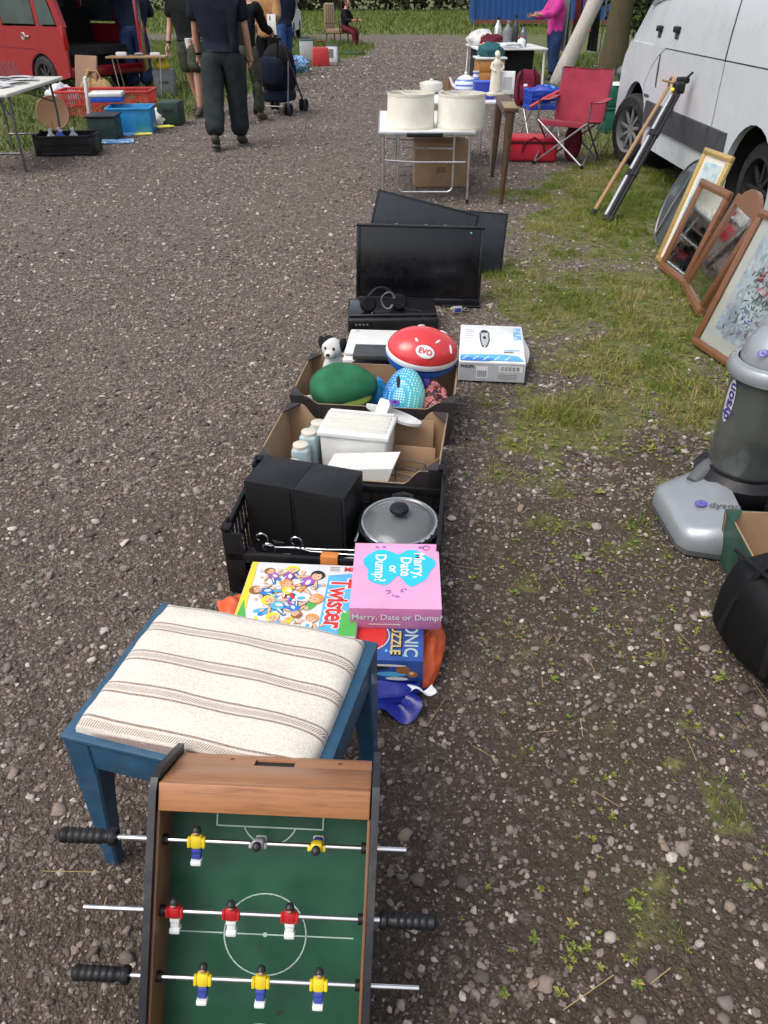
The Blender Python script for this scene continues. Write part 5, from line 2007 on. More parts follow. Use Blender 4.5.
def in_floral(t, w_, h, bw, dep):
    b = MB()
    b.box((w_ / 2, h / 2, -.005), (w_ - 2 * bw + .002, h - 2 * bw + .002, .004), M['mount'])
    b.build('mount', t)
    b = MB()
    k = bw + .062
    W2, H2 = w_ - 2 * k, h - 2 * k
    b.box((w_ / 2, h / 2, -.002), (W2, H2, .004), M['wash'])
    rg = random.Random(3)
    A = T(w_ / 2, h / 2, .0004)
    # vase of flowers, painted loosely
    zz = [.0003]

    def dab(x, y, rx, ry, mt, ro=None):
        zz[0] += .000006
        if abs(x) + rx < W2 / 2 and abs(y) + rx < H2 / 2:
            b.disc((x, y, zz[0]), rx, ry, mt, A, 9, rg.uniform(0, 180) if ro is None else ro)
    pale = [M['wash'], M['card_grey'], M['white_card'], M['tin_blue'], M['pink_wash']]
    for i in range(260):
        dab(rg.uniform(-.5, .5) * W2, rg.uniform(-.5, .5) * H2, rg.uniform(.008, .030), rg.uniform(.004, .012), rg.choice(pale))
    for i in range(70):
        dab(rg.gauss(-.03, .07), rg.gauss(-.16, .03), rg.uniform(.008, .02), rg.uniform(.003, .008), rg.choice([M['card_grey'], M['mid_grey'], M['tin_blue'], M['purple_wash']]))
    dab(-.035, -.10, .066, .080, M['tin_blue'], 0)
    dab(-.035, -.10, .062, .076, M['white_card'], 0)
    dab(-.035, -.03, .035, .014, M['tin_blue'], 0)
    for i in range(150):
        a_, r_ = rg.uniform(0, 6.28), rg.random() ** .5
        dab(-.035 + .055 * r_ * math.cos(a_), -.10 + .068 * r_ * math.sin(a_), rg.uniform(.003, .009), rg.uniform(.0015, .004), rg.choice([M['porcelain_blue'], M['royal'], M['tin_blue'], M['card_grey'], M['mid_grey']]))
    for i in range(190):
        dab(rg.gauss(-.01, .06), rg.gauss(.05, .055), rg.uniform(.006, .020), rg.uniform(.0025, .006), rg.choice([M['dark_green'], M['khaki'], M['leaf_wash'], M['leaf_wash'], M['mid_grey']]))
    for i in range(22):
        cx, cy2 = rg.gauss(-.005, .055), rg.gauss(.085, .05)
        ms = rg.choice([(M['red_ink'], M['maroon_bag'], M['rose_wash']), (M['rose_wash'], M['pink_box'], M['white_card']), (M['white_card'], M['pink_wash'], M['card_grey'])])
        for q in range(9):
            dab(cx + rg.gauss(0, .010), cy2 + rg.gauss(0, .010), rg.uniform(.006, .013), rg.uniform(.004, .009), rg.choice(ms))
    b.build('print', t)
    b = MB()
    b.box((w_ / 2, h / 2, .0065), (w_ - 2 * bw + .001, h - 2 * bw + .001, .002), M['glass'])
    b.build('glass_pane', t)


picture_frame('picture_frame', 'narrow gilt picture frame with a pale landscape print, farthest of the frames', 'picture frame', (1.885, 5.42), (1.935, 5.08), 15.5, .735, .036, .024, M['gold'], M['gold'], in_landscape)
picture_frame('mirror', 'brown wooden framed mirror with square corners beside the gilt frame', 'mirror', (1.853, 5.235), (1.885, 4.825), 17, .585, .048, .026, M['frame_brown'], M['frame_brown_up'], in_mirror)
picture_frame('mirror', 'brown wooden mirror with an arched top rail between square mirror and floral picture', 'mirror', (1.872, 4.80), (1.800, 4.30), 20, .60, .052, .030, M['frame_brown'], M['frame_dark'], in_mirror, .070)
picture_frame('picture_frame', 'large wooden framed print of flowers in a blue vase', 'picture frame', (1.632, 3.895), (1.775, 3.285), 18, .70, .038, .030, M['frame_brown'], M['frame_brown_up'], in_floral)
# oval dressing mirror
m, w_ = leaning((1.985, 5.98), (2.02, 5.58), 19)
ov = thing('mirror', 'oval dark rimmed mirror with a bright metal stay, leaning beside the gilt frame', 'mirror')
ov.matrix_world = m
b = MB()
el_pts = [(w_ / 2 + w_ * .52 * math.cos(2 * math.pi * i / 48), .30 + .30 * math.sin(2 * math.pi * i / 48), 0) for i in range(48)]
b.tube(el_pts, .012, M['steel_dark'], 8, None, True)
b.build('rim', ov)
b = MB()
b.prism([(x * .97 + .006, y * .97 + .009) for x, y, z in el_pts], -.006, .004, M['glass_dark'])
b.build('mirror_glass', ov)
b = MB()
b.tube([(w_ * .30, .05, .020), (w_ * .42, .30, .026), (w_ * .55, .52, .022), (w_ * .66, .585, .016), (w_ * .74, .50, .020), (w_ * .70, .20, .018)], .008, M['chrome'], 8)
b.build('stay', ov)

# stick and folded tripod
p0, p1 = (*at(592, 216), .01), (2.52, *(lambda k: ((640.8 + .559 * 424) * k, 1.55 - (432.3 - .829 * 424) * k))(2.52 / 284))
stk = thing('walking_stick', 'pale wooden stick with a curved top leaning against the white van', 'stick')
b = MB()
b.tube([p0, p1], [.018, .016], M['stick_wood'], 10)
q0 = Vector(p1)
b.tube([q0 + Vector((.03 * math.sin(t) * .0 + .0, -.07 * (1 - math.cos(t)), .09 * math.sin(t))) for t in [R(i * 18) for i in range(11)]], .013, M['stick_wood'], 10)
b.build('shaft', stk)
b = MB()
b.cyl(p0, Vector(p0) * .97 + Vector(p1) * .03, .024, M['rubber'], n=12)
b.build('ferrule', stk)
p0 = Vector((*at(606, 222), .015))
k = 2.52 / 300
p1 = Vector((2.52, (640.8 + .559 * 434) * k, 1.55 - (432.3 - .829 * 434) * k))
tri = thing('tripod', 'folded black and silver tripod leaning against the white van', 'tripod')
d = (p1 - p0)
side = d.cross(Vector((0, 0, 1))).normalized()
for i, (off, mt) in enumerate(((-.028, 'alu'), (.0, 'black_plastic'), (.030, 'black_plastic'))):
    b = MB()
    o = side * off
    e = .88 if i != 1 else .92
    b.tube([p0 + o, p0 + o + d * e * .35, p0 + o + d * e], .016, M[mt], 10)
    for q in (.30, .58):
        b.cyl(p0 + o + d * q, p0 + o + d * (q + .04), .022, M['black_plastic'], n=10)
    b.cyl(p0 + o - d * .005, p0 + o + d * .025, .022, M['rubber'], n=10)
    b.build('leg', tri)
b = MB()
b.box(tuple(p0 + d * .93), (.09, .09, .09), M['black_plastic'], None, .02, 3)
b.box(tuple(p0 + d * .985), (.10, .07, .05), M['black_plastic'], None, .015, 3)
b.tube([p0 + d * .95, p0 + d * .99 + side * .12 + Vector((-.05, 0, .06))], .010, M['black_plastic'], 8)
b.tube([p0 + d * .95, p0 + d * .90 - side * .14 + Vector((0, 0, .08))], .009, M['stick_wood'], 8)
b.build('head', tri)
b = MB()
b.ell(tuple(p0 + d * .915 + Vector((-.05, -.02, .0))), (.018, .018, .018), M['level_yellow'], None, 12, 8)
b.build('spirit_level', tri)
b = MB()
b.tube([p0 + d * .93 + Vector((-.03, -.04, 0)), p0 + d * .85 + Vector((0, -.06, -.05)), p0 + d * .74 + Vector((.04, -.07, -.02))], .004, M['black_plastic'], 6)
b.build('strap', tri)

# ---- vacuum cleaner
vc = thing('vacuum_cleaner', 'silver and grey upright vacuum cleaner with smoky dust bin', 'vacuum cleaner', (1.285, 2.375, 0), 0)
b = MB()
hp = [(-.315, -.16), (-.325, -.13), (-.325, -.02), (-.30, .01), (-.13, .045), (-.02, .03), (.02, -.06), (.0, -.20), (-.06, -.345), (-.14, -.37), (-.30, -.345), (-.318, -.30)]
hp = [(-.30, -.345), (-.325, -.31), (-.335, -.05), (-.32, -.01), (-.27, .02), (-.15, .075), (-.10, .06), (-.08, -.10), (-.10, -.30), (-.13, -.36), (-.20, -.372)]
n = len(hp)
vs, fs = [], []
lev = [(.012, 1.0, 0, 0), (.03, 1.015, 0, 0), (.062, 1.0, 0, 0), (.085, .94, .0, 0), (.098, .82, .01, 0), (.103, .5, .01, 0)]
cx, cy2 = -.2, -.15
for (z, k, ox, oy) in lev:
    for (x, y) in hp:
        zz = z * (1 + .35 * max(0, (x + .25) / .2)) if z > .03 else z
        vs.append((cx + (x - cx) * k + ox, cy2 + (y - cy2) * k + oy, zz))
for l in range(len(lev) - 1):
    for i in range(n):
        j = (i + 1) % n
        fs.append([l * n + i, l * n + j, (l + 1) * n + j, (l + 1) * n + i][::-1])
fs.append(list(range(n)))
fs.append([(len(lev) - 1) * n + i for i in range(n)][::-1])
b.add(vs, fs, M['vac_silver'])
A = T(-.175, -.215, .1235) @ RY(-10.2) @ RZ(-24)
b.v = [(-.02 + (x + .02) * .95, -.13 + (y + .13) * .95, z) for x, y, z in b.v]
hd_ = b.build('cleaner_head', vc, sharp=50)
b = MB()
for (z, k) in ((.006, 1.0), (.030, 1.022)):
    pass
b.prism([(-.02 + (cx + (x - cx) * 1.01 + .02) * .95, -.13 + (cy2 + (y - cy2) * 1.01 + .13) * .95) for x, y in hp], .004, .022, M['vac_grey'])
b.build('bumper', hd_)
b = MB()
b.disc((-.045, 0, .0), .020, .020, M['purple'], A, 20)
b.line(circ(-.045, 0, .011, 30, 300, 14), .004, M['vac_silver'], A, .0006)
b.text('dyson', .042, M['vac_grey'], A @ T(.030, -.004, .0004) @ RZ(0), bold=.0004)
b.build('badge', hd_)
b = MB()
b.tube([(-.19, -.04, .10), (-.15, -.01, .125), (-.10, .02, .14), (-.03, .04, .14)], [.026, .032, .036, .036], M['vac_grey'], 12)
b.build('hose_neck', vc)
b = MB()
b.lathe([(.001, .06), (.15, .06), (.165, .09), (.165, .125), (.135, .150), (.135, .16), (.001, .16)], M['black_plastic'], 32)
b.lathe([(.001, 0), (.10, 0), (.12, .05), (.12, .07)], M['black_plastic'], 24, T(.03, -.08, 0))
for s_ in (-1, 1):
    b.lathe([(.001, -.03), (.075, -.03), (.082, 0), (.075, .03), (.001, .03)], M['black_plastic'], 24, T(.10, s_ * .15 - .03, .082) @ RX(90))
b.box((.10, 0, .28), (.10, .20, .40), M['vac_grey'], None, .03, 3)
b.build('motor_housing', vc)
b = MB()
b.lathe([(.126, .158), (.128, .17), (.128, .30), (.1285, .305), (.128, .31), (.124, .495), (.118, .50)], M['vac_bin'], 40)
bn = b.build('dust_bin', vc)
b = MB()


def wrap_text(body, size, mat, r, z0, az_, bold=0.0, roll=0):
    tmp = MB()
    tmp.text(body, size, mat, RZ(roll), bold=bold)
    vs_ = []
    for (x, y, z) in tmp.v:
        a = R(az_) - y / r
        vs_.append((r * math.cos(a), r * math.sin(a), z0 + x))
    b.add(vs_, [f[::-1] for f in tmp.f] + tmp.f, mat)


pts_ = []
for i in range(24):
    a_ = 2 * math.pi * i / 24
    yy, zz = .024 * math.sin(a_), .41 + .078 * math.cos(a_)
    pts_.append((.1292 * math.cos(R(188) + yy / .129), .1292 * math.sin(R(188) + yy / .129), zz))
b.poly(pts_, M['card_grey'])
wrap_text('dyson', .056, M['purple'], .1300, .41, 188, .0012)
b.build('lettering', bn)
b = MB()
b.lathe([(.118, .495), (.140, .497), (.145, .505), (.145, .535), (.138, .545), (.118, .55)], M['vac_silver'], 40)
b.lathe([(.112, .545), (.112, .575), (.10, .61), (.075, .645), (.04, .665), (.001, .67)], M['vac_silver'], 40)
cyc = b.build('cyclone_cap', vc)
b = MB()
A = T(-.088, -.072, .600) @ RZ(-50) @ RX(58)
b.disc((0, 0, .004), .018, .012, M['purple'], A, 14, 30)
b.line(circ(0, 0, .008, 30, 300, 12), .003, M['vac_silver'], A, .0045)
b.build('badge', cyc)
b = MB()
b.tube([(.13, 0, .15), (.17, .02, .5), (.20, .04, .85), (.16, .04, 1.02), (.10, .04, 1.05)], [.03, .03, .025, .022, .02], M['vac_grey'], 12)
b.build('handle', vc)
b = MB()
b.tube([(.18 + .015 * math.cos(t * .9), .10 + .03 * math.sin(t * .25), .12 + t * .018) for t in range(40)], .024, M['vac_grey'], 10)
b.build('hose', vc)

# ---- green produce box and black bag
card_tray('cardboard_box', 'dark green printed cardboard box with hand holes beside the vacuum cleaner', (1.31, 1.83), -4, .44, .38, .175, .0, M['box_green'], M['kraft'], 3)
hb = thing('holdall', 'black soft holdall standing in front of the green cardboard box', 'bag', (1.105, 1.560, 0), 16)


def bagf(p):
    q = Vector(p)
    for i in range(3):
        q[i] = math.copysign(abs(q[i]) ** .55, q[i])
    return q * (1 + .07 * mnoise.noise(Vector(p) * 2.2)) * (1.0 - .20 * max(0, q.z) ** 1.5 * 1.0)


b = MB()
b.ell((0, 0, .165), (.155, .185, .168), M['bag_black'], None, 40, 26, bagf)
b.build('body', hb, sharp=80)
b = MB()
b.tube([(-.158 * 1.0, -.10, .08), (-.150, -.08, .20), (-.10, -.05, .315), (-.03, -.04, .335)], .011, M['black_plastic'], 8)
b.tube([(-.158, .08, .08), (-.150, .07, .20), (-.10, .05, .320), (-.03, .04, .335)], .011, M['black_plastic'], 8)
b.build('handle', hb)
b = MB()
b.tube([(-.11, -.16, .29), (-.12, 0, .305), (-.11, .16, .29)], .006, M['black_plastic'], 6)
b.build('zip', hb)

# ================================================================== TABLES, CHAIR AND GOODS BEYOND THE TELEVISIONS
ft = thing('folding_table', 'pale folding camping table with aluminium legs under two lampshades', 'table', (.36, 0, 0), 0)
TW, TY0, TY1, TZ = .80, 7.10, 8.45, .575
b = MB()
b.box((0, (TY0 + TY1) / 2, TZ - .010), (TW, TY1 - TY0, .020), M['white_paint'], None, .005)
b.build('table_top', ft)
b = MB()
for (c, s_) in (((0, TY0 - .004, TZ - .014), (TW + .012, .012, .034)), ((0, TY1 + .004, TZ - .014), (TW + .012, .012, .034)), ((-TW / 2 - .004, (TY0 + TY1) / 2, TZ - .014), (.012, TY1 - TY0 - .01, .034)), ((TW / 2 + .004, (TY0 + TY1) / 2, TZ - .014), (.012, TY1 - TY0 - .01, .034))):
    b.box(c, s_, M['alu'], None, .003)
b.build('edge_trim', ft)
b = MB()
b.box((-.02, TY0 - .016, TZ - .022), (.30, .016, .030), M['black_plastic'], None, .004)
b.build('carry_handle', ft)
for i, y in enumerate((TY0 + .07, TY1 - .07)):
    for sx in (-1, 1):
        b = MB()
        b.tube([(sx * (TW / 2 - .035), y, TZ - .02), (sx * (TW / 2 - .03), y - .02 * (1 if i else -1) * 0, .012)], .0115, M['alu'], 10)
        b.cyl((sx * (TW / 2 - .03), y, 0), (sx * (TW / 2 - .03), y, .03), .015, M['black_plastic'], n=10)
        b.build('leg', ft)
    b = MB()
    xa = TW / 2 - .16
    pts = [(-xa, y + .05, TZ - .03), (-xa, y + .05, .13)] + [(-xa + .05 * (1 - math.cos(t)), y + .05, .13 - .05 * math.sin(t)) for t in [R(k * 18) for k in range(1, 6)]]
    pts += [(xa - .05 + .05 * math.sin(t), y + .05, .08 + .05 * (1 - math.cos(t))) for t in [R(k * 18) for k in range(0, 6)]] + [(xa, y + .05, .15), (xa, y + .05, TZ - .03)]
    b.tube(pts, .0105, M['alu'], 10)
    b.tube([(-xa - .1, y + .03, .34), (-.1, y + .03, .325), (xa + .1, y + .03, .325)], .009, M['alu'], 8)
    b.tube([(-xa + .04, y + .03, .44), (xa, y + .03, .43)], .009, M['alu'], 8)
    b.build('brace', ft)
bt2 = [(.36 + TW / 2 - .05 + .0, 8.62), (.36 - TW / 2 + .05, 9.65)]
TZ2 = .645
ft2 = thing('folding_table', 'second white folding table behind the lampshades holding crockery', 'table', (.72, 9.10, 0), 0)
b = MB()
b.box((0, 0, TZ2 - .012), (.80, 1.10, .022), M['white_paint'], None, .005)
b.build('table_top', ft2)
for sx in (-1, 1):
    for sy in (-1, 1):
        b = MB()
        b.tube([(sx * .37, sy * .50, TZ2 - .02), (sx * .375, sy * .50, 0)], .011, M['alu'], 8)
        b.build('leg', ft2)
for i, x in enumerate((.232, .660)):
    t = thing('lampshade', ['pleated cream drum lampshade at the outer side of the camping table', 'pleated cream drum lampshade next to the dark wooden stand'][i], 'lampshade', (x - .005, 7.36 - .03 * i, TZ), 17 * i, 'pair of lampshades on the camping table')
    b = MB()
    r0, r1, hh = .204, .196, .262
    b.lathe([(r0 - .003, .012), (r0, .012), (r1, hh - .012), (r1 - .003, hh - .012), (r0 - .003, .012)], M['shade'], 64)
    b.build('fabric', t, sharp=60)
    for z_, r_ in ((.006, r0), (hh - .010, r1)):
        b = MB()
        b.lathe([(r_ - .004, z_ - .006), (r_ + .003, z_ - .006), (r_ + .003, z_ + .014), (r_ - .004, z_ + .014), (r_ - .004, z_ - .006)], M['shade_band'], 48)
        b.build('trim_band', t)
    b = MB()
    for a in (0, 120, 240):
        b.tube([(.03 * math.cos(R(a)), .03 * math.sin(R(a)), hh - .02), (r1 * math.cos(R(a)), r1 * math.sin(R(a)), hh - .004)], .003, M['white_paint'], 6)
    b.tube([(.03 * math.cos(R(k * 30)), .03 * math.sin(R(k * 30)), hh - .02) for k in range(12)], .003, M['white_paint'], 6, None, True)
    b.build('wire_ring', t)
cb = thing('cardboard_box', 'plain brown cardboard box standing under the camping table', 'box', (.535, 8.02, 0), 1)
b = MB()
b.box((0, 0, .19), (.50, .36, .38), M['kraft'], None, .004)
b.line([(-.25, 0), (.25, 0)], .045, M['kraft_dark'], T(0, 0, .3812))
b.build('carton', cb)
b = MB()
b.box((0, -.181, .15), (.09, .002, .05), M['kraft_dark'])
b.build('print_mark', cb)
# narrow dark stand
ns = thing('plant_stand', 'narrow dark wooden stand with brass edged top beside the camping table', 'stand', (1.075, 7.72, 0), -3)
b = MB()
b.box((0, 0, .735), (.12, 1.25, .03), M['dark_wood'], None, .004)
b.box((0, -.40, .7525), (.11, .42, .006), M['brass'], None, .002)
b.build('top', ns)
for sy in (-1, 1):
    b = MB()
    b.cyl((0, sy * .58, .72), (-.02, sy * .60, 0), .040, M['dark_wood'], .018, 10)
    b.build('leg', ns)
b = MB()
b.box((0, 0, .695), (.08, 1.1, .05), M['dark_wood'])
b.build('apron', ns)
# crockery
tp = thing('teapot', 'white teapot with blue bands standing behind the lampshades', 'teapot', (.86, 9.30, TZ2), 20)
b = MB()
b.lathe([(.001, 0), (.075, 0), (.105, .03), (.120, .075), (.105, .125), (.065, .155), (.001, .16)], M['teapot'], 28)
b.build('pot', tp)
b = MB()
b.lathe([(.001, .195), (.012, .198), (.018, .188), (.010, .175), (.055, .162), (.066, .152), (.001, .150)], M['porcelain'], 24)
b.build('lid', tp)
b = MB()
b.tube([(-.10, 0, .06), (-.15, 0, .09), (-.18, 0, .15)], [.024, .016, .011], M['porcelain'], 10)
b.build('spout', tp)
b = MB()
b.tube([(.10, 0, .12), (.15, 0, .125), (.165, 0, .08), (.11, 0, .04)], .010, M['porcelain_blue'], 8)
b.build('handle', tp)
one(MB().lathe([(.001, 0), (.06, 0), (.11, .03), (.125, .075), (.118, .10), (.07, .115), (.001, .12)], M['cream_plastic'], 28).ell((0, 0, .125), (.02, .02, .014), M['cream_plastic'], None, 12, 8), 'tureen', 'round cream lidded dish behind the outer lampshade', 'dish', (.50, 9.30, TZ2))
one(MB().lathe([(.001, 0), (.035, 0), (.05, .04), (.035, .09), (.045, .13), (.04, .13), (.001, .03)], M['brown_wood'], 20), 'vase', 'small brown turned vase between the cream dish and teapot', 'vase', (.68, 9.45, TZ2), 0)
one(MB().lathe([(.001, 0), (.03, 0), (.042, .03), (.045, .12), (.03, .16), (.038, .19), (.034, .19), (.001, .06)], M['teapot'], 20), 'vase', 'small blue and white vase just behind the striped teapot', 'vase', (.99, 9.52, TZ2), 0)
fg = thing('figurine', 'cream statuette of a draped woman on the dark wooden stand', 'statuette', (1.035, 8.15, .75), 10)
b = MB()
b.lathe([(.001, 0), (.062, 0), (.062, .02), (.052, .03), (.045, .06), (.050, .12), (.038, .18), (.030, .20), (.040, .235), (.043, .262), (.020, .282), (.015, .292)], M['figurine'], 20, S(1, .8, 1))
b.ell((0, -.004, .315), (.023, .025, .030), M['figurine'], None, 14, 10)
b.ell((0, .010, .325), (.025, .024, .026), M['figurine'], None, 12, 8)
for s_ in (-1, 1):
    b.tube([(s_ * .040, 0, .255), (s_ * .058, -.015, .215), (s_ * .025, -.045, .19)], [.013, .011, .009], M['figurine'], 8)
b.grid(lambda u, v: ((.060 - .012 * v) * math.cos(2.2 * u - .4 + 3.6), (.052 - .010 * v) * math.sin(2.2 * u - .4 + 3.6), .02 + .2 * v + .015 * math.sin(u * 9)), 10, 6, M['figurine'])
b.build('statue', fg, sharp=60)
b = MB()
b.box((0, 0, -.012 + .012), (.14, .12, .024), M['figurine'], None, .004)
b.build('plinth', fg)
wb = MB()
wb.box((0, 0, .09), (.13, .12, .18), M['white_card'], None, .003)
wb.box((0, -.0608, .09), (.08, .002, .10), M['card_grey'])
one(wb, 'carton', 'small white carton next to the cream statuette', 'carton', (1.15, 8.20, .75), -8)
bx = MB()
bx.box((0, 0, .075), (.20, .16, .15), M['royal'], None, .004).box((0, 0, .152), (.21, .17, .012), M['blue_plastic'], None, .003)
one(bx, 'storage_box', 'blue lidded box between the teapot and the statuette', 'box', (1.00, 8.80, TZ2), 4)

# ---- camping chair
ch = thing('camping_chair', 'red folding camping chair with crossed metal legs', 'chair', (1.97, 9.06, 0), -33)
hw = .27
b = MB()
b.grid(lambda u, v: ((u - .5) * 2 * hw * (.96), -.23 + .46 * v, .44 - .045 * math.sin(math.pi * u) * (1 - .4 * v) - .05 * v), 14, 10, M['camp_red'])
b.grid(lambda u, v: ((u - .5) * 2 * hw * .96, -.23 + .46 * v, .434 - .045 * math.sin(math.pi * u) * (1 - .4 * v) - .05 * v), 14, 10, M['camp_red'])
b.box((0, -.228, .405), (2 * hw * .93, .012, .05), M['camp_red'], None, .004)
b.build('seat', ch)
b = MB()
for off in (0, .006):
    b.grid(lambda u, v: ((u - .5) * 2 * hw * (1.0 + .02 * v), .20 + .13 * v + .045 * math.sin(math.pi * u) + off, .37 + .50 * v + .012 * (2 * u - 1) ** 2), 14, 12, M['camp_red'])
b.tube([(-hw, .335, .875), (-hw * .5, .37, .868), (0, .38, .864), (hw * .5, .37, .868), (hw, .335, .875)], .009, M['maroon_cloth'], 6)
b.build('backrest', ch)
for sx in (-1, 1):
    b = MB()
    b.grid(lambda u, v: (sx * (hw + .02) + (u - .5) * .075, -.25 + .52 * v, .62 - .02 * math.sin(math.pi * v)), 4, 8, M['camp_red'])
    b.grid(lambda u, v: (sx * (hw + .02) + (u - .5) * .075, -.25 + .52 * v, .612 - .02 * math.sin(math.pi * v)), 4, 8, M['maroon_cloth'])
    b.build('armrest', ch)
E_ = [(-hw, -.24), (hw, -.24), (hw, .26), (-hw, .26)]
for i in range(4):
    (xa, ya), (xb, yb) = E_[i], E_[(i + 1) % 4]
    b = MB()
    b.tube([(xa, ya, .02), (xb, yb, .43)], .0095, M['alu'] if i == 0 else M['steel_dark'], 8)
    b.tube([(xb, yb, .02), (xa, ya, .43)], .0095, M['alu'] if i == 0 else M['steel_dark'], 8)
    b.build('cross_leg', ch)
for i, (x, y) in enumerate(E_):
    b = MB()
    b.cyl((x, y, 0), (x, y, .035), .020, M['black_plastic'], n=10)
    b.build('foot', ch)
    b = MB()
    b.tube([(x, y, .40), (x * 1.04, y + (.02 if y < 0 else .07), .62 if y < 0 else .875)], .0095, M['steel_dark'], 8)
    b.build('upright', ch)
b = MB()
b.ell((.03, .06, .20), (.10, .06, .19), M['maroon_cloth'], None, 16, 12)
b.build('storage_sleeve', ch, sharp=80)

cool = thing('cool_bag', 'red zipped cool bag on the gravel beside the camping chair', 'cool bag', (1.63, 9.28, 0), -6)
b = MB()
b.box((0, 0, .10), (.52, .34, .20), M['cooler_red'], None, .035, 3)
b.build('body', cool)
b = MB()
b.box((0, 0, .215), (.53, .35, .05), M['cooler_red'], None, .022, 3)
b.tube([(-.26, -.172, .19), (.26, -.172, .19), (.26, .172, .19), (-.26, .172, .19)], .005, M['black_plastic'], 6, None, True)
b.build('lid', cool)
b = MB()
b.tube([(-.12, -.176, .10), (-.10, -.18, .19), (0, -.17, .245), (.10, -.18, .19), (.12, -.176, .10)], .010, M['maroon_cloth'], 6)
b.build('strap', cool)

bs = thing('folding_stool', 'small silver folding stool carrying the blue basket', 'stool', (2.02, 11.05, 0), 8)
b = MB()
b.box((0, 0, .315), (.44, .34, .02), M['royal'], None, .006)
b.build('seat', bs)
for sx in (-1, 1):
    for s_ in (-1, 1):
        b = MB()
        b.tube([(sx * .20, -s_ * .17, .31), (sx * .20, s_ * .17, 0)], .010, M['alu'], 8)
        b.build('leg', bs)
bk = thing('basket', 'bright blue plastic basket with a red strap on the folding stool', 'basket', (2.03, 11.05, .326), 8)
b = MB()
b.box((0, 0, .01), (.38, .28, .014), M['blue_plastic'])
for (ww, A) in ((.44, T(0, -.15, 0) @ RX(5)), (.44, T(0, .15, 0) @ RX(-5)), (.32, T(-.21, 0, 0) @ RZ(90) @ RX(-5)), (.32, T(.21, 0, 0) @ RZ(90) @ RX(5))):
    lattice_wall(b, ww, .20, M['blue_plastic'], A)
b.build('body', bk)
b = MB()
b.tube([(-.24, -.20, .02), (-.05, -.20, .12), (.24, -.19, .24)], .018, M['red_plastic'], 8)
b.build('strap', bk)
one(MB().ell((0, 0, .04), (.19, .14, .10), M['royal'], None, 20, 12, lambda p: Vector(p) * (1 + .25 * mnoise.noise(Vector(p) * 3))).ell((.03, -.02, .10), (.10, .08, .04), M['lblue_ink'], None, 12, 8), 'cloth_bundle', 'blue and white cloth heaped in the blue basket', 'cloth', (2.03, 11.05, .43), 0, None, 80)
bp_ = thing('backpack', 'maroon backpack standing on the gravel behind the blue basket', 'backpack', (2.30, 14.1, 0), -12)
b = MB()
b.ell((0, 0, .28), (.20, .15, .29), M['maroon_bag'], None, 24, 18, bagf)
b.build('body', bp_, sharp=80)
b = MB()
b.ell((0, -.13, .20), (.14, .08, .14), M['maroon_bag'], None, 20, 14, bagf)
b.box((-.02, -.185, .30), (.06, .012, .05), M['white_card'], None, .004)
b.build('front_pocket', bp_, sharp=60)
b = MB()
for s_ in (-1, 1):
    b.tube([(s_ * .09, -.12, .53), (s_ * .13, -.20, .36), (s_ * .12, -.20, .12)], .014, M['black_cloth'], 6)
b.build('strap', bp_)
one(plastic := MB().box((0, 0, .14), (.34, .3, .28), M['green_plastic'], None, .02, 2).box((0, 0, .29), (.37, .33, .03), M['green_plastic'], None, .01), 'storage_box', 'green plastic storage box beside the front wheel of the van', 'storage box', (3.02, 11.3, 0), 6)
one(MB().box((0, 0, .12), (.36, .3, .24), M['green_plastic'], None, .03, 2).lathe([(.19, .24), (.20, .25), (.19, .26), (.001, .26)], M['white_paint'], 20), 'storage_box', 'green tub with a white lid stacked on the green storage box', 'storage box', (3.02, 11.3, .306), 14)

# ---- far stall with the woman in pink
fs_ = thing('trestle_table', 'white edged table crowded with bottles and jars at the far stall', 'table', (2.30, 17.1, 0), 3)
b = MB()
b.box((0, 0, .665), (1.30, 1.5, .03), M['white_paint'], None, .005)
b.box((0, .3, .33), (1.10, .8, .60), M['van_dark'], None, .02)  # dark block put in for the shade under the table
b.build('table_top', fs_)
for sx in (-1, 1):
    for sy in (-1, 1):
        b = MB()
        b.tube([(sx * .60, sy * .68, .65), (sx * .62, sy * .70, 0)], .020, M['white_paint'], 8)
        b.build('leg', fs_)
chs = thing('wooden_chest', 'amber brown wooden chest at the end of the far stall', 'chest', (1.82, 15.4, 0), 4)
b = MB()
b.box((0, 0, .29), (.46, .40, .58), M['amber_wood'], None, .006)
for k in range(3):
    b.box((0, -.205, .13 + k * .17), (.40, .012, .14), M['amber_wood'], None, .005)
b.build('carcass', chs)
b = MB()
b.box((0, 0, .595), (.52, .46, .03), M['white_paint'], None, .005)
b.build('top', chs)
one(MB().ell((0, 0, .07), (.22, .19, .13), M['teal_cloth'], None, 20, 12, lambda p: Vector(p) * (1 + .3 * mnoise.noise(Vector(p) * 2.5))), 'cloth_bundle', 'teal cloth heaped on top of the amber wooden chest', 'cloth', (1.83, 15.4, .62), 0, None, 80)


def bottle(x, y, z, h, r, mt, label, name='bottle', cat='bottle', cap='black_plastic'):
    t = thing(name, label, cat, (x, y, z), 0)
    q = MB()
    q.lathe([(.001, 0), (r, 0), (r, h * .62), (r * .9, h * .68), (r * .38, h * .82), (r * .36, h * .93), (.001, h * .93)], M[mt], 14)
    q.build('vessel', t)
    q = MB()
    q.lathe([(.001, h), (r * .42, h), (r * .42, h * .90), (.001, h * .90)], M[cap], 12)
    q.build('cap', t)


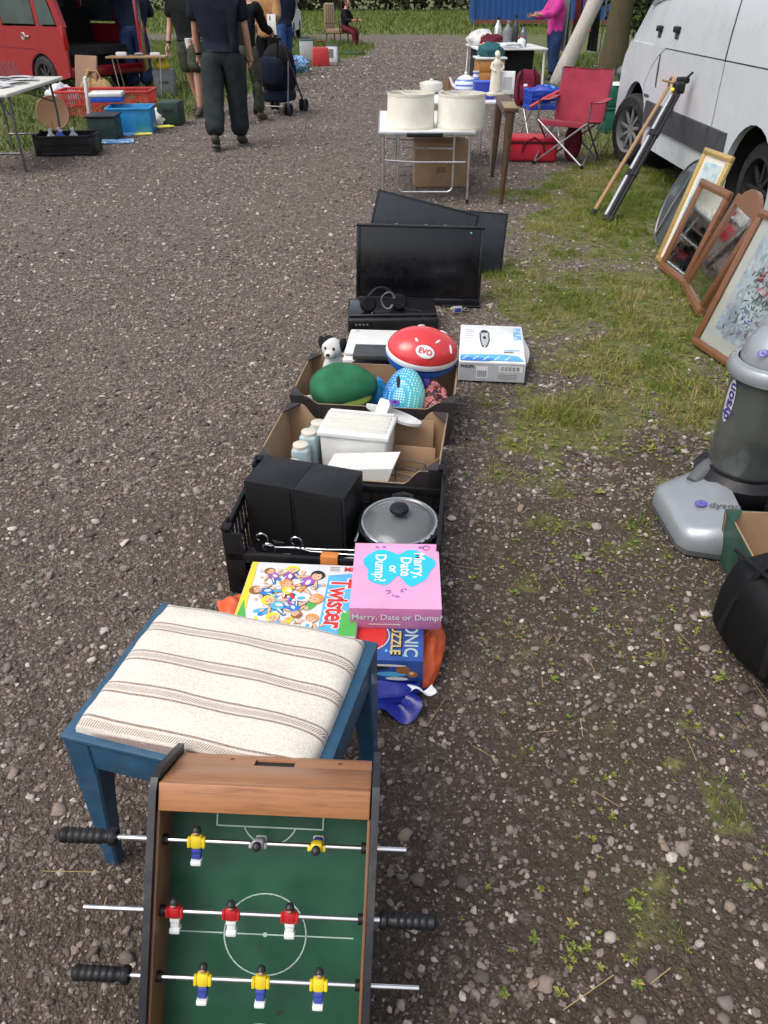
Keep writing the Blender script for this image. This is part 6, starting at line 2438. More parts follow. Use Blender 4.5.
bottle(2.28, 16.75, .68, .42, .085, 'mid_grey', 'tall grey flask on the far stall, largest of the vessels', cap='chrome')
bottle(2.44, 16.9, .68, .50, .06, 'dark_grey', 'slim dark grey bottle beside the tall grey flask')
bottle(2.58, 16.8, .68, .36, .075, 'glass_dark', 'smoky glass bottle next to the woman in pink')
bottle(2.52, 16.55, .68, .18, .075, 'white_paint', 'short white jar at the near corner of the far stall', 'jar', 'jar', 'red_plastic')
bottle(2.15, 17.2, .68, .46, .07, 'chrome', 'shiny metal flask at the back of the far stall', cap='black_plastic')
blob('cloth_bundle', 'red and brown cloth heap on the far stall', 'cloth', (2.02, 16.95, .68), (.22, .22, .16), M['maroon_cloth'], 21, .3, 2.4, 16, .3)
blob('cloth_bundle', 'white cloth heap on the far stall beside the red heap', 'cloth', (1.86, 17.25, .68), (.26, .24, .20), M['plush_white'], 22, .3, 2.4, 16, .3)
blob('cloth_bundle', 'white crumpled wrapping at the near edge of the far stall', 'wrapping', (2.25, 16.45, .68), (.26, .10, .07), M['bag_white'], 23, .3, 2.4, 16, .3)
one(MB().box((0, 0, .03), (.34, .22, .06), M['orange_ink'], None, .004).box((.02, 0, .07), (.28, .2, .02), M['paper'], None, .003), 'book_stack', 'orange and white books lying on the far stall', 'books', (1.95, 16.55, .68), 10)

# container, trunks and bushes behind
ct = thing('shipping_container', 'blue metal container standing on the far grass', 'container', (8.25, 48.0, 0), 0)
b = MB()
CX0 = -3.75
nrib = 26
prof_ = []
for i in range(nrib):
    x = -3.7 + 7.4 * i / nrib
    dx = 7.4 / nrib
    prof_ += [(x, 0), (x + dx * .3, 0), (x + dx * .5, -.018), (x + dx * .8, -.018)]
prof_.append((3.7, 0))
vs = [(x, -1.2 + y, .3) for x, y in prof_] + [(x, -1.2 + y, 2.7) for x, y in prof_]
n_ = len(prof_)
b.add(vs, [[i, i + 1, n_ + i + 1, n_ + i] for i in range(n_ - 1)], M['container_blue'])
b.box((0, 0.01, 1.5), (7.4, 2.40, 2.4), M['container_blue'])
b.build('wall', ct)
b = MB()
b.box((0, -1.2, .22), (7.5, .12, .18), M['rust'])
for x in (-3.7, 3.7):
    b.box((x, -1.22, 1.45), (.14, .12, 2.6), M['container_blue'])
b.box((0, -1.22, 2.74), (7.5, .14, .14), M['container_blue'])
b.build('frame_rail', ct)
b = MB()
for x in (-3.6, 3.6):
    b.box((x, -1.1, .07), (.3, .3, .14), M['dark_grey'])
b.build('skid', ct)


def tree(name, label, pts, radii, mat, crown_c, crown_r, n, size, seed, limbs=()):
    t = thing(name, label, 'tree', (pts[0][0], pts[0][1], 0))
    o = Vector((pts[0][0], pts[0][1], 0))
    b = MB()
    P, Rr = [], []
    for i in range(len(pts) - 1):
        for k in range(4):
            f = k / 4
            P.append(Vector(pts[i]) * (1 - f) + Vector(pts[i + 1]) * f - o)
            Rr.append((radii[i] * (1 - f) + radii[i + 1] * f) * (1 + .05 * math.sin(7 * (i + f))))
    P.append(Vector(pts[-1]) - o)
    Rr.append(radii[-1])
    b.tube(P, Rr, mat, 14)
    for (a, e, r_) in limbs:
        b.tube([Vector(a) - o, (Vector(a) * .5 + Vector(e) * .5) - o + Vector((0, 0, .15)), Vector(e) - o], [r_, r_ * .7, r_ * .35], mat, 8)
    b.build('trunk', t, sharp=80)
    rg = np.random.default_rng(seed)
    V, F, rn = leaf_cloud(rg, [tuple(Vector(c) - o) for c in crown_c], crown_r, n, size)
    np_mesh('crown', V, F, M['leaf'], dict(rnd=rn), t)
    return t


tree('tree', 'pale smooth trunk leaning beside the woman in pink', [(3.50, 17.85, -.05), (4.02, 17.6, 1.40), (4.6, 17.4, 3.2), (4.9, 17.4, 5.0)], [.165, .135, .12, .07], M['bark_pale'],
     [(4.9, 17.6, 5.2), (5.9, 17.9, 4.9), (4.2, 18.3, 5.4)], [(1.1, 1.0, .9), (1.0, 1.0, .8), (1.0, 1.1, .9)], 5000, .07, 3, [((4.6, 17.4, 3.2), (5.9, 17.9, 4.9), .07)])
tree('tree', 'mossy upright brown trunk behind the camping chair', [(5.12, 20.0, -.05), (5.15, 20.0, 1.2), (5.2, 20.1, 2.8), (5.2, 20.2, 5.5)], [.32, .25, .21, .12], M['bark_moss'],
     [(5.2, 20.2, 5.6), (6.6, 20.6, 4.9), (4.2, 21.3, 5.6), (5.4, 20.5, 7.0)], [(1.5, 1.4, 1.1), (1.3, 1.3, 1.1), (1.2, 1.2, 1.0), (1.2, 1.2, 1.0)], 9000, .08, 4, [((5.12, 20.1, 2.6), (6.6, 20.6, 4.9), .10), ((5.15, 20.1, 3.0), (4.2, 21.3, 5.6), .09)])
for i, (x, y, s_, lab) in enumerate(((6.6, 21.6, 1.0, 'dark leafy bush just behind the mossy trunk'), (8.4, 20.4, 1.15, 'dark leafy bush beyond the front of the white van'), (10.6, 22.5, 1.3, 'tall dark leafy bush farthest behind the white van'))):
    t = thing('bush', lab, 'bush', (x, y, 0), 0, 'bushes behind the white van')
    rg = np.random.default_rng(30 + i)
    c = [(rg.normal(0, .55) * s_, rg.normal(0, .5) * s_, .6 + rg.random() * 2.0 * s_) for _ in range(9)]
    V, F, rn = leaf_cloud(rg, c, [(.8 * s_, .75 * s_, .75 * s_)] * 9, 7000, .07)
    np_mesh('foliage', V, F, M['leaf'], dict(rnd=rn * .8), t)
    b = MB()
    for k in range(4):
        b.tube([(rg.normal(0, .1), rg.normal(0, .1), 0), tuple(c[k])], [.05, .02], M['bark_moss'], 6)
    b.build('stem', t)
rl = thing('clothes_rail', 'metal rail hung with grey and red garments beyond the pale trunk', 'clothes rail', (4.55, 21.5, 0), 10)
b = MB()
for x in (-.65, .65):
    b.tube([(x, 0, 0), (x, 0, 1.5)], .015, M['alu'], 8)
    b.tube([(x, -.25, .02), (x, .25, .02)], .015, M['alu'], 8)
b.tube([(-.65, 0, 1.5), (.65, 0, 1.5)], .015, M['alu'], 8)
b.build('frame', rl)
for i, (x, mt, h_) in enumerate(((-.50, 'plush_white', 1.0), (-.30, 'mid_grey', 1.1), (-.02, 'maroon_cloth', .85), (.22, 'red_plastic', .7), (.45, 'black_cloth', 1.1))):
    b = MB()
    for sd in (-1, 1):
        b.grid(lambda u, v: (x + sd * (.03 + .02 * math.sin(u * 9 + i)) * (1 - .8 * v), (u - .5) * (.5 - .12 * v), 1.45 - h_ * (1 - v)), 10, 6, M[mt])
    b.build('garment', rl, sharp=80)
# ================================================================== LEFT SIDE: RED CAR AND STALL
car = thing('car', 'red estate car with its rear doors open onto the stall', 'car', (-5.25, 14.85, 0))
cx_ = Vector((-.82, .57, 0)).normalized()
cy_ = Vector((-cx_.y, cx_.x, 0))
mcar = Matrix.Identity(4)
for i in range(3):
    mcar[i][0], mcar[i][1], mcar[i][2] = cx_[i], cy_[i], (0, 0, 1)[i]
    mcar[i][3] = (-5.25, 14.85, 0)[i]
car.matrix_world = mcar
# local: x forward from the rear end, y = 0 at the visible side and negative to the far side, z up
CW, CL = 1.74, 4.15
XZ = Matrix(((1, 0, 0, 0), (0, 0, 1, 0), (0, 1, 0, 0), (0, 0, 0, 1)))
b = MB()
RWx, FWx = .72, 3.30
out = [(0.06, 1.06), (.0, .70), (.02, .34)]
for (xc, r) in ((RWx, .36), (FWx, .36)):
    for i in range(15):
        a = math.pi + .12 - (math.pi + .24) * i / 14
        out.append((xc + r * math.cos(a), .31 + r * math.sin(a)))
out += [(4.0, .30), (4.15, .45), (4.12, .78), (3.95, .88), (3.05, 1.04)]
for y0, y1 in ((-.04, 0), (-CW, -CW + .04)):
    b.prism(out, y0, y1, M['car_red'], XZ)
# pillars and roof
for yy in (-.05, -CW + .05):
    s_ = 1 if yy > -1 else -1
    for (p, q, w_) in (((.06, 1.05), (.30, 1.70), .16), ((.66, 1.05), (.72, 1.72), .10), ((1.72, 1.05), (1.72, 1.74), .09), ((2.98, 1.03), (2.35, 1.70), .07)):
        k = w_ / 2
        b.prism([(p[0] - k, p[1]), (p[0] + k, p[1]), (q[0] + k, q[1]), (q[0] - k, q[1])], yy - .035 - .0, yy + .035 - .06 * 0, M['car_red'], XZ)
b.grid(lambda u, v: (.20 + 2.2 * u, -.03 - (CW - .06) * v, 1.70 + .07 * math.sin(math.pi * v) ** .6 + .04 * math.sin(math.pi * u)), 12, 10, M['car_red'])
b.grid(lambda u, v: (2.95 + 1.17 * u, -.02 - (CW - .04) * v, 1.05 - .18 * u ** 1.5 + .04 * math.sin(math.pi * v)), 8, 8, M['car_red'])
b.box((4.08, -CW / 2, .60), (.16, CW - .06, .46), M['car_red'], None, .06, 3)
b.box((.05, -CW / 2, .40), (.10, CW - .08, .16), M['car_red'], None, .03)
b.box((.16, -CW / 2, 1.70), (.14, CW - .1, .08), M['car_red'], None, .03)
b.build('body', car, sharp=35)
b = MB()
b.box((2.1, -CW / 2, .46), (3.7, CW - .10, .36), M['car_interior'])
b.box((.75, -CW / 2, .70), (1.3, CW - .14, .12), M['car_interior'])
b.box((1.45, -CW / 2, 1.0), (.18, CW - .2, .62), M['car_interior'], RZ(0), .05)
for y in (-.45, -CW + .45):
    b.box((2.1, y, 1.02), (.16, .48, .7), M['car_interior'], None, .06)
    b.box((2.1, y, 1.46), (.10, .26, .2), M['car_interior'], None, .05)
b.box((1.5, -CW / 2, .45), (2.7, CW - .09, .02), M['car_interior'])
b.build('interior', car)
for (nm, pts) in (('side_window', [(.18, 1.085), (.60, 1.085), (.66, 1.64), (.40, 1.64)]), ('side_window', [(.74, 1.085), (1.66, 1.085), (1.66, 1.67), (.78, 1.66)]), ('side_window', [(1.78, 1.085), (2.88, 1.085), (2.36, 1.66), (1.78, 1.68)])):
    for yy in (-.020, -CW + .020):
        b = MB()
        b.prism(pts, yy - .004, yy + .004, M['car_glass'], XZ)
        b.build(nm, car)
b = MB()
b.poly([(3.0, -.12, 1.06), (3.0, -CW + .12, 1.06), (2.42, -CW + .2, 1.70), (2.42, -.2, 1.70)], M['car_glass'])
b.build('windscreen', car)
b = MB()
ZX = Matrix(((1, 0, 0, 0), (0, 0, -1, 0), (0, 1, 0, 0), (0, 0, 0, 1))) @ S(1, 1, -1)
SL = Matrix(((1, 0, 0, 0), (0, 0, 1, 0), (0, 1, 0, 0), (0, 0, 0, 1)))
b.line([(.69, .70), (.69, 1.06)], .008, M['seam'], T(0, .0012, 0) @ SL)
b.line([(.69, .70), (1.0, .55), (1.12, .42)], .008, M['seam'], T(0, .0012, 0) @ SL)
b.line([(1.70, .40), (1.70, 1.06)], .008, M['seam'], T(0, .0012, 0) @ SL)
b.line([(.78, .72), (2.9, .74)], .012, M['maroon_bag'], T(0, .0012, 0) @ SL)
b.build('panel_seam', car)
b = MB()
b.box((1.02, .010, .905), (.20, .024, .035), M['car_red'], None, .010, 3)
b.tube([(1.10 + .05 * math.cos(R(i * 30)), .004, .905 + .05 * math.sin(R(i * 30))) for i in range(12)], .010, M['chrome'], 6, None, True)
b.box((.98, .018, .905), (.12, .018, .026), M['chrome'], None, .006)
b.build('door_handle', car)
for xc in (RWx, FWx):
    for y, ro in ((-.08, -90), (-CW + .08, 90)):
        wheel('wheel', car, (xc, y, .31), .31, .18, (0, 0, ro), M['rubber'], M['dark_grey'], 8)
for y in (-.03, -CW + .03):
    b = MB()
    b.box((.02, y - (.05 if y > -1 else -.05) * 0, .90), (.05, .09, .34), M['lens_red'], None, .015)
    b.build('tail_light', car)
# barn doors swung open behind the car
for (y, a, nm) in ((-CW + .02, 28, 'far'),):
    d_ = MB()
    d_.box((-.40, 0, 1.02), (.80, .05, 1.30), M['car_red'], None, .02, 2)
    o = d_.build('rear_door', car, (.02, y, 0), (0, 0, -a - 20))
    d_ = MB()
    d_.box((-.40, 0, 1.36), (.60, .056, .50), M['car_glass'], None, .01)
    d_.build('window', o)
    d_ = MB()
    d_.box((-.40, .028, .80), (.62, .012, .50), M['car_interior'], None, .01)
    d_.build('trim_panel', o)
db = MB()
db.box((0, 0, .34), (.50, .03, .70), M['brown_wood'], None, .004)
one(db, 'board', 'brown wooden board propped against the rear corner of the red car', 'board', (-4.97, 14.55, 0), (-14, 0, -30))

# ---- folding table with magazines (foreground of the stall)
lt = thing('folding_table', 'cream folding table with dark legs covered with magazines', 'table', (-4.03, 9.25, 0), 3)
b = MB()
b.box((0, 0, .715), (.76, 1.85, .035), M['cream_plastic'], None, .012, 3)
b.build('table_top', lt)
for sy in (-1, 1):
    for sx in (-1, 1):
        b = MB()
        b.tube([(sx * .30, sy * .66, .70), (sx * .30, sy * .70, .40), (sx * .29, sy * .66, 0)], .014, M['steel_dark'], 8)
        b.build('leg', lt)
    b = MB()
    b.tube([(-.29, sy * .665, .17), (.29, sy * .665, .17)], .011, M['steel_dark'], 8)
    b.tube([(-.29, sy * .69, .50), (0, sy * .25, .68)], .009, M['steel_dark'], 6)
    b.tube([(.29, sy * .69, .50), (0, sy * .25, .68)], .009, M['steel_dark'], 6)
    b.build('brace', lt)
mg_l = ['grey printed magazine at the outer corner of the cream table', 'open printed magazine beside the wire letter rack', 'dark printed magazine near the track edge of the cream table', 'pale printed leaflet at the far end of the cream table', 'printed magazine lying across the table middle', 'small printed booklet in front of the letter rack']
for i, (x, y, rz) in enumerate(((-3.92, 9.62, 20), (-4.15, 9.35, -30), (-3.92, 9.25, 55), (-4.10, 9.90, 8), (-3.95, 8.95, -15), (-4.25, 9.72, 38))):
    b = MB()
    b.grid(lambda u, v: ((u - .5) * .30, (v - .5) * .22, .008 + .012 * math.sin(u * math.pi) * (1 + .3 * math.sin(v * 4)) + .002 * i), 8, 5, M['magazine'])
    b.box((0, 0, .003 + .002 * i), (.30, .22, .006), M['paper'])
    one(b, 'magazine', mg_l[i], 'magazine', (x, y, .7335), rz, 'magazines on the cream table')
b = MB()
for k in range(6):
    x = -.12 + k * .048
    b.tube([(x, -.05, 0), (x - .03, -.03, .13), (x + .0, .02, .15), (x + .03, .06, .0)], .004, M['steel_dark'], 6)
b.tube([(-.13, -.05, .004), (.13, -.05, .004), (.13, .06, .004), (-.13, .06, .004)], .004, M['steel_dark'], 6, None, True)
one(b, 'letter_rack', 'dark wire letter rack standing on the cream table', 'rack', (-4.22, 10.0 - .12, .745), 30)

# ---- boxes on the ground
bc = plastic_crate('plastic_crate', 'black plastic crate of bottles under the cream table end', (-3.62, 9.72), 8, .66, .42, .22, .20, M['crate_black'], None, False, False)
for i, (x, y, mt, lab) in enumerate(((-.18, .02, 'porcelain', 'white bottle in the black crate under the cream table'), (-.05, -.05, 'blue_plastic', 'blue bottle in the black crate under the cream table'), (.06, .06, 'card_grey', 'pale grey bottle in the black crate under the cream table'), (-.10, .10, 'purple', 'purple bottle in the black crate under the cream table'))):
    p = T(-3.62, 9.72, .02) @ RZ(8) @ Vector((x, y, 0))
    bottle(p.x, p.y, p.z, .23, .05, mt, lab, cap='white_paint')
one(MB().lathe([(.001, 0), (.20, 0), (.21, .012), (.20, .022), (.17, .014), (.001, .014)], M['brown_wood'], 32), 'tray', 'round brown wooden tray propped behind the black crate', 'tray', (-4.35, 11.35, .215), (78, 0, 14))
rc = thing('plastic_crate', 'long low red plastic crate on the grass edge', 'crate', (-4.12, 13.0, 0), 2)
b = MB()
b.box((0, 0, .02), (1.30, .50, .02), M['red_plastic'])
b.build('base', rc)
for (ww, A) in ((1.34, T(0, -.26, 0)), (1.34, T(0, .26, 0) @ RZ(180)), (.50, T(-.665, 0, 0) @ RZ(-90)), (.50, T(.665, 0, 0) @ RZ(90))):
    b = MB()
    lattice_wall(b, ww, .34, M['red_plastic'], A)
    b.box((0, -.012, .325), (ww + .02, .035, .035), M['red_plastic'], A, .008)
    b.build('side_wall', rc)
one(MB().box((0, 0, .13), (.34, .40, .26), M['dark_green'], None, .02, 2).box((0, 0, .265), (.37, .43, .025), M['black_plastic'], None, .006), 'storage_box', 'dark green plastic box between the black crate and the blue crate', 'storage box', (-3.50, 10.75, 0), 5)
bl = thing('plastic_crate', 'bright blue open plastic crate on the gravel edge', 'crate', (-3.32, 11.35, 0), 6)
b = MB()
b.box((0, 0, .015), (.50, .40, .02), M['sky_plastic'])
b.build('base', bl)
for (ww, A) in ((.54, T(0, -.21, 0) @ RX(4)), (.54, T(0, .21, 0) @ RX(-4) @ RZ(180)), (.42, T(-.27, 0, 0) @ RZ(-90)), (.42, T(.27, 0, 0) @ RZ(90))):
    b = MB()
    b.box((0, 0, .15), (ww, .012, .30), M['sky_plastic'], A, .003)
    b.box((0, -.008, .290), (ww + .02, .026, .025), M['sky_plastic'], A, .005)
    b.build('side_wall', bl)
one(MB().box((0, 0, .03), (.40, .30, .06), M['blue_plastic'], None, .01, 2).box((0, 0, .085), (.42, .32, .055), M['white_plastic'], None, .018, 3), 'game_carton', 'white lidded blue box resting on the blue crate', 'box', (-3.66, 11.55, .335), 8)
blob('cloth_bundle', 'grey mixed oddments filling the blue crate', 'oddments', (-3.28, 11.33, .05), (.22, .16, .15), M['magazine'], 31, .2, 3, 16)
one(MB().box((0, 0, .14), (.30, .36, .28), M['dark_green'], None, .012, 2).box((0, -.182, .18), (.14, .006, .03), M['van_dark']), 'storage_box', 'dark green box standing behind the blue crate', 'storage box', (-2.98, 12.1, 0), 0)
one(MB().box((0, 0, .30), (.035, .20, .60), M['white_paint'], RY(0), .004), 'book', 'white hardback book standing upright by the red crate', 'book', (-4.02, 11.75, 0), (0, 4, 12))
one(MB().box((0, 0, .006), (.30, .22, .012), M['yellow_paper'], None, .002), 'booklet', 'yellow booklet lying on the gravel by the blue crate', 'booklet', (*at(140, 134), .0), 22)
one(MB().box((0, 0, .006), (.24, .18, .012), M['yellow_paper'], None, .002), 'booklet', 'yellow booklet half under the white paper bag', 'booklet', (*at(164, 127), .0), 40)
one(MB().box((0, 0, .008), (.38, .27, .016), M['blue_book'], None, .002), 'booklet', 'large blue picture booklet lying nearest the track', 'booklet', (*at(118, 142), .0), 14)
one(MB().box((0, 0, .008), (.30, .22, .016), M['blue_book'], None, .002), 'booklet', 'blue picture booklet lying behind the large one', 'booklet', (*at(124, 135), .0), -8)
blob('paper_bag', 'crumpled pale paper bag at the end of the red crate', 'bag', (*at(156, 124), 0), (.20, .16, .13), M['paper'], 33, .3, 2.6, 16, .5)
blob('plastic_bag', 'white knotted plastic bag on the grass behind the red crate', 'bag', (-5.15, 13.9, 0), (.24, .22, .22), M['bag_white'], 35, .3, 2.4, 18, .5)
sb_ = thing('straw_bag', 'woven straw bag on the grass behind the red crate', 'straw bag', (-4.78, 14.6, 0), -15)
b = MB()
b.ell((0, 0, .18), (.30, .14, .20), M['straw'], None, 24, 14, lambda p: Vector((p.x, p.y, max(p.z, -.9))))
b.build('body', sb_, sharp=60)
b = MB()
b.tube([(-.15, -.05, .33), (-.10, -.06, .46), (.10, -.06, .46), (.15, -.05, .33)], .014, M['straw'], 8)
b.build('handle', sb_)
q0, q1 = Vector((*at(130, 88), 0)), None
xx, zz = atp(92, 62, 14.75)
b = MB()
pA, pB = Vector((xx, 14.75, zz)), Vector((at(128, 92)[0] - .25, 13.95, .03))
b.tube([pA, pA * .5 + pB * .5, pB], .022, M['stick_wood'], 8)
one(b, 'broom_handle', 'pale wooden pole leaning from the red car to the grass', 'pole')

# small table behind with the bending person
sm = thing('side_table', 'small wooden topped table with thin pale legs behind the red crate', 'table', (-4.22, 15.35, 0), 4)
b = MB()
b.box((0, 0, .612), (1.0, .42, .03), M['stick_wood'], None, .004)
b.build('table_top', sm)
for sx in (-1, 1):
    for sy in (-1, 1):
        b = MB()
        b.tube([(sx * .40, sy * .17, .60), (sx * .34, sy * .20, 0)], .010, M['alu'], 6)
        b.build('leg', sm)
for i, (x, y, s_, mt, lab) in enumerate(((-.26, -.05, (.17, .12, .05), 'white_card', 'white carton on the small wooden topped table'), (.30, .0, (.16, .10, .04), 'white_paint', 'white folded papers at the track end of the small table'), (.02, .02, (.14, .10, .03), 'mid_grey', 'grey gadget in the middle of the small wooden table'))):
    one(MB().box((0, 0, s_[2] / 2), s_, M[mt], None, .006).box((0, 0, s_[2] + .003), (s_[0] * .8, s_[1] * .8, .006), M['paper'], RZ(6), .002), ('carton', 'folded_paper', 'gadget')[i], lab, ('carton', 'papers', 'gadget')[i], (-4.22 + x, 15.35 + y, .628), 5 + 12 * i)
one(MB().ell((0, 0, .08), (.13, .10, .09), M['yellow'], None, 16, 10, lambda p: Vector(p) * (1 + .2 * mnoise.noise(Vector(p) * 3))), 'cloth_bundle', 'yellow cloth on the grey box under the small table', 'cloth', (-3.85, 15.45, .40), 0, None, 80)
one(MB().box((0, 0, .21), (.34, .30, .42), M['mid_grey'], None, .012).box((0, -.152, .22), (.16, .006, .04), M['dark_grey']), 'storage_box', 'grey storage box under the small wooden topped table', 'storage box', (-3.85, 15.5, 0), 6)

# ================================================================== FAR: WHITE CAR, ARMCHAIR, GOODS BY THE TRACK
wc = thing('car', 'white hatchback with dark rear window parked far down the track', 'car', (-4.15, 33.0, 0), 0)
b = MB()
prof_c = [(-.05, .30), (-.10, .55), (-.05, .95), (.35, 1.40), (.9, 1.46), (1.8, 1.44), (2.6, 1.0), (3.7, .88), (3.85, .60), (3.8, .30)]
b.prism(prof_c, -.82, .82, M['white_paint'], Matrix(((0, 0, 1, 0), (1, 0, 0, 0), (0, 1, 0, 0), (0, 0, 0, 1))))
b.build('body', wc, sharp=25)
b = MB()
b.poly([(-.66, .015, 1.0), (.66, .015, 1.0), (.60, .325, 1.37), (-.60, .325, 1.37)], M['car_glass'], T(0, -.028, .012))
b.build('rear_window', wc)
for s_ in (-1, 1):
    b = MB()
    b.poly([(s_ * .823, .35, .98), (s_ * .823, 2.45, .98), (s_ * .823, 1.75, 1.38), (s_ * .823, .55, 1.38)], M['car_glass'])
    b.build('side_window', wc)
    b = MB()
    b.box((s_ * .68, -.06, .72), (.22, .06, .26), M['lens_red'], None, .02)
    b.build('tail_light', wc)
    for y in (.62, 3.05):
        wheel('wheel', wc, (s_ * .76, y, .30), .30, .17, (0, 0, 0 if s_ < 0 else 180), M['rubber'], M['grey_plastic'], 7)
b = MB()
b.box((0, -.12, .45), (.52, .012, .11), M['yellow_paper'], None, .004)
b.box((0, -.08, .42), (1.62, .06, .26), M['dark_grey'], None, .02)
b.build('bumper', wc)
ac = thing('armchair', 'striped upholstered wooden chair standing on the far grass', 'armchair', (-1.56, 30.6, 0), 62)
b = MB()
b.box((0, .02, .42), (.56, .56, .14), M['chair_stripe'], None, .04, 3)
b.build('seat', ac)
b = MB()
b.box((0, .31, .82), (.54, .13, .78), M['chair_stripe'], RX(-0), .05, 3)
b.build('backrest', ac)
for sx in (-1, 1):
    b = MB()
    b.tube([(sx * .29, .28, .66), (sx * .31, .0, .68), (sx * .29, -.24, .64), (sx * .28, -.26, .40)], .024, M['dark_wood'], 8)
    b.build('armrest', ac)
    for y in (-.25, .28):
        b = MB()
        b.cyl((sx * .25, y, .38), (sx * .26, y * 1.05, 0), .025, M['dark_wood'], .018, 8)
        b.build('leg', ac)
rb = thing('bag', 'bright red bag standing on the grass by the far track', 'bag', (*at(321, 66), 0), 10)
b = MB()
b.box((0, 0, .20), (.42, .26, .40), M['red_plastic'], None, .03, 2, .88)
b.build('body', rb)
b = MB()
b.tube([(-.12, 0, .38), (-.08, 0, .52), (.08, 0, .52), (.12, 0, .38)], .014, M['maroon_bag'], 6)
b.build('handle', rb)
one(MB().box((0, 0, .18), (.30, .24, .36), M['white_card'], None, .01).box((0, -.122, .2), (.12, .006, .2), M['mid_grey']).box((0, 0, .37), (.31, .25, .02), M['dark_grey'], None, .004), 'carton', 'white and grey carton beside the bright red bag', 'carton', (*at(332, 62), 0), -6)
blob('cloth_bundle', 'blue and white bedding heap beside the man in jeans', 'bedding', (*at(291, 72), 0), (.42, .30, .22), M['blue_book'], 41, .3, 2.4, 16, .5)
one(MB().box((0, 0, .24), (.34, .28, .48), M['card_grey'], None, .012).box((0, 0, .49), (.35, .29, .02), M['teal_cloth'], None, .006), 'carton', 'pale grey carton behind the bright red bag', 'carton', (*at(307, 62), 0), 8)
one(MB().cyl((-.5, 0, .05), (.5, 0, .05), .03, M['green_plastic'], n=8).cyl((-.5, 0, 0), (-.5, 0, .08), .04, M['dark_grey'], n=8).cyl((.5, 0, 0), (.5, 0, .08), .04, M['dark_grey'], n=8).box((.1, .12, .04), (.5, .06, .06), M['white_paint'], None, .01), 'garden_tool', 'green and white garden tool lying on the far grass', 'garden tool', (*at(346, 55), 0), 6)
# ================================================================== PEOPLE
def wrinkle(b, seed, amp):
    """folds in cloth: the surface is pushed in and out along its normals"""
    me = bpy.data.meshes.new('w')
    me.from_pydata(b.v, [], b.f)
    me.update()
    for i, v in enumerate(me.vertices):
        c = v.co
        d = mnoise.noise(Vector((c.x * 9 + seed, c.y * 9, c.z * 13 + c.x * 8))) * .8 + (1 - abs(mnoise.noise(Vector((c.x * 6, c.y * 6 + seed, c.z * 19 - c.x * 14)))) * 2) * .6
        b.v[i] = tuple(c + v.normal * (d - .2) * amp)
    bpy.data.meshes.remove(me)


def rot_about(v, axis, a):
    return Matrix.Rotation(R(a), 3, axis) @ v


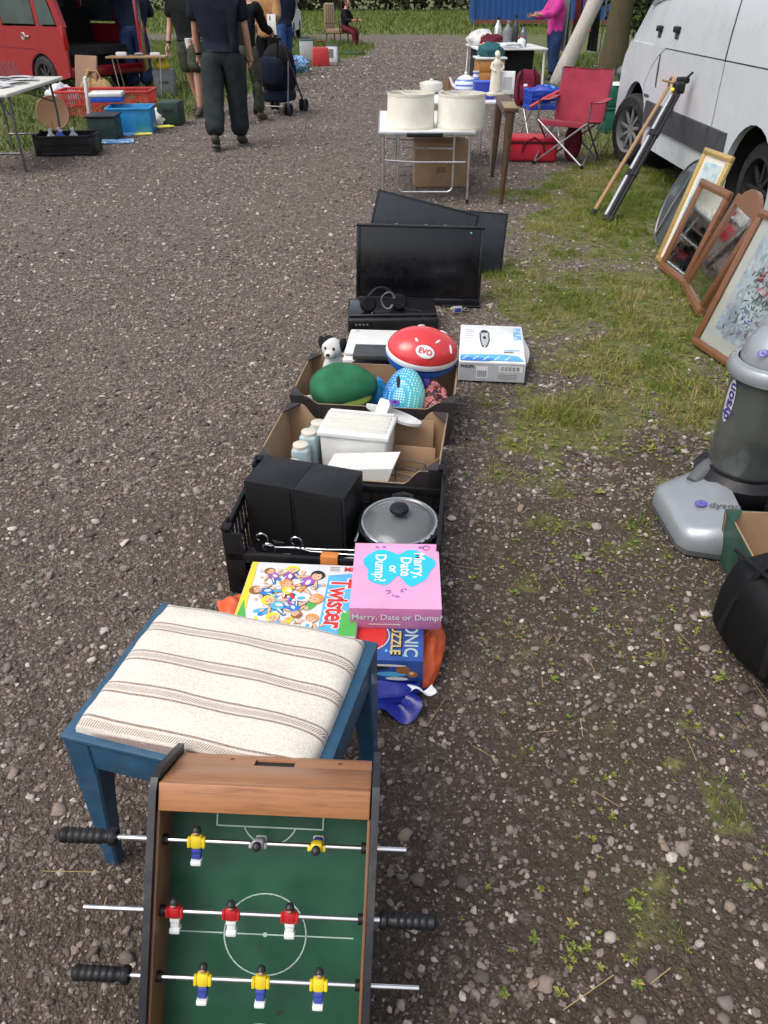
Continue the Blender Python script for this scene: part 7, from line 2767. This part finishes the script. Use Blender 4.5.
def person(label, loc, rz, top, trou, shoe, hair='hair_dark', lean=0, legs=((0, 0), (0, 0)), arms=((5, 8, 12), (5, 8, 12)), sleeve='long', shorts=False, hem=0.0, h=1.75, female=False, pelz=None, group=None, head_turn=0, nod=0, watch=None, toes=(0, 0), girth=1.0):
    """stands at loc facing local +y; legs: (thigh forward, knee bend) for the left (-x) and right leg; arms: (forward, outward, elbow bend)"""
    k = h / 1.75
    t = thing('person', label, 'person', (loc[0], loc[1], loc[2] if len(loc) > 2 else 0), rz, group)
    thigh, shin = .44, .43
    hipx = (.092 if not female else .098) * (1 + (girth - 1) * .6)
    offs = []
    for (a, kb) in legs:
        kn = Vector((0, math.sin(R(a)), -math.cos(R(a)))) * thigh
        an = kn + Vector((0, math.sin(R(a - kb)), -math.cos(R(a - kb)))) * shin
        offs.append((kn, an))
    pz = pelz if pelz is not None else .085 - min(o[1].z for o in offs)
    P = Vector((0, 0, pz))
    sd = Vector((0, math.sin(R(lean)), math.cos(R(lean))))
    fw = Vector((0, math.cos(R(lean)), -math.sin(R(lean))))
    W1, C1_, N1 = P + sd * .18, P + sd * .36, P + sd * .52
    nd = Vector((0, math.sin(R(lean * .6 + 6)), math.cos(R(lean * .6 + 6))))
    N2 = N1 + nd * .09
    Hc = N2 + nd * .105 + fw * .015
    shx = (.185 if not female else .160) * (1 + (girth - 1) * .5)
    body = [(*P, .095, .075), (*W1, .100, .072), (*C1_, .125, .085), (*N1, .075, .065), (*N2, .055, .055), (*(N2 + nd * .05), .052, .052)]
    edges = [(0, 1), (1, 2), (2, 3), (3, 4), (4, 5)]
    J = {}
    for i, s_ in enumerate((-1, 1)):
        hp = P + Vector((s_ * hipx, 0, -.03))
        kn, an = hp + offs[i][0], hp + offs[i][1]
        kn = P + Vector((s_ * hipx * .96, 0, 0)) + offs[i][0]
        an = P + Vector((s_ * hipx * .90, 0, 0)) + offs[i][1]
        o = len(body)
        mid = (hp + kn) * .5
        cal = kn * .68 + an * .32 + Vector((0, -.012, 0))
        body += [(*hp, .075, .078), (*mid, .072, .072), (*kn, .054, .056), (*cal, .056, .058), (*an, .038, .040)]
        edges += [(0, o), (o, o + 1), (o + 1, o + 2), (o + 2, o + 3), (o + 3, o + 4)]
        J['hip%d' % i], J['mid%d' % i], J['knee%d' % i], J['calf%d' % i], J['ank%d' % i] = hp, mid, kn, cal, an
        sh = N1 - sd * .045 + Vector((s_ * shx, 0, 0))
        a, out_, eb = arms[i]
        ad = Vector((0, math.sin(R(a + lean * .5)), -math.cos(R(a + lean * .5))))
        ad = rot_about(ad, 'Y', -s_ * out_)
        el_ = sh + ad * .29
        fd = Vector((0, math.sin(R(a + lean * .5 + eb)), -math.cos(R(a + lean * .5 + eb))))
        fd = rot_about(fd, 'Y', -s_ * out_ * .3 + s_ * (eb * .28 if eb > 50 else 0))
        wr_ = el_ + fd * .255
        o = len(body)
        body += [(*sh, .056, .058), (*((sh + el_) * .5), .048, .048), (*el_, .040, .040), (*(el_ * .65 + wr_ * .35), .041, .041), (*wr_, .027, .030), (*(wr_ + fd * .05), .030, .022)]
        edges += [(2, o), (o, o + 1), (o + 1, o + 2), (o + 2, o + 3), (o + 3, o + 4), (o + 4, o + 5)]
        J['sh%d' % i], J['el%d' % i], J['wr%d' % i], J['fd%d' % i] = sh, el_, wr_, fd
    b = MB()
    A = S(k, k, k)
    b.skin(body, edges, M['skin'], 0, 1, A)
    # hands: palm, four fingers and a thumb, slightly curled
    for i, s_ in enumerate((-1, 1)):
        wr_, fd = J['wr%d' % i], J['fd%d' % i]
        inn_ = Vector((-s_, .25, 0))
        inn_ = (inn_ - fd * inn_.dot(fd)).normalized()        # palm faces the thigh
        ac_ = fd.cross(inn_).normalized()                      # across the knuckles
        if ac_.y < 0:
            ac_ = -ac_
        b.skin([(*wr_, .026, .022), (*(wr_ + fd * .045), .036, .020), (*(wr_ + fd * .085), .040, .017)], [(0, 1), (1, 2)], M['skin'], 0, 1, A)
        for q, (o_, ln) in enumerate(((.030, .072), (.010, .080), (-.010, .075), (-.029, .058))):
            r0 = wr_ + fd * .075 + ac_ * o_
            f1 = r0 + fd * (ln * .5) + inn_ * .006
            f2 = f1 + fd * (ln * .32) + inn_ * .016
            f3 = f2 + fd * (ln * .18) + inn_ * .018
            b.skin([(*r0, .0095), (*f1, .0090), (*f2, .0085), (*f3, .007)], [(0, 1), (1, 2), (2, 3)], M['skin'], 0, 1, A)
        r0 = wr_ + fd * .030 + ac_ * .022
        f1 = r0 + fd * .030 + ac_ * .022 + inn_ * .010
        f2 = f1 + fd * .032 + ac_ * .006 + inn_ * .010
        b.skin([(*r0, .014), (*f1, .011), (*f2, .008)], [(0, 1), (1, 2)], M['skin'], 0, 1, A)
    # head with a face
    HM = A @ T(*Hc) @ RZ(head_turn) @ RX(-(lean * .6 + nod))

    def skull(p):
        q = Vector(p)
        if q.z < 0:
            q.x *= 1 - .28 * q.z * q.z
            q.y = q.y * (1 - .12 * q.z * q.z) + .10 * (-q.z)
        return q
    b.ell((0, 0, 0), (.074, .092, .115), M['skin'], HM, 24, 18, skull)
    b.ell((0, .096, -.012), (.013, .020, .020), M['skin'], HM, 10, 8)
    b.ell((0, .094, .004), (.009, .012, .028), M['skin'], HM, 10, 8)
    for s_ in (-1, 1):
        b.ell((s_ * .030, .083, .012), (.012, .007, .007), M['white_paint'], HM, 10, 6)
        b.ell((s_ * .030, .089, .012), (.0055, .003, .0055), M['black_ink'], HM, 8, 6)
        b.ell((s_ * .030, .084, .028), (.017, .006, .004), M[hair], HM, 10, 6)
        b.ell((s_ * .076, -.005, -.005), (.010, .020, .030), M['skin'], HM, 10, 8)
    b.ell((0, .094, -.048), (.024, .008, .006), M['skin_red'], HM, 12, 6)
    b.build('body', t, sharp=80)
    b = MB()
    b.ell((0, -.014, .018), (.084, .096, .112), M[hair], HM, 22, 14, lambda p: Vector((p.x, p.y, p.z)) if not (p.y > .55 and p.z < .55) else Vector((p.x * .85, .55 * .9, p.z)), 0, .62 if not female else .80)
    b.build('hair', t, sharp=80)
    # clothes grown on the same joints
    g = .014
    hpz = -.02 - hem
    sv_ = [(*(P + Vector((0, 0, hpz))), .172 + g + hem * .12, .132 + g), (*W1, .132 + g, .100 + g), (*C1_, .148 + g, .106 + g), (*(N1 - sd * .02), .090, .080), (*(N1 + nd * .015), .066, .064)]
    se = [(0, 1), (1, 2), (2, 3), (3, 4)]
    for i in range(2):
        o = len(sv_)
        sh, el_, wr_ = J['sh%d' % i], J['el%d' % i], J['wr%d' % i]
        sv_ += [(*sh, .060 + g, .062 + g), (*((sh + el_) * .5), .056 + g, .056 + g)]
        se += [(2, o), (o, o + 1)]
        e_ = sh * .22 + el_ * .78 if sleeve == 'short' else el_
        sv_.append((*e_, .050 + g, .050 + g))
        se.append((o + 1, o + 2))
        if sleeve == 'long':
            sv_ += [(*((el_ + wr_) * .5), .043 + g, .043 + g), (*(wr_ * .97 + el_ * .03), .034 + g, .034 + g)]
            se += [(o + 2, o + 3), (o + 3, o + 4)]
    b = MB()
    sv_ = [(*q[:3], q[3] * (girth if j not in (3, 4) else 1), (q[4] if len(q) > 4 else q[3]) * (girth if j not in (3, 4) else 1)) for j, q in enumerate(sv_)]
    b.skin(sv_, se, M[top], 1, 2, A)
    wrinkle(b, h * 7.3, .011)
    b.build('jacket' if sleeve == 'long' else 'shirt', t, sharp=80)
    tv_ = [(*(P + Vector((0, 0, .12))), .130 + g, .100 + g), (*P, .160 + g, .125 + g), ]
    te = [(0, 1)]
    for i in range(2):
        o = len(tv_)
        hp, mid, kn, cal, an = (J[q + '%d' % i] for q in ('hip', 'mid', 'knee', 'calf', 'ank'))
        if shorts:
            tv_ += [(*hp, .096 + g, .10 + g), (*mid, .094 + g, .096 + g), (*(kn + Vector((0, 0, .02))), .090 + g, .092 + g)]
            te += [(1, o), (o, o + 1), (o + 1, o + 2)]
        else:
            tv_ += [(*hp, .092 + g, .098 + g), (*mid, .082 + g, .086 + g), (*kn, .066 + g, .070 + g), (*cal, .062 + g, .066 + g), (*(an + Vector((0, 0, .01))), .058 + g, .064 + g)]
            te += [(1, o), (o, o + 1), (o + 1, o + 2), (o + 2, o + 3), (o + 3, o + 4)]
    b = MB()
    tv_ = [(*q[:3], q[3] * girth, q[4] * girth) for q in tv_]
    b.skin(tv_, te, M[trou], 1, 2, A)
    wrinkle(b, h * 3.1, .013)
    b.build('shorts' if shorts else 'trousers', t, sharp=80)
    for i, s_ in enumerate((-1, 1)):
        an = J['ank%d' % i]
        fp = R(toes[i])
        F_ = Vector((s_ * .12, math.cos(fp), math.sin(fp)))
        up_ = Vector((0, -math.sin(fp), math.cos(fp)))
        an0 = an + Vector((0, 0, -.0))
        heel = an0 - up_ * .045 - F_ * .055
        b = MB()
        b.skin([(*(an0 + up_ * .05), .052, .056), (*(an0 - up_ * .005), .048, .052), (*heel, .036, .038), (*(an0 - up_ * .042 + F_ * .07), .046, .040), (*(an0 - up_ * .050 + F_ * .155), .046, .032)], [(0, 1), (1, 2), (1, 3), (3, 4)], M[shoe], 1, 1, A)
        so_ = b.build('shoe', t, sharp=80)
        b = MB()
        c_ = an0 - up_ * .078 + F_ * .050
        mm = Matrix.Identity(4)
        rgt = F_.cross(up_).normalized()
        Fn = F_.normalized()
        for q in range(3):
            mm[q][0], mm[q][1], mm[q][2], mm[q][3] = rgt[q], Fn[q], up_[q], c_[q]
        b.prism([(.047 * math.cos(a) * (1 + .12 * math.sin(a)), .140 * math.sin(a)) for a in [j * math.pi / 12 for j in range(24)]], -.012, .010, M['sole'], A @ mm)
        b.build('sole', so_)
    if watch is not None:
        wr_, fd = J['wr%d' % watch], J['fd%d' % watch]
        b = MB()
        b.cyl(wr_ - fd * .035, wr_ - fd * .012, .036, M['black_plastic'], n=14, M=A)
        b.build('watch', t)
    t['_hand0'] = 0
    del t['_hand0']
    return t, J, k


fx, fy = at(231, 147)
person('man in navy t-shirt and dark cargo trousers walking away along the track', (fx, fy), -2, 'navy', 'trouser_grey', 'boot', 'hair_grey', 2, ((-12, 14), (10, 6)), ((3, 9, 14), (5, 8, 16)), 'short', h=1.84, watch=0, toes=(-14, 0), girth=1.42)
fx, fy = at(198, 116)
pB_, JB, kB = person('man in khaki knee length shorts and black t-shirt beside the small table', (fx, fy), 158, 'black_cloth', 'khaki', 'boot', 'hair_brown', 2, ((6, 4), (-10, 10)), ((14, 8, 30), (4, 9, 14)), 'short', True, h=1.78, watch=1, girth=1.25)
cupw = pB_.matrix_basis @ (JB['wr0'] * kB + JB['fd0'] * .10 * kB)
cup_t = thing('cup', 'white paper cup held by the man in shorts', 'cup', tuple(T(0, 0, 0) @ (Matrix.Translation(pB_.location) @ RZ(158) @ (JB['wr0'] * kB + JB['fd0'] * .09 + Vector((.035, .02, -.03))))), 0)
q = MB()
q.lathe([(.001, 0), (.030, 0), (.042, .11), (.044, .112), (.042, .114), (.038, .11), (.028, .01), (.001, .01)], M['white_paint'], 18)
q.build('body', cup_t)
fx, fy = at(137, 94)
person('person in dark navy jacket and blue jeans bending over behind the small table', (fx, fy + .35), 8, 'navy_jacket', 'jeans_dark', 'boot', 'hair_grey', 30, ((-2, 4), (6, 6)), ((40, 6, 30), (34, 8, 40)), 'long', hem=.06, h=1.82, girth=1.5)
fx, fy = at(252, 122)
person('person in black clothes pushing the dark pushchair', (fx, fy), -16, 'black_cloth', 'khaki', 'boot_brown', 'hair_brown', 5, ((-14, 16), (12, 6)), ((30, 4, 40), (30, 4, 40)), 'long', h=1.72, toes=(-16, 0))
pe_, JE, kE = person('person in tan jacket holding a white paper by the pushchair', (-2.10, 16.3), 172, 'tan_cloth', 'black_cloth', 'boot_brown', 'hair_dark', 0, ((4, 4), (-4, 4)), ((30, 6, 62), (8, 10, 24)), 'long', hem=.10, h=1.72, girth=1.3)
hw_ = Matrix.Translation(pe_.location) @ RZ(172) @ (JE['wr0'] * kE + JE['fd0'] * .12)
one(MB().grid(lambda u, v: ((u - .5) * .15, .02 * math.sin(v * 3), (v - .85) * .30), 6, 8, M['white_paint']), 'paper', 'white sheet of paper held by the person in tan jacket', 'paper', tuple(hw_), 172)
fx, fy = at(287, 76)
person('man in dark navy jacket and blue jeans standing by the bedding heap', (fx, fy), 35, 'navy_jacket', 'jeans', 'boot_brown', 'hair_dark', 2, ((-10, 4), (12, 4)), ((8, 10, 20), (10, 10, 30)), 'long', hem=.08, h=1.82, girth=1.2)
person('person in black top and maroon trousers sitting on the striped chair', (-1.30, 30.42), -122, 'black_cloth', 'maroon_cloth', 'boot_brown', 'hair_brown', 6, ((78, 82), (70, 62)), ((24, 6, 62), (24, 6, 62)), 'long', h=1.70, pelz=.55, female=True)
fx, fy = at(550, 80)
person('woman in bright pink top and dark jeans sorting goods at the far stall', (fx, fy), 105, 'pink_cloth', 'jeans_dark', 'boot', 'hair_brown', 4, ((3, 4), (-4, 4)), ((34, 6, 58), (30, 6, 56)), 'long', hem=.14, h=1.68, female=True, girth=1.35)

# ---- pushchair
pc = thing('pushchair', 'dark navy pushchair with double wheels on the gravel track', 'pushchair', (-1.56, 13.25, 0), -16)
b = MB()
b.tube([(-.22, -.42, .98), (-.23, -.20, .72), (-.24, .30, .12)], .013, M['steel_dark'], 8)
b.tube([(.22, -.42, .98), (.23, -.20, .72), (.24, .30, .12)], .013, M['steel_dark'], 8)
b.tube([(-.23, -.20, .70), (-.24, -.34, .12)], .013, M['steel_dark'], 8)
b.tube([(.23, -.20, .70), (.24, -.34, .12)], .013, M['steel_dark'], 8)
b.tube([(-.24, -.34, .12), (.24, -.34, .12)], .011, M['steel_dark'], 8)
b.build('frame', pc)
for s_ in (-1, 1):
    b = MB()
    b.tube([(s_ * .22, -.42, .98), (s_ * .215, -.49, 1.0), (s_ * .15, -.51, 1.0)], .017, M['rubber'], 8)
    b.build('handle', pc)
b = MB()
b.ell((0, -.02, .52), (.225, .26, .26), M['navy'], None, 24, 16, bagf)
b.build('seat', pc, sharp=80)
b = MB()
b.ell((0, -.02, .66), (.235, .27, .25), M['black_cloth'], None, 24, 12, lambda p: p, 0, .55)
b.build('hood', pc, sharp=80)
b = MB()
b.box((0, -.06, .24), (.40, .42, .16), M['navy_jacket'], None, .05, 3)
b.build('basket', pc)
b = MB()
b.ell((0, -.36, .60), (.19, .10, .20), M['navy_jacket'], None, 20, 14, bagf)
b.tube([(-.15, -.40, .75), (-.18, -.43, .95)], .012, M['black_cloth'], 6)
b.tube([(.15, -.40, .75), (.18, -.43, .95)], .012, M['black_cloth'], 6)
b.build('changing_bag', pc, sharp=80)
for (x, y) in ((-.24, -.34), (.24, -.34), (-.24, .30), (.24, .30)):
    for dx in (-.035, .035):
        wheel('wheel', pc, (x + dx, y, .085), .085, .035, (0, 0, 0), M['rubber'], M['dark_grey'], 6)
